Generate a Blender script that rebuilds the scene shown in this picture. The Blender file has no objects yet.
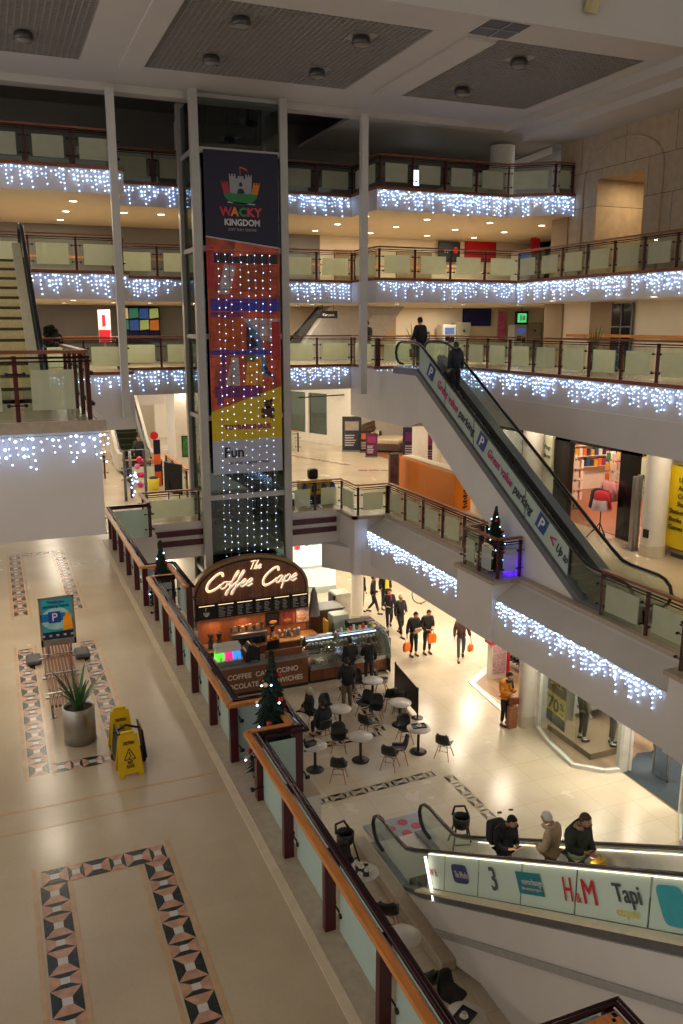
import bpy, bmesh, math, random
from mathutils import Vector, Matrix
random.seed(7)
SC = bpy.context.scene
COL = SC.collection
PI = math.pi
ORG = {}

# ---------------------------------------------------------------- materials
def lin(c):
    return tuple((x/12.92 if x <= .04045 else ((x+.055)/1.055)**2.4) for x in (v/255 for v in c))

def M(name, rgb, rough=.5, metal=0, var=.07, scale=6, emit=0, ecol=None, bump=0, spec=.5, coat=0, stretch=None):
    m = bpy.data.materials.new(name); m.use_nodes = True
    nt = m.node_tree; n = nt.nodes; l = nt.links
    p = n['Principled BSDF']; c = lin(rgb)
    tc = n.new('ShaderNodeTexCoord'); no = n.new('ShaderNodeTexNoise')
    no.inputs['Scale'].default_value = scale; no.inputs['Detail'].default_value = 3
    if stretch:
        mp = n.new('ShaderNodeMapping'); mp.inputs['Scale'].default_value = stretch
        l.new(tc.outputs['Object'], mp.inputs[0]); l.new(mp.outputs[0], no.inputs['Vector'])
    else:
        l.new(tc.outputs['Object'], no.inputs['Vector'])
    r = n.new('ShaderNodeValToRGB')
    r.color_ramp.elements[0].position = .3; r.color_ramp.elements[1].position = .7
    r.color_ramp.elements[0].color = (*[x*(1-var) for x in c], 1)
    r.color_ramp.elements[1].color = (*[min(1, x*(1+var)) for x in c], 1)
    l.new(no.outputs['Fac'], r.inputs[0]); l.new(r.outputs[0], p.inputs['Base Color'])
    p.inputs['Roughness'].default_value = rough; p.inputs['Metallic'].default_value = metal
    p.inputs['Specular IOR Level'].default_value = spec
    p.inputs['Coat Weight'].default_value = coat
    if emit:
        p.inputs['Emission Color'].default_value = (*lin(ecol or rgb), 1)
        p.inputs['Emission Strength'].default_value = emit
    if bump:
        b = n.new('ShaderNodeBump'); b.inputs['Strength'].default_value = bump; b.inputs['Distance'].default_value = .02
        l.new(no.outputs['Fac'], b.inputs['Height']); l.new(b.outputs[0], p.inputs['Normal'])
    return m

def glassmat(name, tint, frost=0., gloss=.08, frost_rgb=(190, 205, 195), rough=.02, fr=.35):
    m = bpy.data.materials.new(name); m.use_nodes = True
    nt = m.node_tree; n = nt.nodes; l = nt.links
    n.remove(n['Principled BSDF']); out = n['Material Output']
    tr = n.new('ShaderNodeBsdfTransparent'); tr.inputs[0].default_value = (*lin(tint), 1)
    gl = n.new('ShaderNodeBsdfGlossy'); gl.inputs['Roughness'].default_value = rough
    gl.inputs[0].default_value = (.9, .95, .93, 1)
    lw = n.new('ShaderNodeLayerWeight'); lw.inputs[0].default_value = .25
    mu = n.new('ShaderNodeMath'); mu.operation = 'MULTIPLY_ADD'; mu.inputs[1].default_value = fr; mu.inputs[2].default_value = gloss
    l.new(lw.outputs['Fresnel'], mu.inputs[0])
    mx = n.new('ShaderNodeMixShader'); l.new(mu.outputs[0], mx.inputs[0]); l.new(tr.outputs[0], mx.inputs[1]); l.new(gl.outputs[0], mx.inputs[2])
    last = mx
    if frost:
        df = n.new('ShaderNodeBsdfDiffuse'); df.inputs[0].default_value = (*lin(frost_rgb), 1)
        tl = n.new('ShaderNodeBsdfTranslucent'); tl.inputs[0].default_value = (*lin(frost_rgb), 1)
        a = n.new('ShaderNodeMixShader'); a.inputs[0].default_value = .5
        l.new(df.outputs[0], a.inputs[1]); l.new(tl.outputs[0], a.inputs[2])
        b = n.new('ShaderNodeMixShader')
        tc = n.new('ShaderNodeTexCoord'); no = n.new('ShaderNodeTexNoise'); no.inputs['Scale'].default_value = 3
        mm = n.new('ShaderNodeMath'); mm.operation = 'MULTIPLY_ADD'; mm.inputs[1].default_value = .12; mm.inputs[2].default_value = frost-.06
        l.new(tc.outputs['Object'], no.inputs['Vector']); l.new(no.outputs['Fac'], mm.inputs[0]); l.new(mm.outputs[0], b.inputs[0])
        l.new(mx.outputs[0], b.inputs[1]); l.new(a.outputs[0], b.inputs[2]); last = b
    l.new(last.outputs[0], out.inputs[0])
    return m

def terrazzo(name, rgb, dark, rough=.14, tile=(1.25, 1.25), speck=55, jointc=(186, 164, 132), jw=.005, band=0):
    m = bpy.data.materials.new(name); m.use_nodes = True
    nt = m.node_tree; n = nt.nodes; l = nt.links; p = n['Principled BSDF']
    tc = n.new('ShaderNodeTexCoord')
    big = n.new('ShaderNodeTexNoise'); big.inputs['Scale'].default_value = .7; big.inputs['Detail'].default_value = 4
    l.new(tc.outputs['Object'], big.inputs['Vector'])
    r1 = n.new('ShaderNodeValToRGB'); e = r1.color_ramp.elements; e[0].position = .35; e[1].position = .68
    e[0].color = (*lin(dark), 1); e[1].color = (*lin(rgb), 1)
    l.new(big.outputs['Fac'], r1.inputs[0])
    vo = n.new('ShaderNodeTexVoronoi'); vo.inputs['Scale'].default_value = speck
    l.new(tc.outputs['Object'], vo.inputs['Vector'])
    r2 = n.new('ShaderNodeValToRGB'); e = r2.color_ramp.elements; e[0].position = .0; e[1].position = .3
    e[0].color = (.62, .58, .55, 1); e[1].color = (1, 1, 1, 1)
    l.new(vo.outputs['Distance'], r2.inputs[0])
    mx = n.new('ShaderNodeMixRGB'); mx.blend_type = 'MULTIPLY'; mx.inputs[0].default_value = .8
    l.new(r1.outputs[0], mx.inputs[1]); l.new(r2.outputs[0], mx.inputs[2])
    br = n.new('ShaderNodeTexBrick'); br.offset = 0; br.inputs['Scale'].default_value = 1
    br.inputs['Brick Width'].default_value = tile[0]; br.inputs['Row Height'].default_value = tile[1]
    br.inputs['Mortar Size'].default_value = jw; br.inputs['Color1'].default_value = (1, 1, 1, 1)
    br.inputs['Color2'].default_value = (.95, .94, .93, 1); br.inputs['Mortar'].default_value = (*[a/b for a, b in zip(lin(jointc), lin(rgb))], 1)
    l.new(tc.outputs['Object'], br.inputs['Vector'])
    m2 = n.new('ShaderNodeMixRGB'); m2.blend_type = 'MULTIPLY'; m2.inputs[0].default_value = 1
    l.new(mx.outputs[0], m2.inputs[1]); l.new(br.outputs['Color'], m2.inputs[2])
    l.new(m2.outputs[0], p.inputs['Base Color'])
    rr = n.new('ShaderNodeMath'); rr.operation = 'MULTIPLY_ADD'; rr.inputs[1].default_value = .14; rr.inputs[2].default_value = rough-.06
    l.new(big.outputs['Fac'], rr.inputs[0]); l.new(rr.outputs[0], p.inputs['Roughness'])
    return m

def planks(name, a, b, rough=.4, w=.14, axis='x', emit=0):
    m = bpy.data.materials.new(name); m.use_nodes = True
    nt = m.node_tree; n = nt.nodes; l = nt.links; p = n['Principled BSDF']
    tc = n.new('ShaderNodeTexCoord'); mp = n.new('ShaderNodeMapping')
    if axis == 'z': mp.inputs['Rotation'].default_value = (PI/2, 0, 0)
    if axis == 'zv': mp.inputs['Rotation'].default_value = (PI/2, 0, PI/2)
    if axis == 'y': mp.inputs['Rotation'].default_value = (0, 0, PI/2)
    l.new(tc.outputs['Object'], mp.inputs[0])
    br = n.new('ShaderNodeTexBrick'); br.inputs['Scale'].default_value = 1
    br.inputs['Brick Width'].default_value = 1.6; br.inputs['Row Height'].default_value = w
    br.inputs['Mortar Size'].default_value = .004; br.inputs['Bias'].default_value = 0
    br.inputs['Color1'].default_value = (*lin(a), 1); br.inputs['Color2'].default_value = (*lin(b), 1)
    br.inputs['Mortar'].default_value = (*[x*.35 for x in lin(b)], 1)
    l.new(mp.outputs[0], br.inputs['Vector']); l.new(br.outputs['Color'], p.inputs['Base Color'])
    p.inputs['Roughness'].default_value = rough
    return m

def emis(name, rgb, s):
    m = bpy.data.materials.new(name); m.use_nodes = True
    n = m.node_tree.nodes; l = m.node_tree.links; n.remove(n['Principled BSDF'])
    e = n.new('ShaderNodeEmission'); e.inputs[0].default_value = (*lin(rgb), 1); e.inputs[1].default_value = s
    l.new(e.outputs[0], n['Material Output'].inputs[0]); return m

# ---------------------------------------------------------------- mesh builder
class MB:
    def __init__(s): s.v = []; s.f = []; s.m = []; s.sm = []
    def add(s, vs, fs, mi=0, smooth=False):
        b = len(s.v); s.v += [tuple(v) for v in vs]
        for f in fs: s.f.append(tuple(b+i for i in f)); s.m.append(mi); s.sm.append(smooth)
        return s
    def box(s, x0, y0, z0, x1, y1, z1, mi=0):
        x0, x1 = min(x0, x1), max(x0, x1); y0, y1 = min(y0, y1), max(y0, y1); z0, z1 = min(z0, z1), max(z0, z1)
        return s.add([(x0,y0,z0),(x1,y0,z0),(x1,y1,z0),(x0,y1,z0),(x0,y0,z1),(x1,y0,z1),(x1,y1,z1),(x0,y1,z1)],
                     [(0,3,2,1),(4,5,6,7),(0,1,5,4),(1,2,6,5),(2,3,7,6),(3,0,4,7)], mi)
    def rbox(s, x0, y0, z0, x1, y1, z1, b=.02, mi=0):
        bm = bmesh.new(); bmesh.ops.create_cube(bm, size=1)
        for v in bm.verts: v.co = Vector(((x0+x1)/2+v.co.x*(x1-x0), (y0+y1)/2+v.co.y*(y1-y0), (z0+z1)/2+v.co.z*(z1-z0)))
        bmesh.ops.bevel(bm, geom=list(bm.edges), offset=b, segments=2, affect='EDGES', profile=.5)
        bm.verts.index_update()
        s.add([v.co[:] for v in bm.verts], [[v.index for v in f.verts] for f in bm.faces], mi); bm.free(); return s
    def xbox(s, c, size, rot, mi=0):
        R = Matrix.Rotation(rot[2], 3, 'Z') @ Matrix.Rotation(rot[1], 3, 'Y') @ Matrix.Rotation(rot[0], 3, 'X')
        c = Vector(c); vs = []
        for dz in (-.5, .5):
            for dx, dy in ((-.5,-.5),(.5,-.5),(.5,.5),(-.5,.5)):
                vs.append(c + R @ Vector((dx*size[0], dy*size[1], dz*size[2])))
        return s.add(vs, [(0,3,2,1),(4,5,6,7),(0,1,5,4),(1,2,6,5),(2,3,7,6),(3,0,4,7)], mi)
    def tube(s, pts, r, n=8, mi=0, closed=False, flat=1., caps=True):
        pts = [Vector(p) for p in pts]; N = len(pts)
        rs = r if isinstance(r, (list, tuple)) else [r]*N
        rings = []; up = None
        for i, p in enumerate(pts):
            a = pts[(i-1) % N] if (closed or i > 0) else p; b = pts[(i+1) % N] if (closed or i < N-1) else p
            t = (b-a).normalized()
            if up is None:
                up = Vector((0,0,1)) if abs(t.z) < .95 else Vector((0,1,0))
            u = t.cross(up); 
            if u.length < 1e-4: u = t.cross(Vector((1,0,0)))
            u.normalize(); w = u.cross(t); up = w
            rings.append([p + (u*math.cos(2*PI*k/n) + w*math.sin(2*PI*k/n)*flat)*rs[i] for k in range(n)])
        vs = [q for R in rings for q in R]; fs = []
        for i in range(N if closed else N-1):
            j = (i+1) % N
            for k in range(n): fs.append((i*n+k, i*n+(k+1)%n, j*n+(k+1)%n, j*n+k))
        if caps and not closed:
            fs.append(tuple(range(n))[::-1]); fs.append(tuple((N-1)*n+k for k in range(n)))
        return s.add(vs, fs, mi, True)
    def cyl(s, x, y, z0, z1, r, n=20, mi=0, r1=None):
        r1 = r if r1 is None else r1
        vs = [(x+r*math.cos(2*PI*k/n), y+r*math.sin(2*PI*k/n), z0) for k in range(n)] + [(x+r1*math.cos(2*PI*k/n), y+r1*math.sin(2*PI*k/n), z1) for k in range(n)]
        s.add(vs, [(k, (k+1)%n, n+(k+1)%n, n+k) for k in range(n)], mi, True)
        s.add(vs[:n], [tuple(range(n))[::-1]], mi); return s.add(vs[n:], [tuple(range(n))], mi)
    def lathe(s, prof, x=0, y=0, n=24, mi=0, cap=True):
        vs = []; fs = []; K = len(prof)
        for r, z in prof: vs += [(x+r*math.cos(2*PI*k/n), y+r*math.sin(2*PI*k/n), z) for k in range(n)]
        for i in range(K-1):
            for k in range(n): fs.append((i*n+k, i*n+(k+1)%n, (i+1)*n+(k+1)%n, (i+1)*n+k))
        s.add(vs, fs, mi, True)
        if cap: s.add(vs[:n], [tuple(range(n))[::-1]], mi); s.add(vs[-n:], [tuple(range(n))], mi)
        return s
    def ball(s, c, r, mi=0, n=10, m=7):
        rx, ry, rz = r if isinstance(r, (list, tuple)) else (r, r, r)
        vs = [(c[0], c[1], c[2]-rz)]; 
        for j in range(1, m):
            t = -PI/2 + PI*j/m
            vs += [(c[0]+rx*math.cos(t)*math.cos(2*PI*k/n), c[1]+ry*math.cos(t)*math.sin(2*PI*k/n), c[2]+rz*math.sin(t)) for k in range(n)]
        vs.append((c[0], c[1], c[2]+rz)); fs = []
        for k in range(n): fs.append((0, 1+(k+1)%n, 1+k))
        for j in range(m-2):
            for k in range(n): fs.append((1+j*n+k, 1+j*n+(k+1)%n, 1+(j+1)*n+(k+1)%n, 1+(j+1)*n+k))
        t = 1+(m-2)*n
        for k in range(n): fs.append((t+k, t+(k+1)%n, len(vs)-1))
        return s.add(vs, fs, mi, True)
    def octa(s, c, r, mi=0):
        x, y, z = c
        return s.add([(x+r,y,z),(x-r,y,z),(x,y+r,z),(x,y-r,z),(x,y,z+r),(x,y,z-r)],
                     [(0,2,4),(2,1,4),(1,3,4),(3,0,4),(2,0,5),(1,2,5),(3,1,5),(0,3,5)], mi)
    def prism(s, pts, o, u, v, t, mi=0):
        """extrude 2-D outline pts in the frame origin o, axes u, v, by t along u x v"""
        o = Vector(o); u = Vector(u); v = Vector(v); w = u.cross(v).normalized()
        a = sum(pts[i][0]*pts[(i+1)%len(pts)][1]-pts[(i+1)%len(pts)][0]*pts[i][1] for i in range(len(pts)))
        if a < 0: pts = pts[::-1]
        n = len(pts); lo = [o+u*p[0]+v*p[1] for p in pts]; hi = [q+w*t for q in lo]
        if t < 0: lo, hi = hi, lo
        s.add(lo+hi, [tuple(range(n))[::-1], tuple(range(n, 2*n))] + [(i, (i+1)%n, n+(i+1)%n, n+i) for i in range(n)], mi); return s
    def wbox(s, P, Q, w, z0, z1, mi=0):
        P = Vector((P[0], P[1], 0)); Q = Vector((Q[0], Q[1], 0)); d = (Q-P); L = d.length; d.normalize(); nn = Vector((-d.y, d.x, 0))*w/2
        c = [P-nn, Q-nn, Q+nn, P+nn]
        return s.add([(*q[:2], z0) for q in c]+[(*q[:2], z1) for q in c], [(0,3,2,1),(4,5,6,7),(0,1,5,4),(1,2,6,5),(2,3,7,6),(3,0,4,7)], mi)
    def build(s, name, mats, parent=None, label=None, cat=None, group=None, kind=None, bevel=0, org=None, local=False):
        if not isinstance(mats, (list, tuple)): mats = [mats]
        if parent is not None: o0 = Vector((0,0,0)) if local else ORG.get(parent.name, Vector((0,0,0)))
        elif org is not None: o0 = Vector(org)
        else:
            xs = [v[0] for v in s.v]; ys = [v[1] for v in s.v]; zs = [v[2] for v in s.v]
            o0 = Vector(((min(xs)+max(xs))/2, (min(ys)+max(ys))/2, min(zs)))
            if kind == 'structure': o0 = Vector((0,0,0))
        me = bpy.data.meshes.new(name)
        me.from_pydata([tuple(Vector(v)-o0) for v in s.v], [], s.f); 
        for m in mats: me.materials.append(m)
        me.polygons.foreach_set('material_index', s.m); me.polygons.foreach_set('use_smooth', s.sm)
        me.validate(); me.update()
        o = bpy.data.objects.new(name, me); COL.objects.link(o)
        if parent is not None: o.parent = parent; ORG[o.name] = o0
        else: o.location = o0; ORG[o.name] = o0
        if bevel:
            b = o.modifiers.new('b', 'BEVEL'); b.width = bevel; b.segments = 2; b.limit_method = 'ANGLE'
        return tag(o, label, cat, group, kind)

def tag(o, label=None, cat=None, group=None, kind=None):
    if label: o['label'] = label
    if cat: o['category'] = cat
    if group: o['group'] = group
    if kind: o['kind'] = kind
    return o

def thing(name, label, cat, loc=(0,0,0), group=None, rz=0):
    o = bpy.data.objects.new(name, None); COL.objects.link(o); o.empty_display_size = .1
    o.location = loc; o.rotation_euler = (0, 0, rz); ORG[o.name] = Vector(loc)
    return tag(o, label, cat, group)

def copy_tree(o, loc, rz=0, label=None, group=None, parent=None):
    c = o.copy(); COL.objects.link(c)
    if parent is None: c.location = loc; c.rotation_euler = (0, 0, rz)
    else: c.parent = parent
    if label: c['label'] = label
    if group: c['group'] = group
    for ch in list(KIDS.get(o.name, [])): copy_tree(ch, None, parent=c)
    return c
KIDS = {}
def index_kids():
    KIDS.clear()
    for o in bpy.data.objects:
        if o.parent: KIDS.setdefault(o.parent.name, []).append(o)

def text(s, size, o, u, v, mat, parent, name='lettering', ext=.006, align='CENTER', shear=0, bold=0, space=1, fit=None, part_label=None):
    """lettering in the plane of axes u (along) and v (up), o = anchor at baseline"""
    cu = bpy.data.curves.new('t', 'FONT'); cu.body = s; cu.size = size; cu.align_x = align; cu.extrude = ext
    cu.shear = shear; cu.offset = bold; cu.space_character = space; cu.resolution_u = 3
    ob = bpy.data.objects.new('t', cu); COL.objects.link(ob)
    bpy.context.view_layer.update()
    me = bpy.data.meshes.new_from_object(ob.evaluated_get(bpy.context.evaluated_depsgraph_get()))
    bpy.data.objects.remove(ob); bpy.data.curves.remove(cu)
    if fit:
        xs = [q.co.x for q in me.vertices]; w = max(xs)-min(xs)
        for q in me.vertices: q.co.x *= fit/w
    u = Vector(u).normalized(); v = Vector(v).normalized(); w = u.cross(v)
    o = Vector(o) - (ORG.get(parent.name, Vector()) if parent is not None else Vector())
    for q in me.vertices: q.co = o + u*q.co.x + v*q.co.y + w*q.co.z
    me.materials.clear(); me.materials.append(mat)
    x = bpy.data.objects.new(name, me); COL.objects.link(x); x.parent = parent
    if parent is not None: ORG[x.name] = ORG.get(parent.name, Vector())
    return x

def lamp(kind, loc, power, rgb=(255, 225, 190), size=.2, rot=(0,0,0), spot=None, shape='DISK', sy=None, blend=.6):
    d = bpy.data.lights.new('lamp', kind); d.energy = power; d.color = lin(rgb)
    if kind == 'AREA':
        d.shape = shape; d.size = size
        if sy: d.shape = 'RECTANGLE'; d.size_y = sy
    elif kind == 'SPOT': d.spot_size = math.radians(spot or 110); d.spot_blend = blend; d.shadow_soft_size = size
    else: d.shadow_soft_size = size
    o = bpy.data.objects.new('lamp', d); COL.objects.link(o); o.location = loc; o.rotation_euler = rot; return o

# ---------------------------------------------------------------- palette
WHITE = M('white_paint', (214, 210, 206), .5, var=.03, scale=1.2)
FASC = M('fascia_paint', (212, 206, 202), .55, var=.03, scale=1)
SLOPE = M('sloped_grey_paint', (196, 190, 182), .6, var=.05, scale=1)
SOFFIT = M('soffit_cream', (222, 208, 182), .45, var=.03, scale=1)
CEILW = M('ceiling_paint', (190, 186, 180), .6, var=.03, scale=.8)
CREAM = M('cream_wall', (224, 210, 184), .6, var=.04, scale=1)
CREAMD = M('pilaster_brown', (150, 128, 98), .6, var=.05, scale=1)
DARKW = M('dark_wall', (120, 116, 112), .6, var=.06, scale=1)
CURB = M('stone_curb', (172, 156, 136), .4, var=.1, scale=9)
BURG = M('burgundy_steel', (74, 16, 26), .35, var=.05)
BURGD = M('dark_burgundy_steel', (48, 14, 22), .25, metal=.3, var=.05)
ORWOOD = M('orange_varnished_wood', (196, 124, 58), .3, var=.18, scale=3, stretch=(6, 1, 6))
BRWOOD = M('brown_varnished_wood', (128, 74, 46), .3, var=.18, scale=3, stretch=(1, 6, 6))
GLASS = glassmat('clear_glass', (242, 248, 244), gloss=.02, fr=.25)
FROST = glassmat('frosted_glass', (240, 246, 238), frost=.6, gloss=.02, frost_rgb=(244, 242, 220), fr=.25)
FROSTN = glassmat('sea_green_frosted_glass', (220, 232, 224), frost=.85, gloss=.04, frost_rgb=(206, 222, 216))
BLACK = M('black_plastic', (22, 22, 24), .45)
BLACKM = M('black_metal', (28, 28, 30), .35, metal=.5)
STEEL = M('brushed_steel', (170, 168, 164), .32, metal=.9, var=.1, stretch=(1, 1, 14))
GREYM = M('grey_metal', (120, 120, 122), .4, metal=.5)
RUBBER = M('black_rubber', (18, 18, 20), .3)
BULB = emis('cold_white_bulb', (168, 200, 255), 12)
WIRE = M('clear_wire', (150, 158, 170), .4)
DLIGHT = emis('downlight_diffuser', (255, 238, 215), 14)
TERR1 = terrazzo('cream_terrazzo', (196, 180, 154), (184, 167, 140), .24, jointc=(194, 176, 148))
TERR0 = terrazzo('warm_terrazzo', (216, 206, 186), (206, 194, 172), .24, tile=(.9, .9), speck=40)
PINK = M('pink_marble', (184, 142, 118), .25, var=.25, scale=9)
DGREEN = M('dark_green_marble', (36, 44, 42), .25, var=.3, scale=9)
PALE = M('pale_marble', (196, 194, 186), .25, var=.06)
# ---------------------------------------------------------------- levels
Z1, Z2, Z3, Z4, ZC = 5.2, 10.45, 13.65, 16.8, 19.28
X_, Y_, Z_ = Vector((1,0,0)), Vector((0,1,0)), Vector((0,0,1))
def slab(name, poly, ztop, zbot, mats):
    """polygon slab: material 0 top, 1 edge, 2 underside"""
    b = MB(); n = len(poly)
    a = sum(poly[i][0]*poly[(i+1)%n][1]-poly[(i+1)%n][0]*poly[i][1] for i in range(n))
    if a < 0: poly = poly[::-1]
    lo = [(x, y, zbot) for x, y in poly]; hi = [(x, y, ztop) for x, y in poly]
    b.add(hi, [tuple(range(n))], 0); b.add(lo, [tuple(range(n))[::-1]], 2)
    b.add(lo+hi, [(i, (i+1)%n, n+(i+1)%n, n+i) for i in range(n)], 1)
    o = b.build(name, mats, kind='structure')
    return o

slab('floor', [(-8, -3), (34, -3), (34, 62), (-8, 62)], 0, -.3, [TERR0, CURB, CURB])
# upper left walkway
slab('floor', [(-8, -3), (4.55, -3), (4.55, 4.75), (3.2, 4.75), (3.2, 10.55), (4.0, 10.55), (4.0, 11.95), (3.2, 11.95),
               (3.2, 18.0), (3.85, 18.0), (3.85, 20.0), (3.2, 20.0), (3.2, 27.3), (-8, 27.3)], Z1, 4.3, [TERR1, FASC, SOFFIT])
# far part of the level: bridge and rear mall, with a hole behind the lift
slab('floor', [(-8, 27.3), (4.6, 27.3), (4.6, 28.85), (11.75, 28.85), (11.75, 27.35), (13.1, 27.35), (18.5, 27.35), (30, 27.35), (30, 62), (-8, 62)],
     Z1, 3.9, [TERR1, FASC, SOFFIT])
slab('floor', [(13.05, -3), (30, -3), (30, 27.35), (13.05, 27.35)], Z1, 3.3, [TERR1, FASC, SOFFIT])
# right hand edge: raking grey ledge above a plain white apron
b = MB()
for y0, y1 in ((12.15, 18.7), (20.6, 27.3)):
    b.prism([(13.04, Z1), (13.04, 3.42), (12.2, 3.42), (12.2, 4.68), (12.92, Z1-.08), (12.92, Z1)], (0, y1, 0), X_, Z_, y1-y0, 0)
b.build('trim_1', [FASC], kind='structure')
b = MB()
for y0, y1 in ((12.15, 18.7), (20.6, 27.3)):
    b.add([(12.195, y0, 4.69), (12.195, y1, 4.69), (12.915, y1, Z1-.085), (12.915, y0, Z1-.085)], [(0, 1, 2, 3)][::-1])
    b.box(12.85, y0, Z1-.07, 13.2, y1, Z1+.03, 1)
b.build('trim_2', [SLOPE, CURB], kind='structure')
b = MB()
b.box(12.1, 18.7, 3.44, 13.06, 20.6, Z1-.04, 0); b.box(12.02, 18.62, Z1-.08, 13.1, 20.68, Z1+.02, 1)
b.box(12.1, 9, 3.44, 13.06, 12.15, Z1-.04, 0); b.box(12.02, 9, Z1-.08, 13.1, 12.23, Z1+.02, 1)
b.prism([(11.0, 28.8), (13.1, 25.6), (13.1, 28.8)], (0, 0, 3.0), X_, Y_, .95, 0)
b.box(11.7, 27.3, 3.0, 12.25, 28.85, Z1-.04, 0); b.box(11.62, 27.22, Z1-.08, 13.1, 27.4, Z1+.02, 1); b.box(11.62, 27.22, Z1-.08, 11.8, 28.85, Z1+.02, 1)
b.build('trim_3', [FASC, CURB], kind='structure')
# bridge front with two burgundy bands
b = MB()
for x0, x1 in ((4.65, 6.5), (9.75, 11.6)):
    b.box(x0, 28.78, 4.72, x1, 28.86, 4.92); b.box(x0, 28.78, 4.36, x1, 28.86, 4.56)
b.build('trim_4', BURG, kind='structure')
# stone kerb of the walkway
b = MB(); kz = Z1+.02
for p, q in (((2.82, -3), (2.82, 27.3)),):
    b.box(2.76, 4.75, Z1, 2.86, 27.2, Z1+.012, 0)
b.box(2.86, 4.7, Z1, 3.22, 27.25, Z1+.05, 1)
b.build('trim_5', [M('pale_kerb_line', (206, 190, 164), .35), CURB], kind='structure')
# level of the landing beside the camera's floor, with the deep fascia
slab('floor', [(-6, 14.4), (1.58, 14.4), (1.58, 22.5), (-6, 22.5)], Z2, 8.52, [TERR1, FASC, FASC])
b = MB(); b.box(-6, 14.3, Z2-.16, 1.68, 14.42, Z2+.02); b.box(1.56, 14.42, Z2-.16, 1.68, 22.5, Z2+.02); b.build('trim_6', CURB, kind='structure')
# three upper galleries
FARL, XJ0, XJ1 = 31.3, 4.35, 13.25
slab('floor', [(-8, 29), (XJ0, 29), (XJ0, FARL), (XJ1, FARL), (XJ1, 29), (16.3, 29), (16.3, 5), (30, 5), (30, 44), (17.5, 44), (17.5, 38.3), (-8, 38.3)], Z2, 9.5, [TERR1, FASC, SOFFIT])
b = MB(); b.box(-8, 28.98, 8.55, XJ0+.02, 31.3, 9.52); b.box(XJ1-.02, 28.98, 8.45, 16.4, 31.3, 9.52); b.box(16.28, 5, 8.55, 16.9, 31, 9.52)
b.build('trim_7', FASC, kind='structure')
slab('floor', [(-8, 28.8), (XJ0, 28.8), (XJ0, FARL), (XJ1, FARL), (XJ1, 29), (19.3, 29), (19.3, 5), (30, 5), (30, 38.3), (-8, 38.3)], Z3, 12.8, [TERR1, FASC, SOFFIT])
slab('floor', [(-8, 28.8), (XJ0, 28.8), (XJ0, FARL), (XJ1, FARL), (XJ1, 29), (18.8, 29), (20.1, 27.9), (21.0, 27.9), (21.0, 29.2), (27.4, 29.2), (27.4, 44), (-8, 44)], Z4, 16.02, [TERR1, FASC, SOFFIT])
# galleries the photograph is taken from
for zt, zb in ((Z2, 9.5), (Z3, 12.8), (Z4, 16.02)):
    slab('floor', [(-8, -7), (12, -7), (12, .3), (-8, .3)], zt, zb, [TERR1, FASC, SOFFIT])
MB().box(-8, -7.3, 0, 12, -7, 22).build('wall_front', CREAM, kind='structure')
# dark metal nosing on the gallery edges
b = MB()
for z in (Z2, Z3, Z4):
    y0 = 29 if z == Z2 else 28.8
    b.box(-8, y0-.04, z-.07, XJ0+.04, y0+.1, z+.03); b.box(XJ0-.06, y0, z-.07, XJ0+.04, FARL, z+.03)
    b.box(XJ0, FARL-.04, z-.07, XJ1, FARL+.1, z+.03); b.box(XJ1-.04, 29, z-.07, XJ1+.06, FARL, z+.03)
    xr = {Z2: 16.3, Z3: 19.3, Z4: 18.8}[z]
    b.box(XJ1, 28.96, z-.07, xr, 29.1, z+.03)
    if z == Z4: b.wbox((18.8, 29), (20.1, 27.9), .12, z-.07, z+.03); b.box(20.1, 27.86, z-.07, 21, 28, z+.03)
    else: b.box(xr-.04, 5, z-.07, xr+.1, 29, z+.03)
b.build('trim_8', BRWOOD, kind='structure')

# ---------------------------------------------------------------- main ceiling
b = MB(); zt = ZC+1.4
GX = [(-6, 3.0), (4.8, 11.1), (13.0, 17.85)]; GY = (20.85, 26.8)
b.box(-8, 26.8, ZC, 30, 29.45, zt)                       # long beam above the gallery edge
b.box(-8, 19.5, ZC, 30, 20.85, ZC+3.4)
for x0, x1 in ((3.0, 4.8), (11.1, 13.0), (17.85, 30)): b.box(x0, 20.85, ZC, x1, 26.8, zt)
b.box(4.1, 20.9, ZC-.08, 4.75, 26.9, ZC); b.box(12.1, 20.9, ZC-.08, 12.95, 26.9, ZC)
b.box(18.4, 16, ZC-.3, 21, 28.9, ZC); b.box(19.2, 16, ZC-.55, 21, 28.9, ZC-.3)
b.box(-8, 28.9, ZC-.22, 30, 29.45, ZC)
b.box(-8, -3, ZC+3.2, 30, 19.5, ZC+3.5)
b.build('ceiling', CEILW, kind='structure')
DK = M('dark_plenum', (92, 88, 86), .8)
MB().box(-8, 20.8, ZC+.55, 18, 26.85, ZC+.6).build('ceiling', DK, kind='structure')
SLAT = M('egg_crate_grey', (150, 146, 140), .5)
for k, (x0, x1) in enumerate(GX):
    b = MB(); p = .16
    x = x0
    while x < x1-.02: b.box(x, GY[0], ZC+.005, x+.03, GY[1], ZC+.06); x += p
    y = GY[0]
    while y < GY[1]-.02: b.box(x0, y, ZC+.005, x1, y+.03, ZC+.06); y += p
    b.build('ceiling', SLAT, kind='structure')
# air grille in the beam
t = thing('ceiling_vent', 'dark square air grille with two cross bars in the white ceiling beam', 'vent', (12.6, 20.1, ZC-.02))
b = MB(); b.box(12.0, 19.62, ZC-.012, 13.15, 20.7, ZC-.002); b.build('opening', BLACK, t)
b = MB(); b.box(12.55, 19.6, ZC-.03, 12.6, 20.7, ZC-.01); b.box(12.0, 20.1, ZC-.03, 13.15, 20.15, ZC-.01); b.build('crossbar', GREYM, t)
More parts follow.
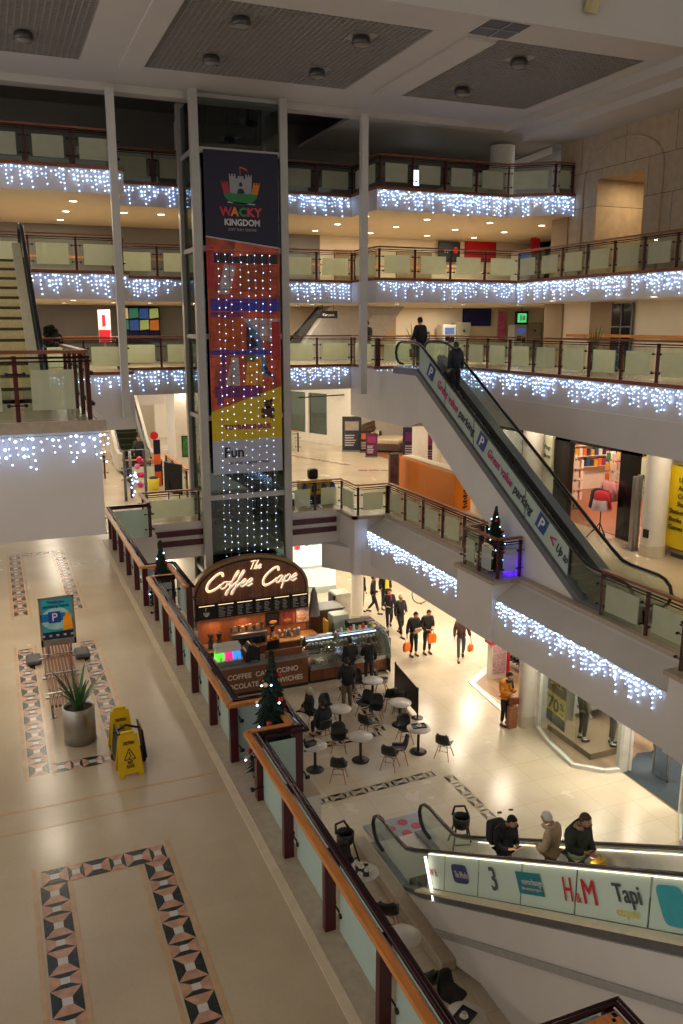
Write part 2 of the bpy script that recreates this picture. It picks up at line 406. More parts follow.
# floodlight-like box on the beam face
t = thing('wall_box', 'small beige box fixed high on the ceiling beam face', 'wall box', (14.75, 19.4, 19.7))
b = MB(); b.xbox((14.75, 19.33, 19.84), (.3, .22, .34), (.35, 0, .25)); b.build('body', M('beige_plastic', (186, 176, 132), .5), t, bevel=.02)
MB().tube([(14.75, 19.5, 19.9), (14.75, 19.38, 19.88)], .04).build('bracket', GREYM, t)
# round high-bay lamps hanging in the egg crate panels (switched off)
def highbay():
    t = thing('ceiling_lamp', 'x', 'ceiling light', (0, 0, 0))
    MB().box(-.34, -.34, 0, .34, .34, .03).build('mounting_plate', M('lamp_plate', (150, 148, 142), .4, metal=.4), t)
    b = MB(); b.lathe([(.2, 0), (.24, -.05), (.25, -.16), (.22, -.2), (.05, -.22)], n=20); b.build('housing', M('lamp_housing', (84, 82, 80), .35, metal=.6), t)
    MB().lathe([(.21, -.205), (.2, -.23), (.02, -.25)], n=18).build('lens', M('lamp_lens', (120, 118, 112), .15), t)
    return t
hb = highbay(); index_kids()
HB = [(6.31, 21.84, 'round unlit lamp in the middle ceiling grid, front left of four'), (9.57, 22.01, 'round unlit lamp in the middle ceiling grid, front right of four'),
      (6.35, 25.04, 'round unlit lamp in the middle ceiling grid, rear left of four'), (9.54, 25.17, 'round unlit lamp in the middle ceiling grid, rear right of four'),
      (14.45, 25.24, 'round unlit lamp in the right ceiling grid, the farther of two'), (14.42, 22.03, 'round unlit lamp in the right ceiling grid, the nearer of two'),
      (1.45, 24.92, 'round unlit lamp in the left ceiling grid')]
for i, (x, y, lb) in enumerate(HB):
    if i == 0: hb.location = (x, y, ZC); hb['label'] = lb; hb['group'] = 'round lamps in the ceiling grids'
    else: copy_tree(hb, (x, y, ZC), label=lb, group='round lamps in the ceiling grids')

# ---------------------------------------------------------------- walls
STONE = bpy.data.materials.new('sandstone_blocks'); STONE.use_nodes = True
n = STONE.node_tree.nodes; l = STONE.node_tree.links; p = n['Principled BSDF']
tc = n.new('ShaderNodeTexCoord'); mp = n.new('ShaderNodeMapping'); mp.inputs['Rotation'].default_value = (PI/2, 0, PI/2)
sep = n.new('ShaderNodeSeparateXYZ'); cmb = n.new('ShaderNodeCombineXYZ'); l.new(tc.outputs['Object'], sep.inputs[0])
l.new(sep.outputs['Y'], cmb.inputs['X']); l.new(sep.outputs['Z'], cmb.inputs['Y'])
br = n.new('ShaderNodeTexBrick'); br.inputs['Scale'].default_value = 1; br.inputs['Brick Width'].default_value = 2.4; br.inputs['Row Height'].default_value = 1.25
br.inputs['Mortar Size'].default_value = .012; br.inputs['Color1'].default_value = (*lin((172, 152, 126)), 1); br.inputs['Color2'].default_value = (*lin((160, 142, 120)), 1)
br.inputs['Mortar'].default_value = (*lin((84, 74, 64)), 1); l.new(cmb.outputs[0], br.inputs['Vector'])
no = n.new('ShaderNodeTexNoise'); no.inputs['Scale'].default_value = 4; no.inputs['Detail'].default_value = 6; l.new(tc.outputs['Object'], no.inputs['Vector'])
mx = n.new('ShaderNodeMixRGB'); mx.blend_type = 'OVERLAY'; mx.inputs[0].default_value = .25; l.new(br.outputs['Color'], mx.inputs[1]); l.new(no.outputs['Fac'], mx.inputs[2])
l.new(mx.outputs[0], p.inputs['Base Color']); p.inputs['Roughness'].default_value = .7

b = MB()                                                   # upper right wall with a deep opening
b.box(21, 5, Z3, 21.6, 24.15, ZC); b.box(21, 26.6, Z3, 21.6, 28.9, ZC); b.box(21, 24.15, 17.15, 21.6, 26.6, ZC)
b.box(21, 5, 8, 21.6, 29.2, Z3)
b.box(21.6, 26.6, Z3, 23.4, 26.75, 17.4); b.box(21.6, 24.0, Z3, 23.4, 24.15, 17.4); b.box(21.6, 24, 17.15, 23.4, 26.7, 17.3)
b.box(23.3, 24, Z3, 23.45, 26.7, 17.3)
b.build('wall_right', STONE, kind='structure')
b = MB()                                                   # raised arch moulding around the opening
arc = [(21, 24.0+1.9*(1-math.cos(a))*0 + 25.4 - 25.4 + 25.35-25.35 + 0, 0) for a in ()]
pts = []
for k in range(15):
    a = PI*k/14; pts.append((20.98, 25.35+2.05*math.cos(a), 17.2+1.15*math.sin(a)))
pts = [(20.98, 27.4, 14.4)] + pts[::-1][::-1][::1] if False else [(20.98, 27.4, 13.7)] + [(20.98, 25.35+2.05*math.cos(PI*k/14), 17.2+1.15*math.sin(PI*k/14)) for k in range(15)] + [(20.98, 23.3, 13.7)]
b.tube(pts, .05, 6)
b.build('trim_9', STONE, kind='structure')
t = thing('doorway_glazing', 'dark glazed screen standing inside the lit stone opening', 'glazing', (23.2, 25.2, Z3))
b = MB(); b.box(23.15, 24.3, Z3, 23.25, 25.6, 15.5, 0); b.build('pane', M('dark_glass', (26, 30, 30), .1), t)
b = MB(); [b.box(23.1, y, Z3, 23.2, y+.06, 15.55) for y in (24.25, 24.9, 25.58)]; b.box(23.1, 24.25, 15.5, 23.2, 25.64, 15.6); b.build('frame', GREYM, t)

# right wall behind the middle gallery, with recesses
b = MB(); b.box(20.9, 5, Z2, 21, 28.4, 12.8)
for y0, y1 in ((28.15, 29.3), (23.4, 24.0), (25.2, 26.3)): pass
b.build('wall_right', CREAM, kind='structure')
b = MB()
for z0, z1 in ((Z2, 12.8),):
    b.box(20.82, 25.15, z0, 20.92, 26.35, z1); b.box(20.82, 28.05, z0, 20.92, 29.2, z1); b.box(20.82, 17.5, z0, 20.92, 18.6, z1)
b.build('trim_10', CREAMD, kind='structure')
b = MB(); b.box(20.95, 28.2, Z3, 21.05, 29.2, 16.02); b.box(26, 31, Z3, 26.2, 38, 16.02); b.build('trim_11', CREAMD, kind='structure')

# back walls, one per gallery
b = MB(); b.box(-8, 38, Z1, 7.0, 38.3, 9.5) if False else None
b.box(9.3, 38, Z2, 27.5, 38.3, 12.8); b.box(26, 28.9, Z2, 26.3, 38.3, 12.8)
b.box(14.5, 38, Z3, 27.5, 38.3, 16.02); b.box(26, 28.9, Z3, 26.3, 38.3, 16.02)
b.build('wall_back', CREAM, kind='structure')
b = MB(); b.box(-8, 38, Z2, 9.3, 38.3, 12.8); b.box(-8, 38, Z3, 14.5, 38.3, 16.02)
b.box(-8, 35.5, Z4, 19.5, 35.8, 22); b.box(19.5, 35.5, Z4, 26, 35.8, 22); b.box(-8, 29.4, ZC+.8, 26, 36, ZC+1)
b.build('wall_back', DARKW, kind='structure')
b = MB()                                                   # brown recesses in the cream back walls
for x0, x1 in ((16.6, 18.4), (10.4, 11.4)): b.box(x0, 37.9, Z2, x1, 38.02, 12.8)
for x0, x1 in ((15.2, 17.4), (18.4, 20.3)): b.box(x0, 37.9, Z3, x1, 38.02, 15.4)
b.build('trim_12', CREAMD, kind='structure')
b = MB(); b.box(12.6, 29.7, ZC-.1, 22, 35.6, ZC+.02)       # white stair underside at the top level
b.add([(17, 33, 16.9), (23.5, 33, 19.3), (23.5, 34.5, 19.3), (17, 34.5, 16.9), (17, 33, 17.2), (23.5, 33, 19.6), (23.5, 34.5, 19.6), (17, 34.5, 17.2)],
      [(0,3,2,1),(4,5,6,7),(0,1,5,4),(1,2,6,5),(2,3,7,6),(3,0,4,7)])
b.build('ceiling', CEILW, kind='structure')
# thin white full-height columns and the fat round ones
for i, (x, y, zb) in enumerate(((4.04, 28.7, 9.0), (12.62, 28.72, 9.5))):
    MB().box(x-.12, y-.12, zb, x+.12, y+.12, ZC-.2).build('trim_13', M('column_white', (200, 198, 194), .4, var=.02), kind='structure')
COLP = M('round_column_paint', (222, 216, 206), .45, var=.03)
b = MB()
for x, y, z0, z1, r in ((13.12, 30.3, 0, 3.95, .25), (14.3, 19.95, 0, 3.3, .27), (18.0, 19.2, Z1, 9.5, .36), (17.9, 25.4, Z1, 9.5, .36), (17.6, 33.6, Z1, 9.5, .36), (20.0, 31.5, Z4, ZC-.2, .5)):
    b.cyl(x, y, z0, z1, r, 28)
    b.cyl(x, y, z0, z0+.35, r+.02, 28, 1)
b.build('trim_14', [COLP, M('column_base', (206, 196, 176), .4)], kind='structure')
# ---------------------------------------------------------------- railings
def railing(P, z, label, side=1, near=False, wood=None, bay=1.45, pans=None, ends=(True, True), group=None):
    pts = [Vector((p[0], p[1], 0)) for p in P]
    mid = pts[len(pts)//2]
    t = thing('railing', label, 'railing', (pts[0].x, pts[0].y, z), group)
    wood = wood or (ORWOOD if near else BRWOOD)
    segs = []
    for a, b_ in zip(pts, pts[1:]):
        d = b_-a; L = d.length; d.normalize(); n = Vector((-d.y, d.x, 0))*side
        segs.append((a, b_, d, n, L))
    def off(k, o):                                       # polyline vertex k offset outward by o
        if k == 0: return pts[0]+segs[0][3]*o
        if k == len(pts)-1: return pts[-1]+segs[-1][3]*o
        n1, n2 = segs[k-1][3], segs[k][3]; m = (n1+n2); m = m/(m.length_squared/2) if m.length > .1 else n1
        return pts[k]+m*o
    def line(o, h): return [(off(k, o).x, off(k, o).y, z+h) for k in range(len(pts))]
    def bar(name, o, h, w, hh, mat):
        b = MB()
        for k in range(len(segs)):
            p, q = off(k, o), off(k+1, o); b.wbox(p, q, w, z+h-hh/2, z+h+hh/2)
        return b.build(name, mat, t, bevel=.008 if near else 0)
    if near:
        bar('handrail', -.09, 1.07, .1, .06, wood)
        b = MB()
        for o, h in ((.03, 1.09), (.1, 1.05)): b.tube(line(o, h), .03, 8)
        b.build('upper_rail', BURGD, t)
        MB().tube(line(-.025, 1.075), .012, 6).build('steel_trim', STEEL, t)
    else:
        bar('handrail', -.03, 1.12, .12, .055, wood)
        b = MB(); b.tube(line(.03, 1.03), .02, 6); b.tube(line(.05, .97), .014, 6); b.build('upper_rail', BURGD, t)
    first = True
    for si, (a, b_, d, n, L) in enumerate(segs):
        N = max(1, round(L/bay)); go = .1 if near else .05
        for i in range(N+1):
            if i == N and si < len(segs)-1: continue
            c = a+d*(L*i/N)
            if i == 0: c = c+d*.05
            if i == N: c = c-d*.05
            m = MB(); w = .05 if near else .035
            m.xbox((c.x, c.y, z+.53), (.09 if near else .07, .13 if near else .07, 1.06), (0, 0, math.atan2(d.y, d.x)))
            for hz in (.28, .78):
                e1 = c+d*-.13+n*go; e2 = c+d*.13+n*go
                m.tube([(e1.x, e1.y, z+hz), (e2.x, e2.y, z+hz)], .012, 5, 1)
                for e in (e1, e2): m.tube([(e.x-n.x*.03, e.y-n.y*.03, z+hz), (e.x+n.x*.03, e.y+n.y*.03, z+hz)], .03, 8, 1)
            m.build('post', [BURG, BLACKM], t)
        for i in range(N):
            c0 = a+d*(L*i/N+.09); c1 = a+d*(L*(i+1)/N-.09)
            if (c1-c0).dot(d) < .1: continue
            m = MB(); m.wbox(c0+n*go, c1+n*go, .012, z+.06, z+.96, 0)
            if near: pass
            else:
                f0 = c0+d*min(.14, L/N*.12); f1 = c1-d*min(.14, L/N*.12)
                m.wbox(f0+n*(go-.002), f1+n*(go-.002), .024, z+.2, z+.84, 1)
            m.build('glass_panel', [FROSTN if near else GLASS, FROST], t)
    return t

# upper walkway beside the café void (orange handrail)
railing([(3.05, -1), (3.05, 4.72)], Z1, 'orange wooden handrail over green glass, at the bottom edge of the walkway', -1, True)
railing([(4.5, 2.0), (4.5, 4.78), (3.3, 4.78)], Z1, 'dark topped railing corner poking up at the bottom edge of the picture', -1, True)
railing([(3.05, 4.9), (3.05, 10.72), (3.72, 10.72), (3.72, 11.7)], Z1, 'long orange handrail with burgundy posts and green glass beside the patterned walkway', -1, True)
railing([(3.72, 11.86), (3.05, 11.86), (3.05, 18.95), (3.55, 18.95)], Z1, 'orange handrail running from the near Christmas tree past the coffee kiosk', -1, True)
railing([(3.7, 18.0), (3.7, 20.05), (3.05, 20.05), (3.05, 27.2), (4.4, 27.2)], Z1, 'orange handrail from the walkway tree up to the far bridge corner', -1, True)
railing([(4.4, 27.2), (4.4, 28.95), (6.45, 28.95)], Z1, 'short bridge railing on the left of the lift shaft', -1)
railing([(9.75, 28.95), (11.85, 28.95), (11.85, 27.45), (13.1, 27.45)], Z1, 'bridge railing with pale glass on the right of the lift shaft', -1, wood=ORWOOD, bay=1.3)
railing([(13.1, 27.4), (13.1, 20.6)], Z1, 'brown railing in front of the orange booth', -1, bay=1.5)
railing([(12.95, 20.6), (12.25, 20.5), (12.25, 18.8), (13.05, 18.8)], Z1, 'railing of the small balcony around the right hand Christmas tree', -1, bay=1.0)
railing([(13.0, 15.4), (13.0, 12.3), (12.3, 12.1), (12.3, 9)], Z1, 'brown railing at the foot of the parking escalator', -1, bay=1.25)
# landing in front of the camera, left
railing([(-3.0, 14.5), (1.45, 14.5), (1.45, 19.0)], Z2, 'near burgundy railing of the landing at the left edge, icicle lights below', -1, wood=BRWOOD, bay=1.05)
# galleries (left, middle recess, right)
def gallery(z, xl, rpts, names, yo=28.95):
    railing([(-4, yo-.05), (XJ0-.15, yo-.05), (XJ0-.15, FARL+.05)], z, names[0], -1)
    railing([(XJ0-.1, FARL+.1), (XJ1+.1, FARL+.1)], z, names[1], -1)
    railing([(XJ1+.12, FARL), (XJ1+.12, yo+.12)]+rpts, z, names[2], -1 if True else 1)
railing([(-4, 29.1), (XJ0-.15, 29.1), (XJ0-.15, FARL)], Z2, 'brown railing on the lowest gallery left of the first white column', -1)
railing([(XJ0-.1, FARL+.1), (XJ1+.1, FARL+.1)], Z2, 'brown railing set back behind the lift on the lowest gallery', -1)
railing([(XJ1+.12, FARL), (XJ1+.12, 29.1), (13.35, 29.1)], Z2, 'short railing return beside the second white column, lowest gallery', -1)
railing([(13.4, 29.1), (16.4, 29.1), (16.4, 8)], Z2, 'long brown railing of the lowest gallery behind the parking escalator', -1)
railing([(-1.5, 28.9), (XJ0-.15, 28.9), (XJ0-.15, FARL)], Z3, 'brown railing on the middle gallery right of the upward escalator', -1)
railing([(XJ0-.1, FARL+.1), (XJ1+.1, FARL+.1)], Z3, 'brown railing set back behind the lift on the middle gallery', -1)
railing([(XJ1+.12, FARL), (XJ1+.12, 29.1), (19.4, 29.1), (19.4, 8)], Z3, 'dark railing of the middle gallery rising past the stone opening', -1)
railing([(-4, 28.9), (XJ0-.15, 28.9), (XJ0-.15, FARL)], Z4, 'dark railing on the top gallery left of the first white column', -1)
railing([(XJ0-.1, FARL+.1), (XJ1+.1, FARL+.1)], Z4, 'dark railing set back behind the lift on the top gallery', -1)
railing([(XJ1+.12, FARL), (XJ1+.12, 29.1), (18.75, 29.1), (20.1, 28.0), (20.98, 28.0)], Z4, 'dark railing of the top gallery ending at the stone wall', -1)

# ---------------------------------------------------------------- icicle lights
TEMPL = []
for k, L in enumerate((2, 4, 1, 5, 3, 2, 4, 1, 3, 5)):
    me_b = MB(); me_b.box(-.003, -.003, -.13*L-.02, .003, .003, 0, 0)
    for j in range(L): me_b.octa((random.uniform(-.02, .02), -.012, -.13*(j+.5)+random.uniform(-.05, .05)), random.choice((.014, .018, .02, .029)), 1)
    o = me_b.build('strand', [WIRE, BULB], org=(0, 0, 0)); TEMPL.append(o.data); bpy.data.objects.remove(o)
def icicles(path, label, step=.125, scale=1.0):
    step *= 1.15
    pts = [Vector(p) for p in path]; tot = sum((b-a).length for a, b in zip(pts, pts[1:]))
    step = max(step, tot/98.)
    t = thing('icicle_lights', label, 'fairy lights', pts[0], 'icicle lights on the gallery fronts')
    t['group'] = 'icicle lights'
    MB().tube([tuple(p) for p in path], .008, 5).build('cable', WIRE, t)
    s = 0; i = 0
    for a, b in zip(pts, pts[1:]):
        L = (b-a).length; d = (b-a)/L
        x = step*.5
        while x < L:
            p = a+d*x-pts[0]
            o = bpy.data.objects.new('strand', TEMPL[(i*7+random.randrange(3)) % len(TEMPL)]); COL.objects.link(o)
            o.parent = t; o.location = p; o.scale = (scale, scale, scale*random.uniform(.85, 1.1)); i += 1; x += step*random.uniform(.8, 1.2)
g = .06
def gal_lights(z, y0, words):
    h = z-.1
    icicles([(-.5, y0-g, h), (XJ0-.0, y0-g, h)], words+', left of the first white column', .11)
    icicles([(XJ0+.06, FARL-g, h), (6.6, FARL-g, h)], words+', between the first white column and the lift', .12)
    icicles([(9.7, FARL-g, h), (XJ1-.05, FARL-g, h)], words+', between the lift and the second white column', .1)
for z, w in ((Z4, 'top row of white icicle lights'), (Z3, 'middle row of white icicle lights'), (Z2, 'lowest gallery row of white icicle lights')):
    gal_lights(z, 28.98 if z == Z2 else 28.8, w)
icicles([(XJ1, 28.93, Z4-.1), (18.8, 28.93, Z4-.1), (20.1, 27.83, Z4-.1), (20.95, 27.83, Z4-.1)], 'top row of white icicle lights, right part ending at the stone wall', .08, 1.1)
icicles([(XJ1, 28.93, Z3-.1), (19.25, 28.93, Z3-.1)], 'middle row of white icicle lights, right of the second white column', .1)
icicles([(19.24, 28.9, Z3-.1), (19.24, 22.6, Z3-.1)], 'middle row of white icicle lights on the receding right gallery, far half', .09)
icicles([(19.24, 22.5, Z3-.1), (19.24, 15.5, Z3-.1)], 'middle row of white icicle lights, end at the right edge', .09)
icicles([(XJ1, 28.93, Z2-.1), (14.1, 28.93, Z2-.1)], 'short row of white icicle lights left of the parking escalator top', .08, 1.2)
icicles([(14.6, 28.93, Z2-.1), (16.24, 28.93, Z2-.1), (16.24, 22, Z2-.1)], 'lowest gallery icicle lights just right of the parking escalator', .09)
icicles([(16.24, 21.9, Z2-.1), (16.24, 15, Z2-.1)], 'lowest gallery icicle lights at the right edge', .085)
icicles([(12.16, 27.2, 4.7), (12.16, 20.75, 4.7)], 'icicle lights below the orange booth', .066, .95)
icicles([(12.16, 18.6, 4.7), (12.16, 12.3, 4.7)], 'icicle lights sloping down above the sale window', .062, .95)
icicles([(-1.5, 14.28, Z2-.2), (1.6, 14.28, Z2-.2), (1.72, 14.4, Z2-.2)], 'large icicle lights on the landing front at the left edge', .085, .95)

# ---------------------------------------------------------------- lift shaft
LX0, LX1, LY0, LY1 = 6.6, 9.6, 28.6, 30.6
LIFTM = M('lift_frame_paint', (176, 174, 170), .4, metal=.1, var=.03)
SHG = glassmat('shaft_glass', (190, 200, 198), gloss=.06)
t = thing('lift_shaft', 'tall white framed glass lift shaft carrying a long advertising banner', 'lift', ((LX0+LX1)/2, LY0, 0))
for x, y in ((LX0, LY0), (LX1, LY0), (LX0, LY1), (LX1, LY1)):
    MB().box(x-.13, y-.13, 0, x+.13, y+.13, ZC).build('post', LIFTM, t)
HB_ = (3.2, 6.05, 8.85, 11.6, 14.45, 17.5)
for z in HB_:
    b = MB(); b.box(LX0, LY0-.06, z-.09, LX1, LY0+.06, z+.09); b.box(LX0-.06, LY0, z-.07, LX0+.06, LY1, z+.07)
    b.box(LX1-.06, LY0, z-.07, LX1+.06, LY1, z+.07); b.box(LX0, LY1-.06, z-.07, LX1, LY1+.06, z+.07); b.build('crossbeam', LIFTM, t)
MB().box(LX0+.1, LY0-.01, .1, LX1-.1, LY0+.01, ZC-.2).build('front_glass', SHG, t)
MB().box(LX0-.01, LY0+.1, .1, LX0+.01, LY1-.1, ZC-.2).build('side_glass', SHG, t)
MB().box(LX1-.01, LY0+.1, .1, LX1+.01, LY1-.1, ZC-.2).build('side_glass', SHG, t)
b = MB()
for x in (LX0+.55, LX0+.75, LX0+1.9, LX1-.75, LX1-.6, LX1-.3): b.box(x-.04, LY1-.5, 0, x+.04, LY1-.4, ZC)
for z in range(1, 19): b.box(LX0+.4, LY1-.45, z, LX1-.3, LY1-.4, z+.06)
b.build('guide_rail', BLACKM, t)
b = MB(); b.box(LX0+.3, LY1-.35, 0, LX1-.2, LY1-.25, ZC)
b.build('back_panel', M('shaft_grey_brown', (78, 74, 70), .5, var=.2, scale=2), t)
b = MB(); b.rbox(LX0+.35, LY0+.35, 17.7, LX1-.8, LY1-.5, 18.4, .04); b.tube([(LX0+1.2, LY0+.6, 18.5), (LX1-1.3, LY0+.6, 18.5)], .2, 12); b.build('winding_gear', BLACKM, t)
# lift car resting just behind the kiosk arch
t = thing('lift_car', 'glass lift car low in the shaft behind the kiosk arch', 'lift car', ((LX0+LX1)/2, (LY0+LY1)/2, 2.7))
b = MB(); b.box(LX0+.3, LY0+.25, 2.7, LX1-.4, LY1-.6, 2.85); b.box(LX0+.3, LY0+.25, 5.0, LX1-.4, LY1-.6, 5.2)
for x in (LX0+.32, LX1-.46):
    for y in (LY0+.27, LY1-.66): b.box(x, y, 2.85, x+.05, y+.05, 5.0)
b.build('car_frame', GREYM, t)
MB().box(LX0+.36, LY0+.3, 2.86, LX1-.46, LY0+.32, 4.99).build('car_glass', SHG, t)
MB().box(LX0+.4, LY1-.75, 2.86, LX1-.5, LY1-.7, 4.99).build('car_wall', M('olive_panel', (96, 98, 66), .4, var=.3, scale=4), t)

# ---------------------------------------------------------------- banner
NAVY = M('navy_banner', (10, 12, 46), .5, var=.05); YEL = M('yellow_banner', (206, 178, 18), .5, var=.04); PALEB = M('pale_grey_banner', (176, 180, 194), .5, var=.02)
bx0, bx1, by = 6.84, 9.36, 28.42
t = thing('advertising_banner', 'tall vinyl banner on the lift: navy castle logo, play photo, yellow bear', 'banner', ((bx0+bx1)/2, by, 6.9))
def pl(pts, off, mat, name, parent=None, thick=.006):
    """flat shape on the banner face; pts in (x, z)"""
    b = MB(); b.prism([(x, z) for x, z in pts], (0, by-off, 0), X_, Z_, thick); return b.build(name, mat, parent or t)
pl([(bx0, 6.9), (bx1, 6.9), (bx1, 8.09), (bx0, 8.07)], .01, PALEB, 'lower_field')
pl([(bx0, 8.07), (bx1, 8.09), (bx1, 9.89), (bx0, 9.07)], .01, YEL, 'yellow_field')
pl([(bx0, 14.84), (bx1, 14.54), (bx1, 17.5), (bx0, 17.5)], .01, NAVY, 'navy_field')
# photo field: soft play frame with nets (plain generic play shapes)
ph = pl([(bx0, 9.07), (bx1, 9.89), (bx1, 14.54), (bx0, 14.84)], .01, M('photo_orange_red', (176, 74, 44), .5, var=.6, scale=1.6), 'photo_field')
def PM(rgb, v=.3): return M('photo_colour', rgb, .5, var=v, scale=3)
blue, purp, red, skin_, grey_, yel_, dk, grn, cy = PM((42, 44, 158)), PM((104, 32, 104)), PM((176, 36, 48)), PM((206, 96, 76)), PM((170, 160, 160)), PM((214, 150, 28)), PM((26, 20, 40)), PM((52, 116, 60)), PM((60, 120, 170))
def q(x0, z0, x1, z1): return [(bx0+x0, z0), (bx0+x1, z0), (bx0+x1, z1), (bx0+x0, z1)]
L = [(q(.1, 14.0, 2.45, 14.32), dk), (q(.05, 12.45, 2.5, 12.85), blue), (q(.05, 12.25, 1.2, 12.4), purp), (q(0, 13.2, .25, 14.5), red),
     ([(bx0+.35, 13.0), (bx0+.75, 13.0), (bx0+1.0, 13.9), (bx0+.6, 13.95)], grey_), ([(bx0+1.1, 13.1), (bx0+2.2, 13.0), (bx0+2.2, 13.9), (bx0+1.2, 13.9)], PM((150, 66, 24), .5)),
     ([(bx0+.1, 12.2), (bx0+1.2, 12.15), (bx0+1.1, 11.0), (bx0+.5, 11.2)], PM((170, 78, 22), .4)), ([(bx0+1.2, 12.2), (bx0+2.5, 12.2), (bx0+2.3, 11.4), (bx0+1.7, 11.5)], grey_),
     ([(bx0+1.25, 12.1), (bx0+1.75, 11.7), (bx0+2.1, 10.2), (bx0+1.8, 10.3)], cy), ([(bx0+1.3, 12.0), (bx0+1.7, 11.3), (bx0+1.3, 11.1)], dk),
     ([(bx0+1.9, 10.7), (bx0+2.35, 10.1), (bx0+1.95, 10.35)], dk), (q(0, 11.0, 2.5, 11.15), blue), (q(2.2, 10.8, 2.5, 12.1), red), ([(bx0+.45, 9.6), (bx0+.75, 10.9), (bx0+1.0, 10.9), (bx0+1.05, 9.7)], grey_),
     ([(bx0+1.2, 9.9), (bx0+1.3, 10.8), (bx0+1.8, 10.9), (bx0+1.85, 9.9)], yel_), ([(bx0+.2, 9.3), (bx0+.4, 11.0), (bx0+.6, 11.0), (bx0+.42, 9.3)], purp), (q(.15, 9.55, 1.75, 9.95), purp),
     ([(bx0+.0, 9.2), (bx0+.22, 10.9), (bx0+0, 10.9)], skin_), (q(1.3, 10.75, 1.6, 10.95), grn), ([(bx0+.9, 14.2), (bx0+1.6, 14.3), (bx0+1.4, 14.6), (bx0+1, 14.7)], PM((196, 88, 40)))]
for i, (pts, m_) in enumerate(L): b = MB(); b.prism(pts, (0, by-.016-.0004*i, 0), X_, Z_, .003); b.build('photo_shape', m_, ph)
b = MB()
for i in range(8): b.tube([(bx0+.1+i*.34, by-.03, 14.45-.0*i), (bx0+.05+i*.33, by-.03, 9.3+.1*i)], .009, 4)
for i in range(12): b.tube([(bx0, by-.03, 14.4-.42*i), (bx1, by-.03, 14.3-.38*i)], .008, 4)
b.build('photo_net', M('net_red', (204, 74, 46), .5), ph)
pl([(bx0, 14.84), (bx1, 14.54), (bx1, 14.5), (bx0, 14.8)], .03, PALEB, 'white_line')
# castle emblem and lettering
cx = 8.06
lg = pl([(cx-.58, 16.2)]+[(cx+.58*math.cos(a), 16.2-.34*math.sin(a)) for a in [PI-PI*k/10 for k in range(1, 10)]]+[(cx+.58, 16.2), (cx+.2, 16.28), (cx-.2, 16.28)], .02, M('hill_green', (34, 122, 70), .5), 'emblem')
def tower(x0, x1, z0, z1, mat, lean=0):
    w = x1-x0; k = w/5
    pts = [(x0, z0), (x1, z0), (x1+lean, z1), (x1-k+lean, z1), (x1-k+lean, z1-.07), (x1-2*k+lean, z1-.07), (x1-2*k+lean, z1), (x0+2*k+lean, z1), (x0+2*k+lean, z1-.07), (x0+k+lean, z1-.07), (x0+k+lean, z1), (x0+lean, z1)]
    pl(pts, .026, mat, 'emblem_tower', lg)
GR = M('castle_grey', (150, 150, 158), .5)
tower(cx-.36, cx-.14, 16.22, 16.8, GR, -.03); tower(cx+.14, cx+.36, 16.22, 16.8, GR, .03); pl([(cx-.3, 16.2), (cx+.3, 16.2), (cx+.3, 16.72), (cx+.2, 16.72), (cx+.2, 16.66), (cx+.1, 16.66), (cx+.1, 16.74), (cx-.1, 16.74), (cx-.1, 16.66), (cx-.2, 16.66), (cx-.2, 16.72), (cx-.3, 16.72)], .031, GR, 'emblem_keep', lg)
tower(cx-.58, cx-.36, 16.2, 16.56, M('tower_red', (170, 36, 52), .5), -.08); tower(cx+.36, cx+.58, 16.2, 16.56, M('tower_orange', (214, 122, 32), .5), .08)
pl([(cx-.12, 16.2)]+[(cx+.12*math.cos(a), 16.24+.12*math.sin(a)) for a in [PI-PI*k/6 for k in range(7)]]+[(cx+.12, 16.2)], .038, NAVY, 'emblem_gate', lg)
pl([(cx-.05, 16.42), (cx+.05, 16.42), (cx+.05, 16.52), (cx, 16.56), (cx-.05, 16.52)], .038, NAVY, 'emblem_window', lg)
pl([(cx-.02, 16.66), (cx, 16.66), (cx, 17.0), (cx+.26, 16.9), (cx+.2, 16.98), (cx, 17.04), (cx-.02, 17.04)], .026, M('pennant', (200, 84, 60), .5), 'pennant', lg)
pl([(cx-.45, 15.9), (cx+.48, 15.86), (cx+.48, 15.9), (cx-.45, 15.94)], .02, PALEB, 'emblem_line', lg)
for ch, dx, rgb in (('W', -.52, (190, 40, 62)), ('A', -.22, (222, 140, 40)), ('C', .06, (34, 140, 84)), ('K', .32, (206, 50, 84)), ('Y', .58, (206, 66, 60))):
    text(ch, .38, (cx+dx, by-.02, 15.5), X_, Z_, M('letter_colour', rgb, .5), t, bold=.012)
text('KINGDOM', .28, (cx+.03, by-.02, 15.2), X_, Z_, M('letter_white', (206, 206, 210), .5), t, bold=.008, fit=1.2)
text('SOFT PLAY CENTRE', .11, (cx+.03, by-.02, 15.03), X_, Z_, M('letter_grey', (160, 160, 168), .5), t)
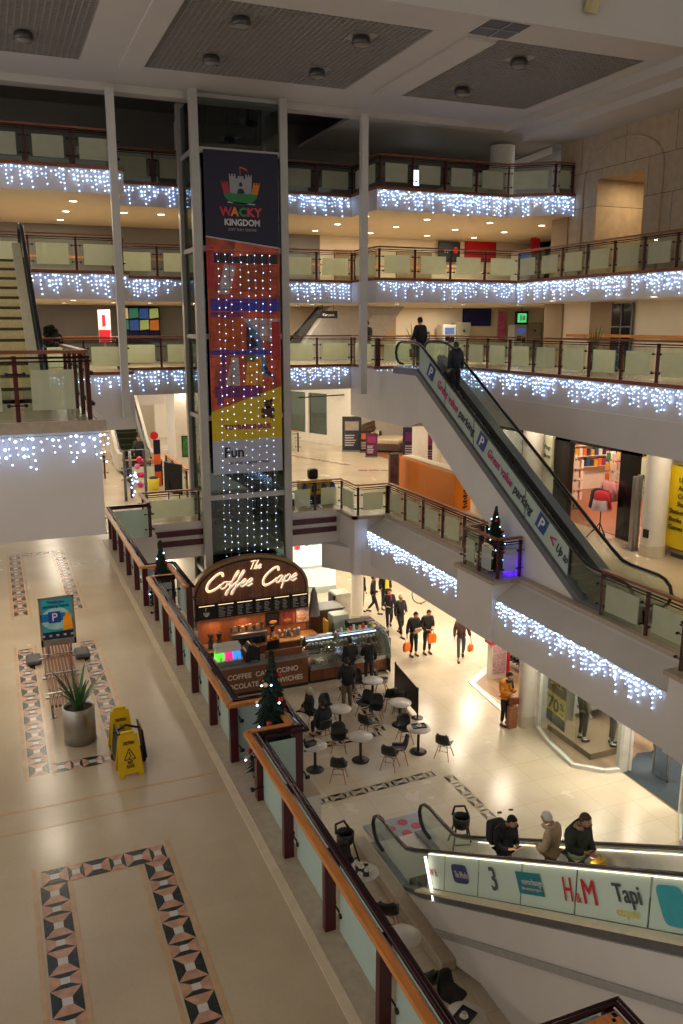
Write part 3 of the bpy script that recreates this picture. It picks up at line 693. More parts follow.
# bear and lower lettering
BR = M('bear_brown', (84, 44, 30), .6)
b = MB()
def disc(x, z, r, rz=None, n=14): b.prism([(x+r*math.cos(2*PI*k/n), z+(rz or r)*math.sin(2*PI*k/n)) for k in range(n)], (0, by-.02, 0), X_, Z_, .006)
disc(8.86, 9.28, .15); disc(8.74, 9.4, .06); disc(8.98, 9.4, .06); disc(8.86, 9.02, .17, .2); disc(8.7, 8.86, .09, .07); disc(9.0, 8.84, .09, .07); disc(8.66, 9.06, .06, .1); disc(9.04, 9.06, .06, .1)
b.build('bear_figure', BR, t)
text('TOYBARNHAUS', .22, (cx+.05, by-.02, 8.45), X_, Z_, M('letter_magenta', (150, 44, 96), .5), t, fit=1.7, bold=.012)
text('Fun', .5, (7.6, by-.02, 7.48), X_, Z_, M('letter_navy', (24, 26, 44), .5), t, bold=.012)
text('on the upper mall', .19, (8.1, by-.02, 7.22), X_, Z_, M('letter_navy', (30, 32, 52), .5), t, fit=1.5)
# hanging curtain of little lights in front of the shaft
t = thing('light_curtain', 'curtain of eight vertical strings of white lights hanging down the lift', 'fairy lights', (8.0, 28.2, 4.0))
b = MB(); b.tube([(6.85, 28.25, 14.4), (9.4, 28.25, 14.4)], .008, 4); b.build('top_wire', WIRE, t)
CB = emis('curtain_bulb', (196, 216, 255), 3.2)
for i in range(8):
    x0 = 7.15+i*.255; b = MB(); z = 14.25; x = x0; P_ = []
    while z > 3.9:
        P_.append((x, 28.2, z)); b.octa((x+random.uniform(-.02, .02), 28.18, z), .024 if random.random() > .4 else .017, 1); z -= random.uniform(.22, .3); x += random.uniform(-.02, .02)
    b.tube(P_, .003, 4, 0); b.build('light_string', [WIRE, CB], t)
# ---------------------------------------------------------------- escalators
def escalator(name, label, xa, xb, yb, zb, yt, zt, fb, ft, trussw=(.1, .1), depth=1.1, glass=None, handc=None, stepm=None, body=None, nose=None):
    s = 1 if yt > yb else -1
    mid = (xa+xb)/2
    t = thing(name, label, 'escalator', (mid, yb, zb))
    sl = (zt-zb)/abs(yt-yb)
    def zl(y):
        d = (y-yb)*s; D = abs(yt-yb); return zb if d < 0 else (zt if d > D else zb+d*sl)
    Ys = yb-s*fb; Ye = yt+s*ft
    # body
    b = MB()
    prof = [(Ys, zb), (yb, zb), (yt, zt), (Ye, zt), (Ye, zt-depth), (yt-s*.3, zt-depth-.0), (yb+s*depth*.9/sl*.6, zb-.02), (Ys, zb-.02)]
    prof = [(y, z-.12 if i < 4 else z) for i, (y, z) in enumerate(prof)]
    if not body: b.prism(prof, (xa-trussw[0], 0, 0), Y_, Z_, (xb-xa)+sum(trussw)); b.build('body', WHITE, t)
    else: body(t)
    for x in (xa, xb):
        b = MB(); w = .11
        b.prism([(Ys, zb-.12), (yb, zb-.12), (yt, zt-.12), (Ye, zt-.12), (Ye, zt+.1), (yt, zt+.1), (yb, zb+.1), (Ys, zb+.1)], (x-w, 0, 0), Y_, Z_, 2*w)
        b.build('skirt', GREYM, t)
    # steps
    b = MB(); n = int(abs(yt-yb)/.4); y = yb; P_ = [(Ys, zb-.1), (Ys, zb)]
    k = abs(yt-yb)/n
    for i in range(n):
        P_ += [(yb+s*k*i, zb+sl*k*i), (yb+s*k*i, zb+sl*k*(i+1))]
    P_ += [(Ye, zt), (Ye, zt-.1)]
    P_ += [(yt, zt-.25), (yb, zb-.1)]
    b.prism(P_, (xa+.1, 0, 0), Y_, Z_, xb-xa-.2); b.build('steps', stepm or M('ribbed_step', (60, 60, 62), .4, metal=.5, var=.2, scale=20), t)
    if nose:
        b = MB()
        for i in range(n): yy = yb+s*k*i; zz = zb+sl*k*(i+1); b.box(xa+.1, yy-s*.012, zz-.06, xb-.1, yy+s*.02, zz+.003)
        b.build('step_nosing', nose, t)
    # handrail path and glass
    H = .98
    hp = [(Ys+s*.55, zb+.22), (Ys+s*.25, zb+.25), (Ys+s*.08, zb+.38), (Ys, zb+.6), (Ys+s*.07, zb+.8), (Ys+s*.25, zb+.93), (Ys+s*.5, zb+H)]
    hp += [(yb-s*.35, zb+H), (yb, zb+H+.04), (yb+s*.4, zb+H+.04+.4*sl*.85)]
    hp += [(yt-s*.4, zt+H-.4*sl+.0), (yt, zt+H-.05), (yt+s*.4, zt+H)]
    hp += [(Ye-s*.5, zt+H), (Ye-s*.25, zt+.93), (Ye-s*.07, zt+.8), (Ye, zt+.6), (Ye-s*.08, zt+.38), (Ye-s*.25, zt+.25), (Ye-s*.55, zt+.22)]
    for x in (xa, xb):
        b = MB(); b.tube([(x, y, z) for y, z in hp], .05, 8, flat=.7); b.build('handrail', handc or RUBBER, t)
        b = MB(); b.tube([(x, y, z-.045) for y, z in hp[6:-6]], .025, 6); b.build('handrail_guide', STEEL, t)
        g_ = [(y, z-.02) for y, z in hp[2:-2]]
        base = [(Ye-s*.1, zt+.08), (yt, zt+.08), (yb, zb+.08), (Ys+s*.1, zb+.08)]
        b = MB(); b.prism(g_+base, (x-.008, 0, 0), Y_, Z_, .016); gl = b.build('balustrade', glass or GLASS, t)
    return t, zl, hp

# right hand parking escalator ----------------------------------------------
def bodyR(t):
    b = MB()
    P_ = [(27.1, Z2-.12), (25.4, Z2-.12), (16.25, Z1-.1), (15.0, Z1-.1), (15.0, Z1-.35), (17.6, Z1-.35), (20.4, 6.15), (22.6, 7.4), (24.9, 8.75), (26.0, 9.3), (26.4, 8.0), (28.9, 8.0), (28.9, Z2-.12)]
    b.prism([(27.3, Z2-.12), (25.4, Z2-.12), (16.25, Z1-.1), (15.0, Z1-.1), (15.0, Z1-.3), (18.7, Z1-.3), (20.62, 6.25), (22.61, 7.42), (24.98, 8.81), (26.0, 8.55), (28.98, 8.5), (28.98, Z2-.12)], (13.1, 0, 0), Y_, Z_, 1.35)
    b.build('body', WHITE, t)
ESR, zlR, hpR = escalator('escalator', 'long escalator on the right with Great value parking panels, climbing to the lowest gallery', 13.2, 14.3, 16.25, Z1, 25.4, Z2, 1.75, 1.75, body=bodyR)
PANELG = M('pale_green_panel', (172, 188, 180), .3, var=.03)
b = MB(); sl = (Z2-Z1)/9.15
def zr(y): return Z1+(y-16.25)*sl
b.prism([(25.3, zr(25.3)+.14), (16.9, zr(16.9)+.14), (16.9, zr(16.9)+.9), (25.3, zr(25.3)+.9)], (13.165, 0, 0), Y_, Z_, .012)
b.build('sign_panel', PANELG, ESR)
b = MB()
for y in (16.9, 18.9, 21.7, 23.5, 25.3): b.prism([(y-.01, zr(y)+.14), (y+.01, zr(y)+.14), (y+.01, zr(y)+.9), (y-.01, zr(y)+.9)], (13.15, 0, 0), Y_, Z_, .03)
b.build('panel_joint', GREYM, ESR)
SLU = Vector((0, -1, -sl)).normalized(); SLV = Vector((0, -sl, 1)).normalized()
MAG = M('magenta_letter', (178, 42, 110), .5); NV = M('dark_letter', (40, 44, 58), .5); PB = M('parking_blue', (42, 66, 132), .5)
def onR(s_, y, size, mat, dz=.42, **k): return text(s_, size, (13.145, y, zr(y)+dz), SLU, SLV, mat, ESR, align='LEFT', ext=.004, bold=.006, **k)
def Psign(y):
    b = MB(); o = Vector((13.15, y, zr(y)+.34)); b.prism([(0, 0), (.46, 0), (.46, .46), (0, .46)], o, SLU, SLV, .008); b.build('parking_sign', PB, ESR)
    text('P', .46, o+SLU*.23+SLV*.07+Vector((-.014, 0, 0)), SLU, SLV, WHITE, ESR, ext=.003, bold=.008)
MB().prism([(25.6, zr(25.6)+.1), (16.4, zr(16.4)+.1), (16.4, zr(16.4)+.42), (25.6, zr(25.6)+.42)], (14.0, 0, 0), Y_, Z_, .28).build('inner_deck', M('deck_grey', (128, 130, 130), .35, metal=.3), ESR)
Psign(24.75); onR('Great value', 24.03, .36, MAG, fit=1.5); onR('parking', 22.62, .36, NV, fit=1.04)
Psign(21.52); onR('Great value', 20.92, .36, MAG, fit=1.5); onR('parking', 19.5, .36, NV, fit=1.02)
Psign(18.4); onR('<', 17.8, .5, MAG, dz=.36); onR('Up to', 17.45, .32, NV, fit=.55)

# escalator coming up towards the camera with the lit logo panels --------------
def bodyB(t):
    b = MB()
    b.prism([(16.1, 0), (16.1, .06), (14.4, .06), (13.5, .45), (5.5, Z1-.12), (3.6, Z1-.12), (3.6, 3.2), (5.7, 3.2), (9.6, .95), (12.2, 0)], (7.24, 0, 0), Y_, Z_, 1.5); b.build('body', WHITE, t)
    b = MB(); b.prism([(13.2, -.0), (13.2, .04), (5.6, 4.38), (5.6, 4.26), (13.0, 0)], (7.2, 0, 0), Y_, Z_, .05); b.build('groove_shade_strip', M('shadow_gap_grey', (160, 156, 152), .6), t)  # flat grey strip; the groove's shade is put into its colour
ESB, zlB, hpB = escalator('escalator', 'escalator in the lower right with lit shop logo panels, three riders on it', 7.4, 8.62, 14.4, 0, 5.5, Z1, 1.7, 1.9, body=bodyB, handc=M('dark_bronze_rubber', (44, 38, 34), .2))
slb = Z1/8.9
def zb_(y): return (14.4-y)*slb
LITP = bpy.data.materials.new('backlit_panel'); LITP.use_nodes = True
p = LITP.node_tree.nodes['Principled BSDF']; p.inputs['Base Color'].default_value = (*lin((196, 214, 200)), 1); p.inputs['Emission Color'].default_value = (*lin((196, 216, 196)), 1); p.inputs['Emission Strength'].default_value = .04; p.inputs['Roughness'].default_value = .4
for y0, y1 in ((13.35, 12.7), (12.66, 11.5), (11.46, 10.2), (10.16, 8.85), (8.81, 7.4), (7.36, 5.6)):
    b = MB(); b.prism([(y0, zb_(y0)+.16), (y1, zb_(y1)+.16), (y1, zb_(y1)+.92), (y0, zb_(y0)+.92)], (7.37, 0, 0), Y_, Z_, .012); b.build('logo_panel', LITP, ESB)
TUBE = emis('led_strip', (255, 240, 205), 2.6)
for x, z0 in ((7.345, .93), (8.5, .9)):
    b = MB(); b.prism([(13.3, zb_(13.3)+z0), (5.5, zb_(5.5)+z0), (5.5, zb_(5.5)+z0+.014), (13.3, zb_(13.3)+z0+.014)], (x, 0, 0), Y_, Z_, .02); b.build('led_strip', TUBE, ESB)
b = MB(); b.prism([(13.5, zb_(13.5)+.1), (5.5, zb_(5.5)+.1), (5.5, zb_(5.5)+.15), (13.5, zb_(13.5)+.15)], (7.15, 0, 0), Y_, Z_, .2); b.build('sill', M('cream_lit_sill', (226, 214, 186), .3), ESB)  # LED light falling on the ledge is put into the cream colour
b = MB(); b.tube([(7.3, 13.35, 1.5), (7.3, 12.95, .75)], .03, 8); b.build('light_tube', emis('tube_light', (255, 240, 220), 3), ESB)
BU = Vector((0, -1, slb)).normalized(); BV = Vector((0, slb, 1)).normalized()
def onB(s_, y, size, mat, dz=.45, fit=None, **k): return text(s_, size, (7.345, y, zb_(y)+dz), BU, BV, mat, ESB, ext=.004, fit=fit, **k)
def badge(y, w, h, mat, dz=.38, n=0):
    pts = [(-w/2, 0), (w/2, 0), (w/2, h), (-w/2, h)]
    if n: pts = [(w/2*(1 if math.cos(a) > 0 else -1)*abs(math.cos(a))**.4, h/2+h/2*(1 if math.sin(a) > 0 else -1)*abs(math.sin(a))**.4) for a in [2*PI*k/24 for k in range(24)]]
    b = MB(); b.prism(pts, (7.355, y, zb_(y)+dz), BU, BV, .006); b.build('logo_badge', mat, ESB)
badge(12.0, .62, .34, M('works_blue', (52, 66, 118), .5), n=1); onB('The Works', 12.0, .17, WHITE, fit=.52, dz=.5)
TH = M('three_grey', (74, 78, 80), .5)
onB('3', 10.87, .55, TH, dz=.36, bold=.004)
badge(9.85, .75, .34, M('exchange_teal', (28, 128, 142), .5)); onB('eurochange', 9.85, .14, WHITE, dz=.56, fit=.62); onB('the currency experts', 9.85, .07, WHITE, dz=.46)
RED = M('fashion_red', (206, 30, 48), .5)
onB('H', 8.93, .5, RED, shear=.25, bold=0, dz=.38, fit=.27); onB('&', 8.7, .2, RED, dz=.38, fit=.12); onB('M', 8.45, .5, RED, shear=.1, bold=0, dz=.38, fit=.34)
onB('Tapi', 7.72, .34, M('tapi_grey', (70, 74, 82), .5), dz=.5, bold=.004); onB('carpets', 7.7, .17, M('tapi_yellow', (226, 206, 96), .5), dz=.28)
badge(6.85, .5, .5, M('aqua_round', (60, 170, 186), .5), n=1, dz=.25)
onB('W h', 13.05, .2, M('red_letter', (160, 40, 60), .5))
MB().box(7.5, 14.5, .005, 8.5, 16.9, .02).build('landing_plate', M('landing_steel', (150, 152, 154), .3, metal=.6), ESB)
t = thing('floor_sticker', 'floor sticker with red and blue pictograms at the foot of the logo escalator', 'floor sticker', (8.2, 16.3, 0))
b = MB(); b.box(7.75, 15.75, .022, 8.95, 16.9, .028); b.build('sheet', M('sticker_grey', (150, 156, 170), .4), t)
b = MB()
for i, (x, y) in enumerate(((8.0, 16.0), (8.35, 16.2), (8.7, 16.4), (8.05, 16.5), (8.45, 16.65))): b.cyl(x, y, .028, .033, .13, 14)
b.build('pictogram', M('pictogram_red', (176, 60, 76), .5), t)
MB().prism([(13.6, zb_(13.6)+.08), (5.5, zb_(5.5)+.08), (5.5, zb_(5.5)+.88), (13.6, zb_(13.6)+.88)], (8.52, 0, 0), Y_, Z_, .03).build('inner_panel', M('inner_white', (232, 226, 214), .3), ESB)
# comb plate stripe
MB().box(7.5, 14.2, .07, 8.52, 14.5, .09).build('comb_plate', M('safety_yellow', (206, 160, 40), .5), ESB)

# stair wall below with a sloping wooden rail
b = MB(); b.prism([(12.8, 0), (3, 0), (3, 3.6), (5.7, 3.3), (9.6, .97)], (7.5, 0, 0), Y_, Z_, .3); b.build('wall_right', WHITE, kind='structure')
t = thing('stair_handrail', 'thin sloping orange wall handrail below the logo escalator', 'handrail', (7.4, 10.0, 0)); b = MB()
b.tube([(7.42, 10.45, 1.05), (7.42, 8.1, -.0+.75)], .035, 8); b.build('rail', ORWOOD, t)
b = MB(); [b.tube([(7.42, y, z), (7.5, y, z)], .015, 6) for y, z in ((10.2, 1.0), (8.7, .8))]; b.build('bracket', GREYM, t)
MB().box(7.47, 8.95, 1.55, 7.5, 9.25, 1.95).build('wall_plate', BLACKM, label='small black plate on the white wall below the logo escalator', cat='wall plate')
# stone kerb between café tables and the escalator
b = MB(); b.rbox(6.92, 11.9, 0, 7.24, 16.2, .26, .03); b.build('trim_15', CURB, kind='structure')

# short flight at the left going up from the landing ---------------------------
LSTEP = M('step_light_tint', (236, 218, 170), .4, metal=.2, var=.2, scale=20, stretch=(1, 1, 8))  # the steps' underlighting is put into this bright base colour
XL = (-.2, 1.02)
def bodyL(t):
    b = MB(); b.prism([(18.2, Z2), (19.4, Z2), (24.7, Z3-.15), (28.8, Z3-.15), (28.8, Z3-.9), (24.9, Z3-1.1), (19.6, Z2-.1)], (XL[0]-.1, 0, 0), Y_, Z_, XL[1]-XL[0]+.2); b.build('body', WHITE, t)
ESL, _, _ = escalator('escalator', 'escalator at the left edge rising to the middle gallery, ridged steps coloured as if lit from below', XL[0], XL[1], 19.2, Z2, 24.7, Z3, 1.0, 1.6, body=bodyL, stepm=LSTEP, nose=M('nosing_dark', (70, 62, 48), .5))
MB().prism([(19.0, Z2+.1), (24.7, Z3+.1), (24.7, Z3+.45), (19.0, Z2+.45)], (XL[1]-.26, 0, 0), Y_, Z_, .2).build('inner_deck', M('cream_deck', (226, 216, 186), .3), ESL)

# far escalator beyond the bridge, left ---------------------------------------
def bodyF(t):
    b = MB(); b.prism([(39, Z1), (41, Z1), (49.5, Z2-.1), (51, Z2-.1), (51, Z2-1), (42, Z1-.05)], (5.2, 0, 0), Y_, Z_, 1.6); b.build('body', WHITE, t)
    for x in (5.25, 6.75):
        b = MB(); b.prism([(40, Z1+.1), (41, Z1+.1), (49.5, Z2+.1), (49.5, Z2+1), (41, Z1+1), (40, Z1+.9)], (x-.12, 0, 0), Y_, Z_, .2); b.build('side_panel', M('cream_side', (200, 192, 176), .4), t)
escalator('escalator', 'distant escalator beyond the bridge with dark green steps', 5.35, 6.65, 41, Z1, 49.5, Z2, 1.0, .8, body=bodyF, stepm=M('dark_green_step', (44, 52, 30), .4, metal=.3, var=.3, scale=10))
# pale escalator seen side on behind the lift (gallery to gallery)
def bodyG(t):
    b = MB(); b.prism([(36, Z2), (35, Z2), (30.5, 0), (36, 0)], (0, 0, 0), Y_, Z_, .1)
b = MB(); b.prism([(12.2, Z2), (14.0, 12.8), (17.6, 12.8), (15.6, Z2)], (0, 36.6, 0), X_, Z_, 1.2)
t = thing('escalator', 'pale escalator flank seen side on behind the lowest gallery railing, right of the lift', 'escalator', (14, 36.5, Z2))
b.build('body', M('grey_white_flank', (176, 172, 168), .5), t)
b = MB(); b.prism([(14.4, Z2), (16.0, 12.4), (17.2, 12.4), (15.8, Z2)], (0, 35.36, 0), X_, Z_, -.02); b.build('flank_panel', M('flank_light', (196, 192, 188), .5), t)
b = MB(); b.tube([(11.9, 35.9, Z2+.5), (13.6, 35.9, 12.75)], .05, 6); b.build('handrail', RUBBER, t)
b = MB(); b.prism([(12.1, Z2), (13.8, 12.75), (13.5, 12.75), (11.9, Z2+.3)], (0, 35.9, 0), X_, Z_, .02); b.build('balustrade', M('dark_balustrade', (60, 62, 62), .2), t)
# ---------------------------------------------------------------- marble inlays
SANDM = M('sand_marble', (176, 160, 134), .25, var=.1)
def inlay(name, runs, w, z, L=.62, mats=None):
    """bands of geometric marble: runs = ((x0, y0), (x1, y1)) centre lines"""
    b = MB()
    for (p, q_) in runs:
        p = Vector((*p, 0)); q_ = Vector((*q_, 0)); d = q_-p; T = d.length; d.normalize(); s_ = Vector((-d.y, d.x, 0))
        n = max(1, round(T/L)); k = T/n; h = w/2
        def P(a, c): v = p+d*a+s_*c; return (v.x, v.y, z)
        for i in range(n):
            for (u0, u1, cs, side, end) in ((k*i, k*i+k*.62, .055, 1, 0), (k*i+k*.62, k*(i+1), .05, 0, 1)):
                m = (u0+u1)/2; cc = cs*w/.33
                A = [P(u0, -h), P(u1, -h), P(u1, h), P(u0, h)]; B = [P(m-cc, -cc), P(m+cc, -cc), P(m+cc, cc), P(m-cc, cc)]
                b.add([A[0], A[1], B[1], B[0]], [(0, 1, 2, 3)], side); b.add([A[2], A[3], B[3], B[2]], [(0, 1, 2, 3)], side)
                b.add([A[1], A[2], B[2], B[1]], [(0, 1, 2, 3)], end); b.add([A[3], A[0], B[0], B[3]], [(0, 1, 2, 3)], end)
                b.add(B, [(0, 1, 2, 3)], 2)
    return b.build(name, mats or [PINK, DGREEN, PALE], kind='structure')
zi = Z1+.004
inlay('trim_20', [((.19, 9.9), (.19, 2)), ((1.46, 9.9), (1.46, 2)), ((.05, 10.05), (1.6, 10.05))], .32, zi)
inlay('trim_21', [((.17, 12.7), (.17, 18.3)), ((1.44, 12.95), (1.44, 18.3)), ((.35, 12.85), (1.3, 12.85))], .3, zi)
inlay('trim_22', [((.17, 20.6), (.17, 26.5)), ((1.44, 20.6), (1.44, 26.5)), ((.35, 26.4), (1.3, 26.4))], .3, zi)
b = MB()
for y0, y1 in ((2, 10.3), (12.6, 18.5), (20.4, 26.7)):
    for x0, x1 in ((-.06, 0), (.36, .41), (1.22, 1.27), (1.64, 1.7)): b.box(x0, y0, zi-.003, x1, y1, zi-.001)
b.box(-2, 11.2, zi-.003, 2.75, 11.24, zi-.001); b.box(-2, 11.75, zi-.003, 2.75, 11.8, zi-.001)
b.build('trim_23', M('tan_stone_line', (190, 158, 122), .25, var=.1), kind='structure')
inlay('trim_24', [((3.5, 18.2), (10.3, 18.45)), ((10.6, 18.2), (10.6, 14.5))], .3, .004, .62, [SANDM, DGREEN, PALE])
inlay('trim_25', [((3.5, 21.0), (9.9, 21.1)), ((10.0, 21.2), (10.4, 24.8))], .3, .004, .62, [SANDM, DGREEN, PALE])
inlay('trim_26', [((13.6, 44), (16, 38)), ((15.8, 36.5), (18, 35.5))], .3, zi, .62)

# ---------------------------------------------------------------- walkway furniture
SLATW = M('bench_slat_wood', (118, 66, 42), .4, var=.15, scale=4)
t = thing('bench', 'long slatted wooden bench with metal straps on the patterned walkway', 'bench', (.78, 15.9, Z1))
for i in range(9):
    x = .47+i*.062; b = MB(); b.rbox(x, 14.2, Z1+.4, x+.038, 17.1, Z1+.45, .008); b.build('slat', SLATW, t)
for y in (14.7, 15.6, 16.6):
    b = MB(); b.rbox(.4, y-.03, Z1+.37, 1.08, y+.03, Z1+.4, .005); b.rbox(.42, y-.02, Z1+.455, 1.06, y+.02, Z1+.47, .004); b.build('strap', STEEL, t)
for y in (14.7, 16.6):
    for x in (.5, .98): b = MB(); b.tube([(x, y, Z1), (x, y, Z1+.38)], .02, 8); b.cyl(x, y, Z1, Z1+.01, .06, 12); b.build('leg', STEEL, t)
# poster stand
t = thing('poster_stand', 'silver framed poster stand with teal parking poster behind the slatted bench', 'sign stand', (.84, 17.75, Z1))
fx0, fx1, fz0, fz1, fy = .48, 1.18, Z1+.3, Z1+1.36, 17.5
b = MB()
b.rbox(fx0, fy-.02, fz0, fx0+.05, fy+.02, fz1, .006); b.rbox(fx1-.05, fy-.02, fz0, fx1, fy+.02, fz1, .006); b.rbox(fx0, fy-.02, fz1-.05, fx1, fy+.02, fz1, .006); b.rbox(fx0, fy-.02, fz0, fx1, fy+.02, fz0+.14, .006)
b.build('frame', STEEL, t)
b = MB(); b.box(fx0+.05, fy-.01, fz0+.14, fx1-.05, fy+.01, fz1-.05); po = b.build('poster', M('poster_teal', (40, 146, 168), .3, var=.15, scale=3), t)
b = MB(); b.box(fx0+.05, fy-.014, fz0+.14, fx1-.05, fy-.011, fz0+.3); b.build('poster_footer', M('poster_navy', (24, 44, 66), .3), po)
b = MB(); b.prism([(.36*math.cos(2*PI*k/20)*.85, .24*math.sin(2*PI*k/20)) for k in range(20)], (.82, fy-.012, Z1+.88), X_, Z_, .003); b.build('poster_cloud', M('poster_pale', (150, 196, 200), .3, var=.2), po)
b = MB(); b.rbox(.5, fy-.02, Z1+.83, 1.0, fy-.015, Z1+1.0, .002); b.build('poster_panel', M('poster_blue', (20, 104, 170), .3), po)
b = MB(); b.rbox(.66, fy-.026, Z1+.8, .9, fy-.02, Z1+1.04, .002); b.build('poster_badge', M('poster_deep_blue', (26, 66, 150), .3), po)
text('P', .24, (.78, fy-.03, Z1+.84), X_, Z_, WHITE, po)
text('Thank you', .08, (.82, fy-.02, Z1+1.22), X_, Z_, M('poster_ink', (16, 60, 84), .4), po)
text('parking here', .08, (.82, fy-.02, Z1+1.13), X_, Z_, M('poster_ink', (16, 60, 84), .4), po, fit=.5)
b = MB(); b.prism([(0, 0), (.2, .02), (.18, .28), (.1, .36), (.02, .28)], (.93, fy-.03, Z1+.62), X_, Z_, .003); b.ball((1.03, fy-.03, Z1+.98), (.04, .004, .05)); b.build('poster_figure', M('poster_orange', (236, 156, 34), .3), po)
for i in range(5):
    text('abcde'[i].upper() if False else '=', .12, (.54+i*.14, fy-.018, Z1+.48), X_, Z_, WHITE, po)
for x in (.34, 1.3):
    b = MB(); b.rbox(x-.18, fy-.25, Z1, x+.12, fy+.25, Z1+.11, .05); b.build('base_weight', M('base_grey', (74, 74, 76), .5), t)
b = MB(); b.tube([(.6, fy, Z1+.05), (.6, fy, fz0+.05)], .02, 8); b.tube([(1.06, fy, Z1+.05), (1.06, fy, fz0+.05)], .02, 8); b.tube([(.2, fy, Z1+.06), (1.4, fy, Z1+.06)], .02, 8); b.build('base_bar', GREYM, t)
# planter
t = thing('potted_plant', 'spiky green plant in a round brushed steel planter in front of the bench', 'potted plant', (.87, 13.65, Z1))
b = MB(); b.lathe([(.24, Z1), (.26, Z1+.01), (.26, Z1+.62), (.25, Z1+.635), (.235, Z1+.63), (.235, Z1+.55)], .87, 13.65, 32, cap=False); b.cyl(.87, 13.65, Z1, Z1+.02, .25, 24); b.build('planter', STEEL, t)
b = MB(); b.cyl(.87, 13.65, Z1+.52, Z1+.57, .236, 24); b.build('soil', M('dark_soil', (50, 36, 26), .9, var=.4, scale=40), t)
LEAF = M('blade_green', (60, 104, 60), .45, var=.35, scale=5)
def blades(parent, x, y, z, n, hmin, hmax, spread, mat=LEAF, w=.03, name='leaf'):
    for i in range(n):
        a = 2*PI*i/n+random.uniform(-.3, .3); h = random.uniform(hmin, hmax); s_ = random.uniform(.3, 1)*spread
        b = MB(); vs = []; K = 6
        for k in range(K+1):
            f = k/K; r = s_*f**1.5; ww = w*(1-f**2)*(.6+f)+.002
            cx, cy, cz = x+.05*math.cos(a)+r*math.cos(a), y+.05*math.sin(a)+r*math.sin(a), z+h*(f-.18*s_/spread*f*f)
            vs += [(cx-ww*math.sin(a), cy+ww*math.cos(a), cz), (cx+ww*.0, cy, cz-.008), (cx+ww*math.sin(a), cy-ww*math.cos(a), cz)]
        fs = []
        for k in range(K): fs += [(3*k, 3*k+1, 3*k+4, 3*k+3), (3*k+1, 3*k+2, 3*k+5, 3*k+4)]
        b.add(vs, fs, 0, True); b.build(name, mat, parent)
blades(t, .87, 13.65, Z1+.52, 20, .4, .85, .5, w=.032)
# two wet floor signs and the black base behind them
CY = M('caution_yellow', (214, 176, 10), .4, var=.04)
def cone_sign(x, y, rz, label, big=1.):
    t = thing('caution_sign', label, 'wet floor sign', (x, y, Z1), 'yellow caution signs', rz)
    H = .78*big; lean = .15
    for s in (-1, 1):
        b = MB(); pts = [(x*1.3, y) for x, y in [(-.15, 0), (-.09, 0), (-.085, .05), (.085, .05), (.09, 0), (.15, 0), (.12, H*.82), (.11, H), (-.11, H), (-.12, H*.82)]]
        v = Vector((0, -s*lean*-1, H)).normalized() if False else Vector((0, s*-lean, 0))
        up = (Vector((0, 0, H))-Vector((0, s*lean, 0))).normalized()
        b.prism(pts, (0, s*lean-.01, 0), X_*(1 if s < 0 else 1), up, .02)
        pn = b.build('front_panel' if s < 0 else 'back_panel', CY, t, local=True)
        if s < 0:
            nrm = X_.cross(up)
            o = Vector((0, -lean, 0))
            def pt(u, vv, d=.03): return o+X_*u+up*vv+nrm*d
            ink = M('caution_ink', (24, 24, 22), .5)
            m = MB()
            for sx in (-1, 1): m.tube([pt(sx*.085, .27), pt(0, .44)], .008, 5)
            m.tube([pt(-.085, .27), pt(.085, .27)], .008, 5); m.ball(pt(.0, .37), (.012, .012, .012)); m.tube([pt(0, .36), pt(.02, .31), pt(-.02, .285)], .008, 5)
            m.build('warning_triangle', ink, pn, local=True)
            for (s_, zz, f) in (('CAUTION', .5, .17), ('WET', .2, .09), ('FLOOR', .14, .12)):
                tx = text(s_, .07, pt(0, zz), X_, up, ink, None, fit=f, bold=.002); tx.parent = pn
    b = MB(); b.rbox(-.1, -.02, H-.02, .1, .03, H+.03, .01); b.build('handle', CY, t, local=True)
    return t
cone_sign(1.47, 12.3, math.radians(4), 'yellow caution wet floor sign, the one in front with the black warning triangle', .84)
cone_sign(1.47, 13.15, math.radians(2), 'yellow caution sign standing just behind another in the walkway', .88)
t = thing('floor_blower', 'black plastic floor dryer box between the yellow caution signs', 'floor dryer', (1.5, 12.8, Z1), rz=math.radians(2))
b = MB(); b.rbox(-.2, -.3, 0, .26, .12, .1, .03); b.xbox((-.17, -.1, .32), (.03, .42, .5), (0, .1, 0)); b.xbox((.24, -.1, .32), (.03, .42, .5), (0, -.1, 0)); b.build('body', BLACK, t, bevel=.01, local=True)
MB().tube([(-.2, -.1, .5), (.0, -.1, .6), (.24, -.1, .5)], .02, 8).build('handle', BLACK, t, local=True)

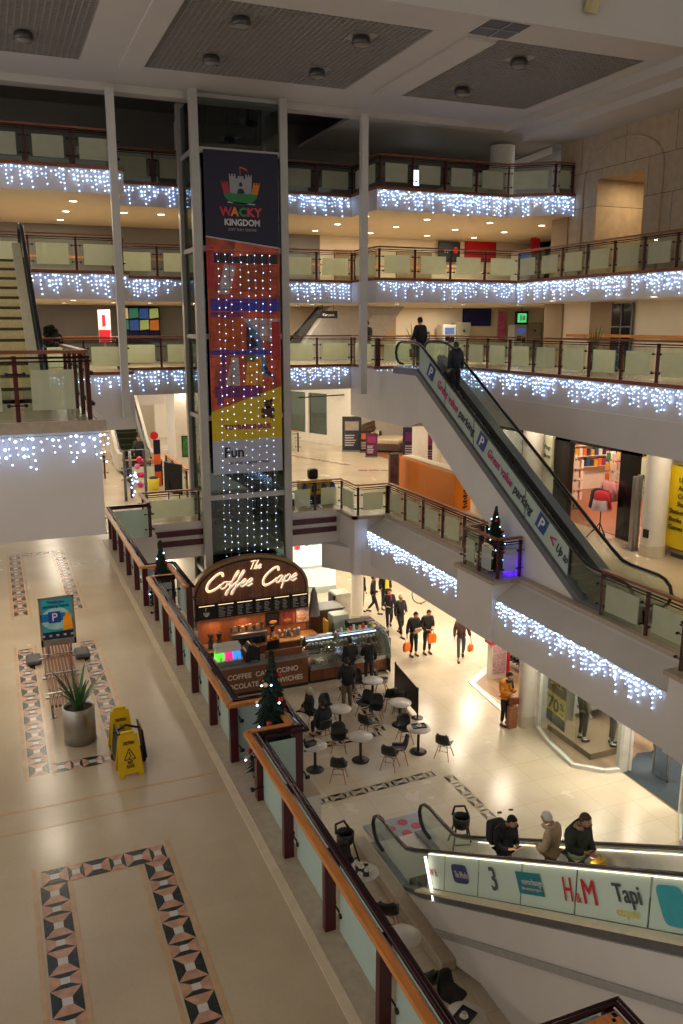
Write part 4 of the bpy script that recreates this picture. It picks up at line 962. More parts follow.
# ---------------------------------------------------------------- christmas trees
NEED = M('pine_needle', (18, 40, 26), .7, var=.5, scale=12)
def xmas(x, y, z, H, R, label, nb=12, nl=14, dens=1., lightcol='w'):
    t = thing('christmas_tree', label, 'christmas tree', (x, y, z))
    MB().tube([(x, y, z), (x, y, z+H*.9)], [.03, .012], 8).build('trunk', M('trunk_brown', (60, 40, 28), .8), t)
    b = MB(); b.lathe([(R*.42, z), (R*.5, z+.16), (R*.45, z+.16)], x, y, 16); b.build('pot', BLACK, t)
    b = MB(); N = int(26*dens)
    for i in range(N):
        f = i/(N-1); zz = z+.22+(H-.3)*f; r = R*(1-f)**.85+.02
        K = int(10+14*(1-f))
        for k in range(K):
            a = 2*PI*(k+random.random())/K; rr = r*random.uniform(.75, 1.1); dz = -.10*(1-f)-.02
            ca, sa = math.cos(a), math.sin(a); w = .05+.03*(1-f)
            tip = (x+rr*ca, y+rr*sa, zz+dz); 
            for sgn in (-1, 1):
                m1 = (x+rr*.5*ca-sgn*w*sa, y+rr*.5*sa+sgn*w*ca, zz+dz*.3+random.uniform(-.03, .03)); m0 = (x+.02*ca, y+.02*sa, zz+.05)
                b.add([m0, m1, tip], [(0, 1, 2)], 0)
            m2 = (x+rr*.6*ca, y+rr*.6*sa, zz+.07+dz*.5); b.add([m0 if False else (x+.02*ca, y+.02*sa, zz), m2, tip], [(0, 1, 2)], 0)
    b.build('foliage', NEED, t)
    RB, GB = M('red_bauble', (190, 24, 34), .2), M('gold_bauble', (222, 196, 130), .25, metal=.3)
    BL = emis('blue_white_bulb', (170, 200, 255), 10)
    for i in range(nb):
        f = (i+.5)/nb*.85; a = i*2.4; r = R*(1-f)**.85+.01; b = MB(); b.ball((x+r*math.cos(a), y+r*math.sin(a), z+.2+(H-.3)*f), .042, n=10, m=6); b.build('bauble', RB if i % 3 else GB, t)
    for i in range(nl):
        f = (i+.3)/nl*.9; a = i*1.9+1; r = R*(1-f)**.85+.02; b = MB(); b.octa((x+r*math.cos(a), y+r*math.sin(a), z+.2+(H-.3)*f), .02); b.build('fairy_bulb', BL, t)
    return t
xmas(3.5, 11.3, Z1, 2.1, .42, 'dark Christmas tree with red baubles in the gap of the walkway railing', 14, 18)
xmas(3.42, 19.9, Z1, 1.75, .32, 'small Christmas tree at the farther notch of the left walkway railing', 7, 10)
xmas(12.7, 19.6, Z1, 1.9, .42, 'Christmas tree on the small balcony beside the parking escalator', 8, 16)
t = thing('present_box', 'purple lit present box on the small balcony beside the Christmas tree', 'gift box', (13.0, 19.05, Z1))
b = MB(); b.rbox(12.72, 18.88, Z1, 13.02, 19.2, Z1+.55, .02); b.build('box', M('violet_box', (96, 40, 200), .3, emit=1.6, ecol=(90, 30, 255)), t)
b = MB(); b.box(12.85, 18.86, Z1, 12.89, 19.22, Z1+.57); b.build('ribbon', M('silver_ribbon', (180, 170, 200), .3), t)

# black easel board by the bridge, left of the lift
t = thing('easel_board', 'dark tilted board standing on the bridge left of the lift', 'board', (5.6, 31.2, Z1))
b = MB(); b.xbox((6.05, 31.6, Z1+1.1), (.75, .05, 1.2), (.15, .1, -.7)); b.build('board', BLACK, t)
b = MB(); b.tube([(5.85, 31.75, Z1), (5.9, 31.7, Z1+1.0)], .02, 6); b.tube([(6.25, 31.45, Z1), (6.2, 31.5, Z1+1.0)], .02, 6); b.build('stand', BLACKM, t)

# ---------------------------------------------------------------- orange booth
ORG_ = M('orange_panel', (232, 128, 8), .35, var=.03)
t = thing('sales_booth', 'bright orange promotional booth with dark vertical lettering behind the railing', 'booth', (16.0, 29.0, Z1))
b = MB(); b.rbox(15.5, 26.75, Z1, 16.2, 31.5, Z1+1.42, .02); b.build('wall_panel', ORG_, t)
b = MB(); b.rbox(15.62, 26.9, Z1+1.42, 16.1, 31.4, Z1+1.47, .015); b.build('worktop', CREAM, t)
b = MB()
for i in range(11):
    z = Z1+.14+i*.105; b.xbox((15.93, 26.735, z), (.05 if i % 2 else .16, .012, .07), (0, .2*(i % 3-1), 0)); b.xbox((16.0, 26.735, z+.03), (.1, .012, .035), (0, -.3*(i % 2), 0))
b.build('dark_lettering', M('orange_ink', (48, 26, 10), .5), t)
t = thing('tall_poster', 'narrow poster panel on legs left of the orange booth', 'poster stand', (14.95, 30.2, Z1))
b = MB(); b.box(14.85, 30.95, Z1+.25, 15.2, 31.0, Z1+1.6); b.build('board', M('poster_slate', (120, 96, 100), .4, var=.4, scale=5), t)
b = MB(); b.box(14.79, 30.93, Z1, 14.85, 31.02, Z1+1.64); b.box(15.2, 30.93, Z1, 15.26, 31.02, Z1+1.64); b.box(14.79, 30.93, Z1+1.6, 15.24, 31.02, Z1+1.64); b.build('frame', STEEL, t)

# ---------------------------------------------------------------- upper concourse shops (right)
SHW = M('shop_white', (226, 220, 206), .5, var=.03)
FAS9 = 9.5
b = MB()
b.box(18.5, 5, Z1, 18.8, 18.7, 9.5) if False else None
b.box(18.5, 24.0, 8.3, 18.7, 34, 9.5); b.box(18.5, 5, 8.3, 18.7, 24.0, 9.5); b.box(18.5, 24.4, Z1, 18.7, 26.4, 8.3); b.box(18.5, 30.4, Z1, 18.7, 33.8, 8.3)
b.box(18.5, 19.5, Z1, 18.75, 20.2, 8.3); b.box(18.4, 33.4, Z1, 18.9, 33.9, 9.5)
b.box(18.5, 43.5, Z1, 30, 43.8, 9.5); b.box(18.4, 34, 7.55, 18.7, 43.6, 9.5)
b.build('wall_right', SHW, kind='structure')
MB().box(18.45, 26.4, 7.9, 18.6, 30.4, 8.3).build('trim_30', BLACKM, kind='structure')
b = MB(); b.box(9, 52, Z1, 17, 52.3, 9.5); b.box(16.9, 44.6, Z1, 17.1, 52, 9.5) if False else None
b.build('wall_back', SHW, kind='structure')
# far diagonal white shop wall with two windows
b = MB(); P0, P1 = (16.3, 49.5), (18.6, 43.6)
b.wbox(P0, P1, .2, 8.1, 9.5); b.wbox((16.3, 49.5), (16.2, 49.8), .2, Z1, 9.5); b.wbox((17.85, 45.6), (18.6, 43.6), .2, Z1, 8.1); b.wbox(P0, (17.85, 45.6), .2, Z1, Z1+.5)
b.wbox((17.15, 47.3), (17.25, 47.05), .22, Z1, 8.1)
b.box(12.5, 49.3, Z1, 16.3, 49.5, 9.5)
b.build('wall_back', SHW, kind='structure')
b = MB(); b.wbox((16.35, 49.4), (17.8, 45.7), .04, Z1+.5, 8.1); b.build('window_1', glassmat('dim_window', (150, 160, 150), gloss=.1), kind='structure')
b = MB(); b.wbox((18.0, 45.15), (18.25, 44.5), .1, Z1, 7.7); b.build('door_1', BLACK, kind='structure')
b = MB(); b.tube([(16.2, 46.0, 7.9), (18.2, 44.0, 8.15)], .04, 6); b.build('sign_arm', BLACKM, label='dark horizontal arm fixed above the far shop windows', cat='bracket')
t = thing('wall_poster', 'small pink poster beside the far left shop window', 'poster', (16.0, 49.2, 7)); b = MB(); b.box(15.7, 49.24, 6.7, 16.15, 49.28, 8.2); b.build('sheet', M('poster_pink', (222, 150, 150), .4, var=.2), t)

# bed shop: room, bed, banners
PLK = planks('shop_wood_floor', (150, 92, 58), (132, 80, 52), .35)
b = MB(); b.box(18.6, 34, Z1, 27, 43.5, Z1+.012); b.build('floor', PLK, kind='structure')
b = MB(); b.box(24, 33.8, Z1, 24.2, 43.5, 9.4); b.build('wall_right', M('brown_wall', (120, 82, 56), .6), kind='structure')
def bed(x, y, rz, label, col=(92, 80, 70)):
    t = thing('bed', label, 'bed', (x, y, Z1+.012), 'display beds', rz); f = M('bed_fabric', col, .7, var=.1)
    b = MB(); b.rbox(-1.0, -1.05, .08, 1.0, 1.0, .45, .04); b.build('base', f, t, local=True)
    b = MB(); b.rbox(-.98, -1.0, .45, .98, .98, .72, .08); b.build('mattress', M('mattress_cream', (226, 206, 170), .7), t, local=True)
    hb_ = MB(); hb_.rbox(-1.1, .98, 0, 1.1, 1.12, 1.5, .05); h = hb_.build('headboard', f, t, local=True)
    m = MB()
    for i in range(6):
        for j in range(3): m.ball((-.85+i*.34+(j % 2)*.12, .97, .85+j*.22), (.13, .05, .09), n=8, m=5)
    m.build('tufting', M('tuft', (124, 88, 60), .6), h, local=True)
    for sx in (-.5, .5):
        b = MB(); b.ball((sx, .7, .85), (.38, .2, .16)); b.build('pillow', M('pillow_white', (232, 222, 204), .7), t, local=True)
        b = MB(); b.ball((sx, .5, .85), (.17, .08, .15)); b.build('cushion', M('cushion_dark', (48, 44, 54), .7), t, local=True)
    for sx in (-.9, .9):
        for sy in (-.9, .9): b = MB(); b.cyl(sx, sy, 0, .09, .04, 8); b.build('leg', BLACK, t, local=True)
    return t
bed(19.9, 42.0, .85, 'double bed with tufted brown headboard in the shop at the far end')
def banner(x, y, rz, w, h, rgb, label, block=None, lit=None):
    t = thing('display_banner', label, 'banner', (x, y, Z1+.012), None, rz)
    b = MB(); b.rbox(-w/2, -.015, .06, w/2, .015, h, .008); s_ = b.build('board', M('banner_ink', rgb, .4, var=.35, scale=4), t, local=True)
    b = MB(); b.rbox(-w/2-.02, -.14, 0, w/2+.02, .14, .06, .01); b.build('foot', GREYM, t, local=True)
    if block: b = MB(); b.box(-w*.36, -.022, h*.6, w*.36, -.016, h*.86); b.build('print_block', M('print_colour', block, .4, var=.1), s_, local=True)
    m = MB()
    for i in range(5): m.box(-w*.36, -.022, h*(.16+.07*i), w*(.1+.05*(i % 3)), -.016, h*(.19+.07*i))
    m.build('print_rows', M('print_pale', (196, 190, 196), .4), s_, local=True)
    return t
banner(17.95, 42.3, -.4, 1.05, 1.9, (52, 52, 58), 'wide dark banner with a bedroom photo left of the display bed', (160, 150, 140))
banner(18.45, 41.6, -.3, .6, 1.2, (60, 42, 46), 'small dark banner leaning beside the wide bedroom banner', (200, 110, 70))
banner(18.1, 40.0, -.5, .62, 1.25, (88, 34, 66), 'tilted purple banner in front of the display bed', (150, 40, 100))
banner(19.3, 37.8, -.45, .85, 1.75, (44, 36, 60), 'tall purple and navy banner right of the display bed', (110, 44, 110))
banner(19.6, 36.2, -.45, .5, 1.7, (90, 40, 84), 'slim purple banner beside the bed shop pillar', (180, 60, 140))
MB().box(18.5, 35.4, Z1, 18.9, 35.75, 7.6).build('trim_31', BLACK, kind='structure')

# pop up shop ---------------------------------------------------------------
b = MB(); b.box(18.6, 19.6, Z1, 27, 28.6, Z1+.012); b.build('floor', M('orange_brown_floor', (150, 94, 62), .3, var=.1), kind='structure')
b = MB(); b.box(18.65, 28.6, Z1, 27, 28.75, 8.3); b.box(18.6, 19.5, Z1, 27, 19.65, 8.3); b.box(26.8, 19.6, Z1, 27, 28.6, 8.3); b.box(18.6, 19.5, 8.2, 27, 28.75, 8.3)
b.build('wall_right', M('shop_pink_cream', (206, 184, 162), .6), kind='structure')
FR = M('black_shopfront', (22, 20, 20), .25)
b = MB(); b.box(18.42, 20.6, Z1, 18.62, 21.35, 8.3); b.box(18.42, 23.95, Z1, 18.62, 24.8, 8.3); b.box(18.42, 20.6, 8.0, 18.62, 24.8, 8.25); b.build('trim_32', FR, kind='structure')
WL = emis('shop_light_panel', (255, 236, 214), 5)
MB().box(18.45, 21.35, 8.06, 18.6, 23.95, 8.12).build('trim_33', WHITE, kind='structure')
BOOKC = [M('book_cover', c, .5) for c in ((176, 40, 44), (220, 170, 60), (50, 90, 140), (226, 222, 210), (60, 130, 80), (150, 60, 110), (220, 120, 50), (60, 60, 70))]
def bookshelf(x0, y0, x1, y1, label, levels=4, n=16, z0=.5, zs=.5):
    t = thing('bookcase', label, 'shelving', ((x0+x1)/2, (y0+y1)/2, Z1+.012))
    d = Vector((x1-x0, y1-y0, 0)); Ln = d.length; d.normalize(); nn = Vector((-d.y, d.x, 0))
    b = MB()
    for i in range(levels+1): b.wbox((x0, y0), (x1, y1), .3, Z1+z0+zs*i, Z1+z0+.03+zs*i)
    b.build('shelf_boards', SHW, t)
    b = MB(); b.wbox((x0+nn.x*.16, y0+nn.y*.16), (x1+nn.x*.16, y1+nn.y*.16), .03, Z1+.012, Z1+z0+zs*levels+.2); b.build('back_board', SHW, t)
    return t, Vector((x0, y0, 0)), d, Ln
cols = 0
BT = []
for mi, m_ in enumerate(BOOKC):
    b = MB(); b.rbox(-.1, -.03, 0, .1, .03, .3, .004); o = b.build('book', m_, org=(0, 0, 0)); BT.append(o.data); bpy.data.objects.remove(o)
def fill_books(info, zs, n, group, label, sx=1.0):
    t, o, d, Ln = info
    for z in zs:
        for i in range(n):
            ob = bpy.data.objects.new('book', random.choice(BT)); COL.objects.link(ob)
            p = o+d*(Ln*(i+.5)/n); ob.location = (p.x-.0, p.y, Z1+z+.03); ob.scale = (Ln/n/.2*.88, 3.6, random.uniform(.75, 1.1))
            tag(ob, label, 'book', group)
i1 = bookshelf(20.2, 28.35, 26.2, 28.35, 'white wall shelving full of colourful books in the pop up shop', 4, 16, 1.0, .45)
fill_books(i1, (1.0, 1.45, 1.9, 2.35), 30, 'books on the pop up shop shelves', 'colourful book spine on the white wall shelving of the pop up shop')
for k, (x, y, lb) in enumerate(((20.0, 25.6, 'wire display spinner with white cards near the pop up shop entrance'), (20.7, 26.9, 'second card spinner deeper inside the pop up shop'), (22.6, 26.6, 'low display table with goods deep in the pop up shop'))):
    t = thing('display_rack', lb, 'display rack', (x, y, Z1+.012))
    b = MB(); b.tube([(x, y, Z1), (x, y, Z1+1.9)], .025, 6); b.cyl(x, y, Z1+.012, Z1+.05, .3, 12); b.build('stand', GREYM, t)
    for j in range(4):
        for a in range(6): 
            b = MB(); b.xbox((x+.25*math.cos(a*PI/3), y+.25*math.sin(a*PI/3), Z1+.5+.4*j), (.04, .2, .3), (0, 0, a*PI/3)); b.build('card', BOOKC[(j*3+a) % 8] if a % 3 == 0 else SHW, t)
# sign
t = thing('shop_sign', 'pale Pop Up Shop sign board right of the shop entrance', 'shop sign', (18.38, 20.3, 7.0))
b = MB(); b.box(18.34, 19.3, 6.75, 18.42, 20.3, 8.0); b.build('board', M('sign_pale_green', (206, 208, 180), .4), t)
text('Pop Up', .32, (18.33, 19.85, 7.25), -Y_, Z_, NV, t, fit=.78, bold=.006); text('Shop', .32, (18.33, 19.85, 6.9), -Y_, Z_, NV, t, fit=.55, bold=.006)
t = thing('shop_sign', 'narrow pale Pop Up Shop sign left of the shop entrance', 'shop sign', (18.38, 25.2, 7.0))
b = MB(); b.box(18.34, 24.85, 7.0, 18.42, 25.4, 8.1); b.build('board', M('sign_pale_green', (206, 208, 180), .4), t)
text('Pop', .24, (18.33, 25.12, 7.6), -Y_, Z_, NV, t); text('Shop', .2, (18.33, 25.12, 7.3), -Y_, Z_, NV, t)
# jacket rail, clothes dummy
t = thing('clothes_stand', 'black tripod stand hung with red and pale jackets outside the pop up shop', 'clothes stand', (17.9, 21.5, Z1))
b = MB(); cx, cy = 17.9, 21.5
b.tube([(cx, cy, Z1+.1), (cx, cy, Z1+1.75)], .02, 6)
for a in range(3): b.tube([(cx, cy, Z1+.5), (cx+.4*math.cos(a*2.1+.4), cy+.4*math.sin(a*2.1+.4), Z1)], .018, 6)
b.tube([(cx, cy+.3, Z1+1.6), (cx, cy-.3, Z1+1.6)], .015, 6); b.build('tripod', BLACKM, t)
def jacket(x, y, z, c1, c2, label, rz=0, w=.34):
    t = thing('jacket', label, 'jacket', (x, y, z), None, rz)
    b = MB(); b.lathe([(.05, 0), (.11, -.02), (w*.75, -.08), (w*.8, -.3)], 0, 0, 14, cap=False); b.build('upper', M('jacket_cloth', c1, .8, var=.15), t, local=True)
    b = MB(); b.lathe([(w*.8, -.3), (w*.95, -.62), (w*.9, -.64)], 0, 0, 14, cap=False); b.build('skirt', M('jacket_cloth', c2, .8, var=.15), t, local=True)
    for s in (-1, 1): b = MB(); b.tube([(s*w*.55, 0, -.08), (s*w*1.05, 0, -.3), (s*w*1.1, -.02, -.55)], [.07, .06, .05], 8); b.build('sleeve', M('jacket_cloth', c1, .8, var=.15), t, local=True)
    return t
jacket(17.8, 21.35, Z1+1.62, (178, 28, 40), (214, 190, 206), 'red jacket with a pale lilac lower half on the tripod stand', PI/2)
jacket(18.0, 21.75, Z1+1.6, (34, 34, 44), (38, 38, 48), 'dark jacket behind the red one on the tripod stand', PI/2)
jacket(18.25, 21.6, Z1+1.85, (206, 130, 130), (206, 150, 150), 'pink jacket at the back of the tripod stand', PI/2)
for x, y, lb in ((17.85, 19.95, 'slim steel security post outside the pop up shop, the nearer one'), (18.15, 20.1, 'slim steel security post outside the pop up shop, the farther one')):
    t = thing('security_post', lb, 'security gate', (x, y, Z1)); b = MB(); b.rbox(x-.05, y-.09, Z1+.03, x+.05, y+.09, Z1+2.3, .03); b.build('post', STEEL, t); b = MB(); b.rbox(x-.15, y-.22, Z1, x+.15, y+.22, Z1+.04, .01); b.build('foot', STEEL, t)
MB().box(17.6, 19.02, Z1+.6, 17.66, 19.2, Z1+.85).build('socket_box', BLACK, label='small black box fixed low on the round cream column', cat='socket')
# yellow window
t = thing('window_poster', 'tall yellow window poster with a list of words at the right edge', 'poster', (18.4, 17.5, Z1+.3))
b = MB(); b.box(18.36, 15.6, Z1+.3, 18.42, 19.2, 7.95); b.build('sheet', M('poster_yellow', (226, 196, 20), .4, var=.04), t)
for i, s_ in enumerate(('Upcycled', 'Arts', 'Crafts', 'Stalls', 'Stationery', 'Books', 'Games')):
    text(s_, .2, (18.34, 18.98 if i in (4, 5, 6) else 18.7, 7.5-.24*i), -Y_, Z_, M('list_ink', (60, 54, 20), .5), t, align='LEFT', bold=.003)
b = MB(); b.box(18.4, 5, Z1+.15, 18.5, 18.95, Z1+.25); b.box(18.4, 19.25, Z1, 18.5, 19.35, 8.1); b.box(18.4, 5, 8.0, 18.5, 18.95, 8.1); b.build('trim_34', STEEL, kind='structure')
MB().box(18.45, 5, Z1, 18.48, 18.9, 8.0).build('window_2', glassmat('shop_window', (200, 210, 205), gloss=.06), kind='structure')
MB().box(18.9, 5, Z1, 19.1, 18.9, 8.3).build('wall_right', SHW, kind='structure')
# black and white window behind the column, clothing rack
t = thing('fashion_poster', 'white framed fashion poster behind the parking escalator', 'poster', (18.4, 27.4, Z1+1.2)); b = MB(); b.box(18.3, 26.6, 6.9, 18.36, 28.0, 8.0); b.build('sheet', M('poster_white', (200, 200, 200), .4, var=.3, scale=3), t)
b = MB(); b.box(18.26, 26.5, 6.85, 18.3, 26.6, 8.1); b.box(18.26, 28.0, 6.85, 18.3, 28.1, 8.1); b.build('frame', BLACKM, t)
MB().box(18.55, 26.4, Z1, 18.62, 30.4, 7.9).build('window_3', M('dark_shop_window', (58, 54, 52), .15, var=.5, scale=2), kind='structure')
t = thing('clothes_rail', 'dark clothes rail seen through the parking escalator glass', 'clothes rail', (18.0, 27.0, Z1)); b = MB()
for y in (26.3, 27.7): b.tube([(17.9, y, Z1), (17.9, y, Z1+1.6)], .02, 6)
b.tube([(17.9, 26.3, Z1+1.6), (17.9, 27.7, Z1+1.6)], .02, 6); b.build('frame', BLACKM, t)
for i in range(7): b = MB(); b.rbox(17.7, 26.4+i*.18, Z1+.6, 18.1, 26.5+i*.18, Z1+1.55, .03); b.build('garment', M('garment', random.choice(((40, 40, 46), (70, 60, 60), (120, 110, 110))), .8), t)
t = thing('floor_stand_sign', 'small framed notice on a post beyond the escalator foot', 'notice', (14.9, 14.4, Z1)); b = MB(); b.box(14.75, 14.4, Z1+.85, 15.15, 14.43, Z1+1.35); b.build('notice', M('notice_grey', (120, 116, 124), .4, var=.3, scale=6), t)
b = MB(); b.box(14.72, 14.385, Z1+.83, 15.18, 14.4, Z1+.86); b.box(14.72, 14.385, Z1+1.34, 15.18, 14.4, Z1+1.38); b.tube([(14.95, 14.43, Z1), (14.95, 14.43, Z1+.85)], .02, 6); b.build('frame', WHITE, t)

# ---------------------------------------------------------------- far left end of the level (beyond the bridge)
b = MB(); b.box(-8, 55, Z1, 16, 55.3, 12.8); b.build('wall_back', CREAM, kind='structure')
b = MB(); b.box(7.5, 38.2, Z1, 9.2, 40.2, 9.5); b.build('trim_35', COLP, kind='structure')
b = MB(); b.box(4, 46.5, 7.75, 8.6, 47.5, 8.3); b.build('trim_40', FASC, kind='structure')
railing([(4.2, 46.6), (8.4, 46.6)], 8.3, 'distant brown railing high above the far escalator', -1, wood=ORWOOD)
railing([(3.9, 38.8), (4.4, 38.8)], Z1, 'short distant railing at the foot of the dark green escalator', -1)
railing([(6.5, 36.2), (4.9, 36.6)], Z1, 'distant orange topped railing in front of the dark green escalator', 1, wood=ORWOOD)
railing([(6.9, 33.2), (6.9, 37.6)], Z1, 'distant railing beside the tall orange banner', 1, wood=ORWOOD)
t = thing('hanging_banner', 'tall orange and navy vertical banner left of the lift', 'banner', (7.0, 38, Z1)); b = MB(); b.box(6.0, 35.4, Z1+.1, 6.28, 35.44, Z1+2.1, 0); sh = b.build('sheet', M('banner_orange', (226, 96, 40), .4, var=.3, scale=1.2), t)
b = MB(); b.box(6.0, 35.38, Z1+1.5, 6.28, 35.4, Z1+2.1); b.build('dark_band', NAVY, sh); b = MB(); b.box(6.0, 35.38, Z1+.75, 6.28, 35.4, Z1+1.05); b.build('dark_band', NAVY, sh)
t = thing('round_sign', 'red round sign on a white post near the distant escalator', 'sign', (6.5, 39.5, Z1)); b = MB(); b.prism([(.19*math.cos(2*PI*k/20), .19*math.sin(2*PI*k/20)) for k in range(20)], (6.75, 39.5, Z1+1.75), X_, Z_, .04); b.build('disc', M('sign_red', (196, 24, 44), .4), t)
b = MB(); b.tube([(6.75, 39.54, Z1), (6.75, 39.54, Z1+1.65)], .03, 8); b.build('post', WHITE, t)
b = MB(); b.box(6.65, 39.44, Z1+.3, 6.9, 39.48, Z1+1.45); b.build('notice', M('pink_white', (226, 176, 186), .4, var=.3, scale=5), t)
t = thing('green_poster', 'small green poster on the white pillar left of the lift', 'poster', (8.1, 38.1, 6)); b = MB(); b.box(7.8, 38.14, Z1+.9, 8.25, 38.18, Z1+1.8); b.build('sheet', M('poster_green', (52, 116, 60), .4, var=.4, scale=6), t); b = MB(); b.box(7.76, 38.16, Z1+.86, 8.29, 38.19, Z1+1.84); b.build('frame', BLACKM, t)
t = thing('toy_display', 'pink and silver toy display with small lights behind the far bridge railing', 'display', (5.0, 33.6, Z1))
b = MB(); b.tube([(4.5, 33.4, Z1), (4.5, 33.4, Z1+2.0), (5.3, 33.4, Z1+2.0), (5.3, 33.4, Z1)], .06, 6); b.tube([(4.8, 33.9, Z1), (4.8, 33.9, Z1+1.9)], .06, 6); b.build('frame', GREYM, t)
for i in range(9): b = MB(); b.ball((4.6+random.random()*.7, 33.5+random.random()*.4, Z1+.2+random.random()*1.4), .12); b.build('toy', M('toy_colour', random.choice(((214, 40, 90), (230, 120, 160), (240, 230, 240), (60, 50, 60))), .4), t)
for i in range(12): b = MB(); b.octa((4.7+random.random()*.3, 33.3, Z1+.2+random.random()*1.0), .035); b.build('fairy_bulb', BULB, t)
t = thing('yellow_bin', 'small yellow tub behind the far bridge railing', 'tub', (5.9, 35.2, Z1)); b = MB(); b.lathe([(.2, Z1), (.26, Z1+.5), (.24, Z1+.5)], 5.9, 35.2, 14); b.build('tub', M('tub_yellow', (214, 190, 40), .4), t); b = MB(); b.ball((5.9, 35.2, Z1+.5), (.2, .2, .1)); b.build('contents', BLACK, t)
# rides behind the bridge railing right of the lift
t = thing('ride_toy', 'bright green coin operated ride just right of the lift', 'kiddie ride', (10.0, 30.3, Z1)); b = MB(); b.rbox(9.75, 30.0, Z1+.25, 10.3, 31.2, Z1+.7, .12); b.rbox(9.8, 30.6, Z1+.6, 10.3, 31.3, Z1+1.35, .15); b.build('body', M('ride_green', (110, 196, 30), .3), t); b = MB(); b.rbox(9.7, 30.0, Z1, 10.4, 31.3, Z1+.25, .03); b.build('base', BLACK, t)
t = thing('ride_toy', 'yellow and blue coin operated ride behind the bridge railing', 'kiddie ride', (11.2, 30.4, Z1)); b = MB(); b.rbox(10.7, 30.1, Z1+.3, 12.0, 30.8, Z1+.9, .12); b.build('body', M('ride_yellow', (226, 190, 30), .3), t)
b = MB(); [b.ball((x, 30.08, Z1+.6), (.12, .04, .2)) for x in (10.8, 11.2, 11.6, 11.95)]; b.build('decoration', M('ride_blue', (40, 60, 160), .3), t); b = MB(); b.rbox(10.7, 30.0, Z1, 12.0, 31, Z1+.3, .03); b.rbox(11.1, 30.4, Z1+.9, 11.5, 30.7, Z1+1.3, .08); b.build('seat', BLACK, t)
# far railing stub right of lift
railing([(15.2, 43.2), (14.2, 43.9)], Z1, 'distant orange railing end seen just right of the lift', 1, wood=ORWOOD)

# ---------------------------------------------------------------- galleries: machines, boards, doors
def paystation(x, y, z, label, rz=0, tall=1.55):
    t = thing('pay_machine', label, 'ticket machine', (x, y, z), 'parking pay machines', rz)
    b = MB(); b.rbox(.05, -.3, 0, .85, .3, tall+.1, .05); b.build('cabinet', M('machine_beige_grey', (150, 148, 128), .4), t, local=True)
    b = MB(); b.rbox(-.75, -.3, 0, 0.02, .3, tall, .04); b.build('cabinet', M('machine_white', (196, 196, 192), .4), t, local=True)
    b = MB(); b.rbox(-.62, -.33, tall-.45, -.12, -.3, tall-.15, .01); b.build('screen', M('screen_blue', (70, 90, 140), .2, emit=.6), t, local=True)
    b = MB(); b.rbox(-.6, -.33, .75, -.35, -.3, 1.0, .01); b.rbox(-.3, -.33, .7, -.1, -.3, .95, .01); b.build('slot', BLACK, t, local=True)
    b = MB(); b.cyl(.45, -.31, 1.2, 1.3, .05, 10); b.build('lock', BLACK, t, local=True)
paystation(21.3, 37.4, Z2, 'beige and white pay machine behind the rider at the escalator top')
paystation(24.9, 36.6, Z2, 'beige pay machine beside the green exit sign, lowest gallery')
paystation(24.9, 36.6, Z3, 'beige pay machine beside the red board, middle gallery', tall=1.9)
t = thing('notice_board', 'plain navy blue board on the lowest gallery wall', 'board', (23, 37.9, 11.98)); b = MB(); b.box(22.2, 37.9, 11.98, 23.75, 37.96, 12.8); b.build('sheet', M('board_navy', (20, 32, 92), .4), t); b = MB(); b.box(22.15, 37.94, 11.93, 23.8, 37.98, 12.82); b.build('frame', BLACKM, t)
t = thing('notice_board', 'bright red board on the middle gallery wall', 'board', (23, 37.9, 15.0)); b = MB(); b.box(22.2, 37.9, 15.1, 23.9, 37.96, 16.0); b.build('sheet', M('board_red', (196, 18, 34), .4), t); b = MB(); b.box(22.15, 37.94, 15.05, 23.95, 37.98, 16.02); b.build('frame', M('red_frame', (150, 14, 24), .4), t)
t = thing('red_sign', 'small red hanging square to the right of the red board', 'sign', (24.7, 35.0, 15.4)); b = MB(); b.box(24.0, 35.0, 15.3, 24.5, 35.04, 15.98); b.build('panel', M('panel_red', (180, 20, 36), .4), t); b = MB(); b.tube([(24.25, 35.02, 15.98), (24.25, 35.02, 16.02)], .02, 6); b.build('hanger', BLACKM, t)
t = thing('black_sign', 'black sign with white letters left of the red board, middle gallery', 'sign', (21.2, 37.9, 15.0)); b = MB(); b.box(20.6, 37.8, 15.0, 21.8, 37.86, 15.95); b.build('board', BLACK, t); text('YEL', .3, (21.1, 37.79, 15.4), X_, Z_, WHITE, t, ext=.01); b = MB(); b.ball((21.55, 37.78, 15.55), (.14, .02, .16)); b.build('logo_dot', M('dot_red', (214, 40, 30), .4, emit=.5), t)
t = thing('exit_sign', 'green lit exit sign in a black frame, lowest gallery', 'exit sign', (24.5, 36, 12.3)); b = MB(); b.box(23.4, 35.1, 12.0, 24.1, 35.2, 12.62); b.build('housing', BLACK, t); b = MB(); b.box(23.5, 35.07, 12.1, 23.98, 35.1, 12.52); b.build('lit_face', M('exit_green', (60, 190, 110), .4, emit=1.2), t); b = MB(); b.box(23.62, 35.06, 12.15, 23.7, 35.07, 12.45); b.box(23.76, 35.06, 12.2, 23.9, 35.07, 12.4); b.build('pictogram', WHITE, t); b = MB(); b.tube([(23.75, 35.15, 12.62), (23.75, 35.15, 12.8)], .02, 6); b.build('hanger', BLACKM, t)
t = thing('pink_poster', 'tall pink poster on the lowest gallery wall right of the navy board', 'poster', (24.3, 37.9, 11.4)); b = MB(); b.box(24.2, 37.9, 11.2, 24.65, 37.95, 12.65); b.build('sheet', M('sheet_pink', (222, 110, 160), .4, var=.3, scale=5), t); b = MB(); b.box(24.16, 37.93, 11.16, 24.69, 37.97, 12.69); b.build('frame', WHITE, t)
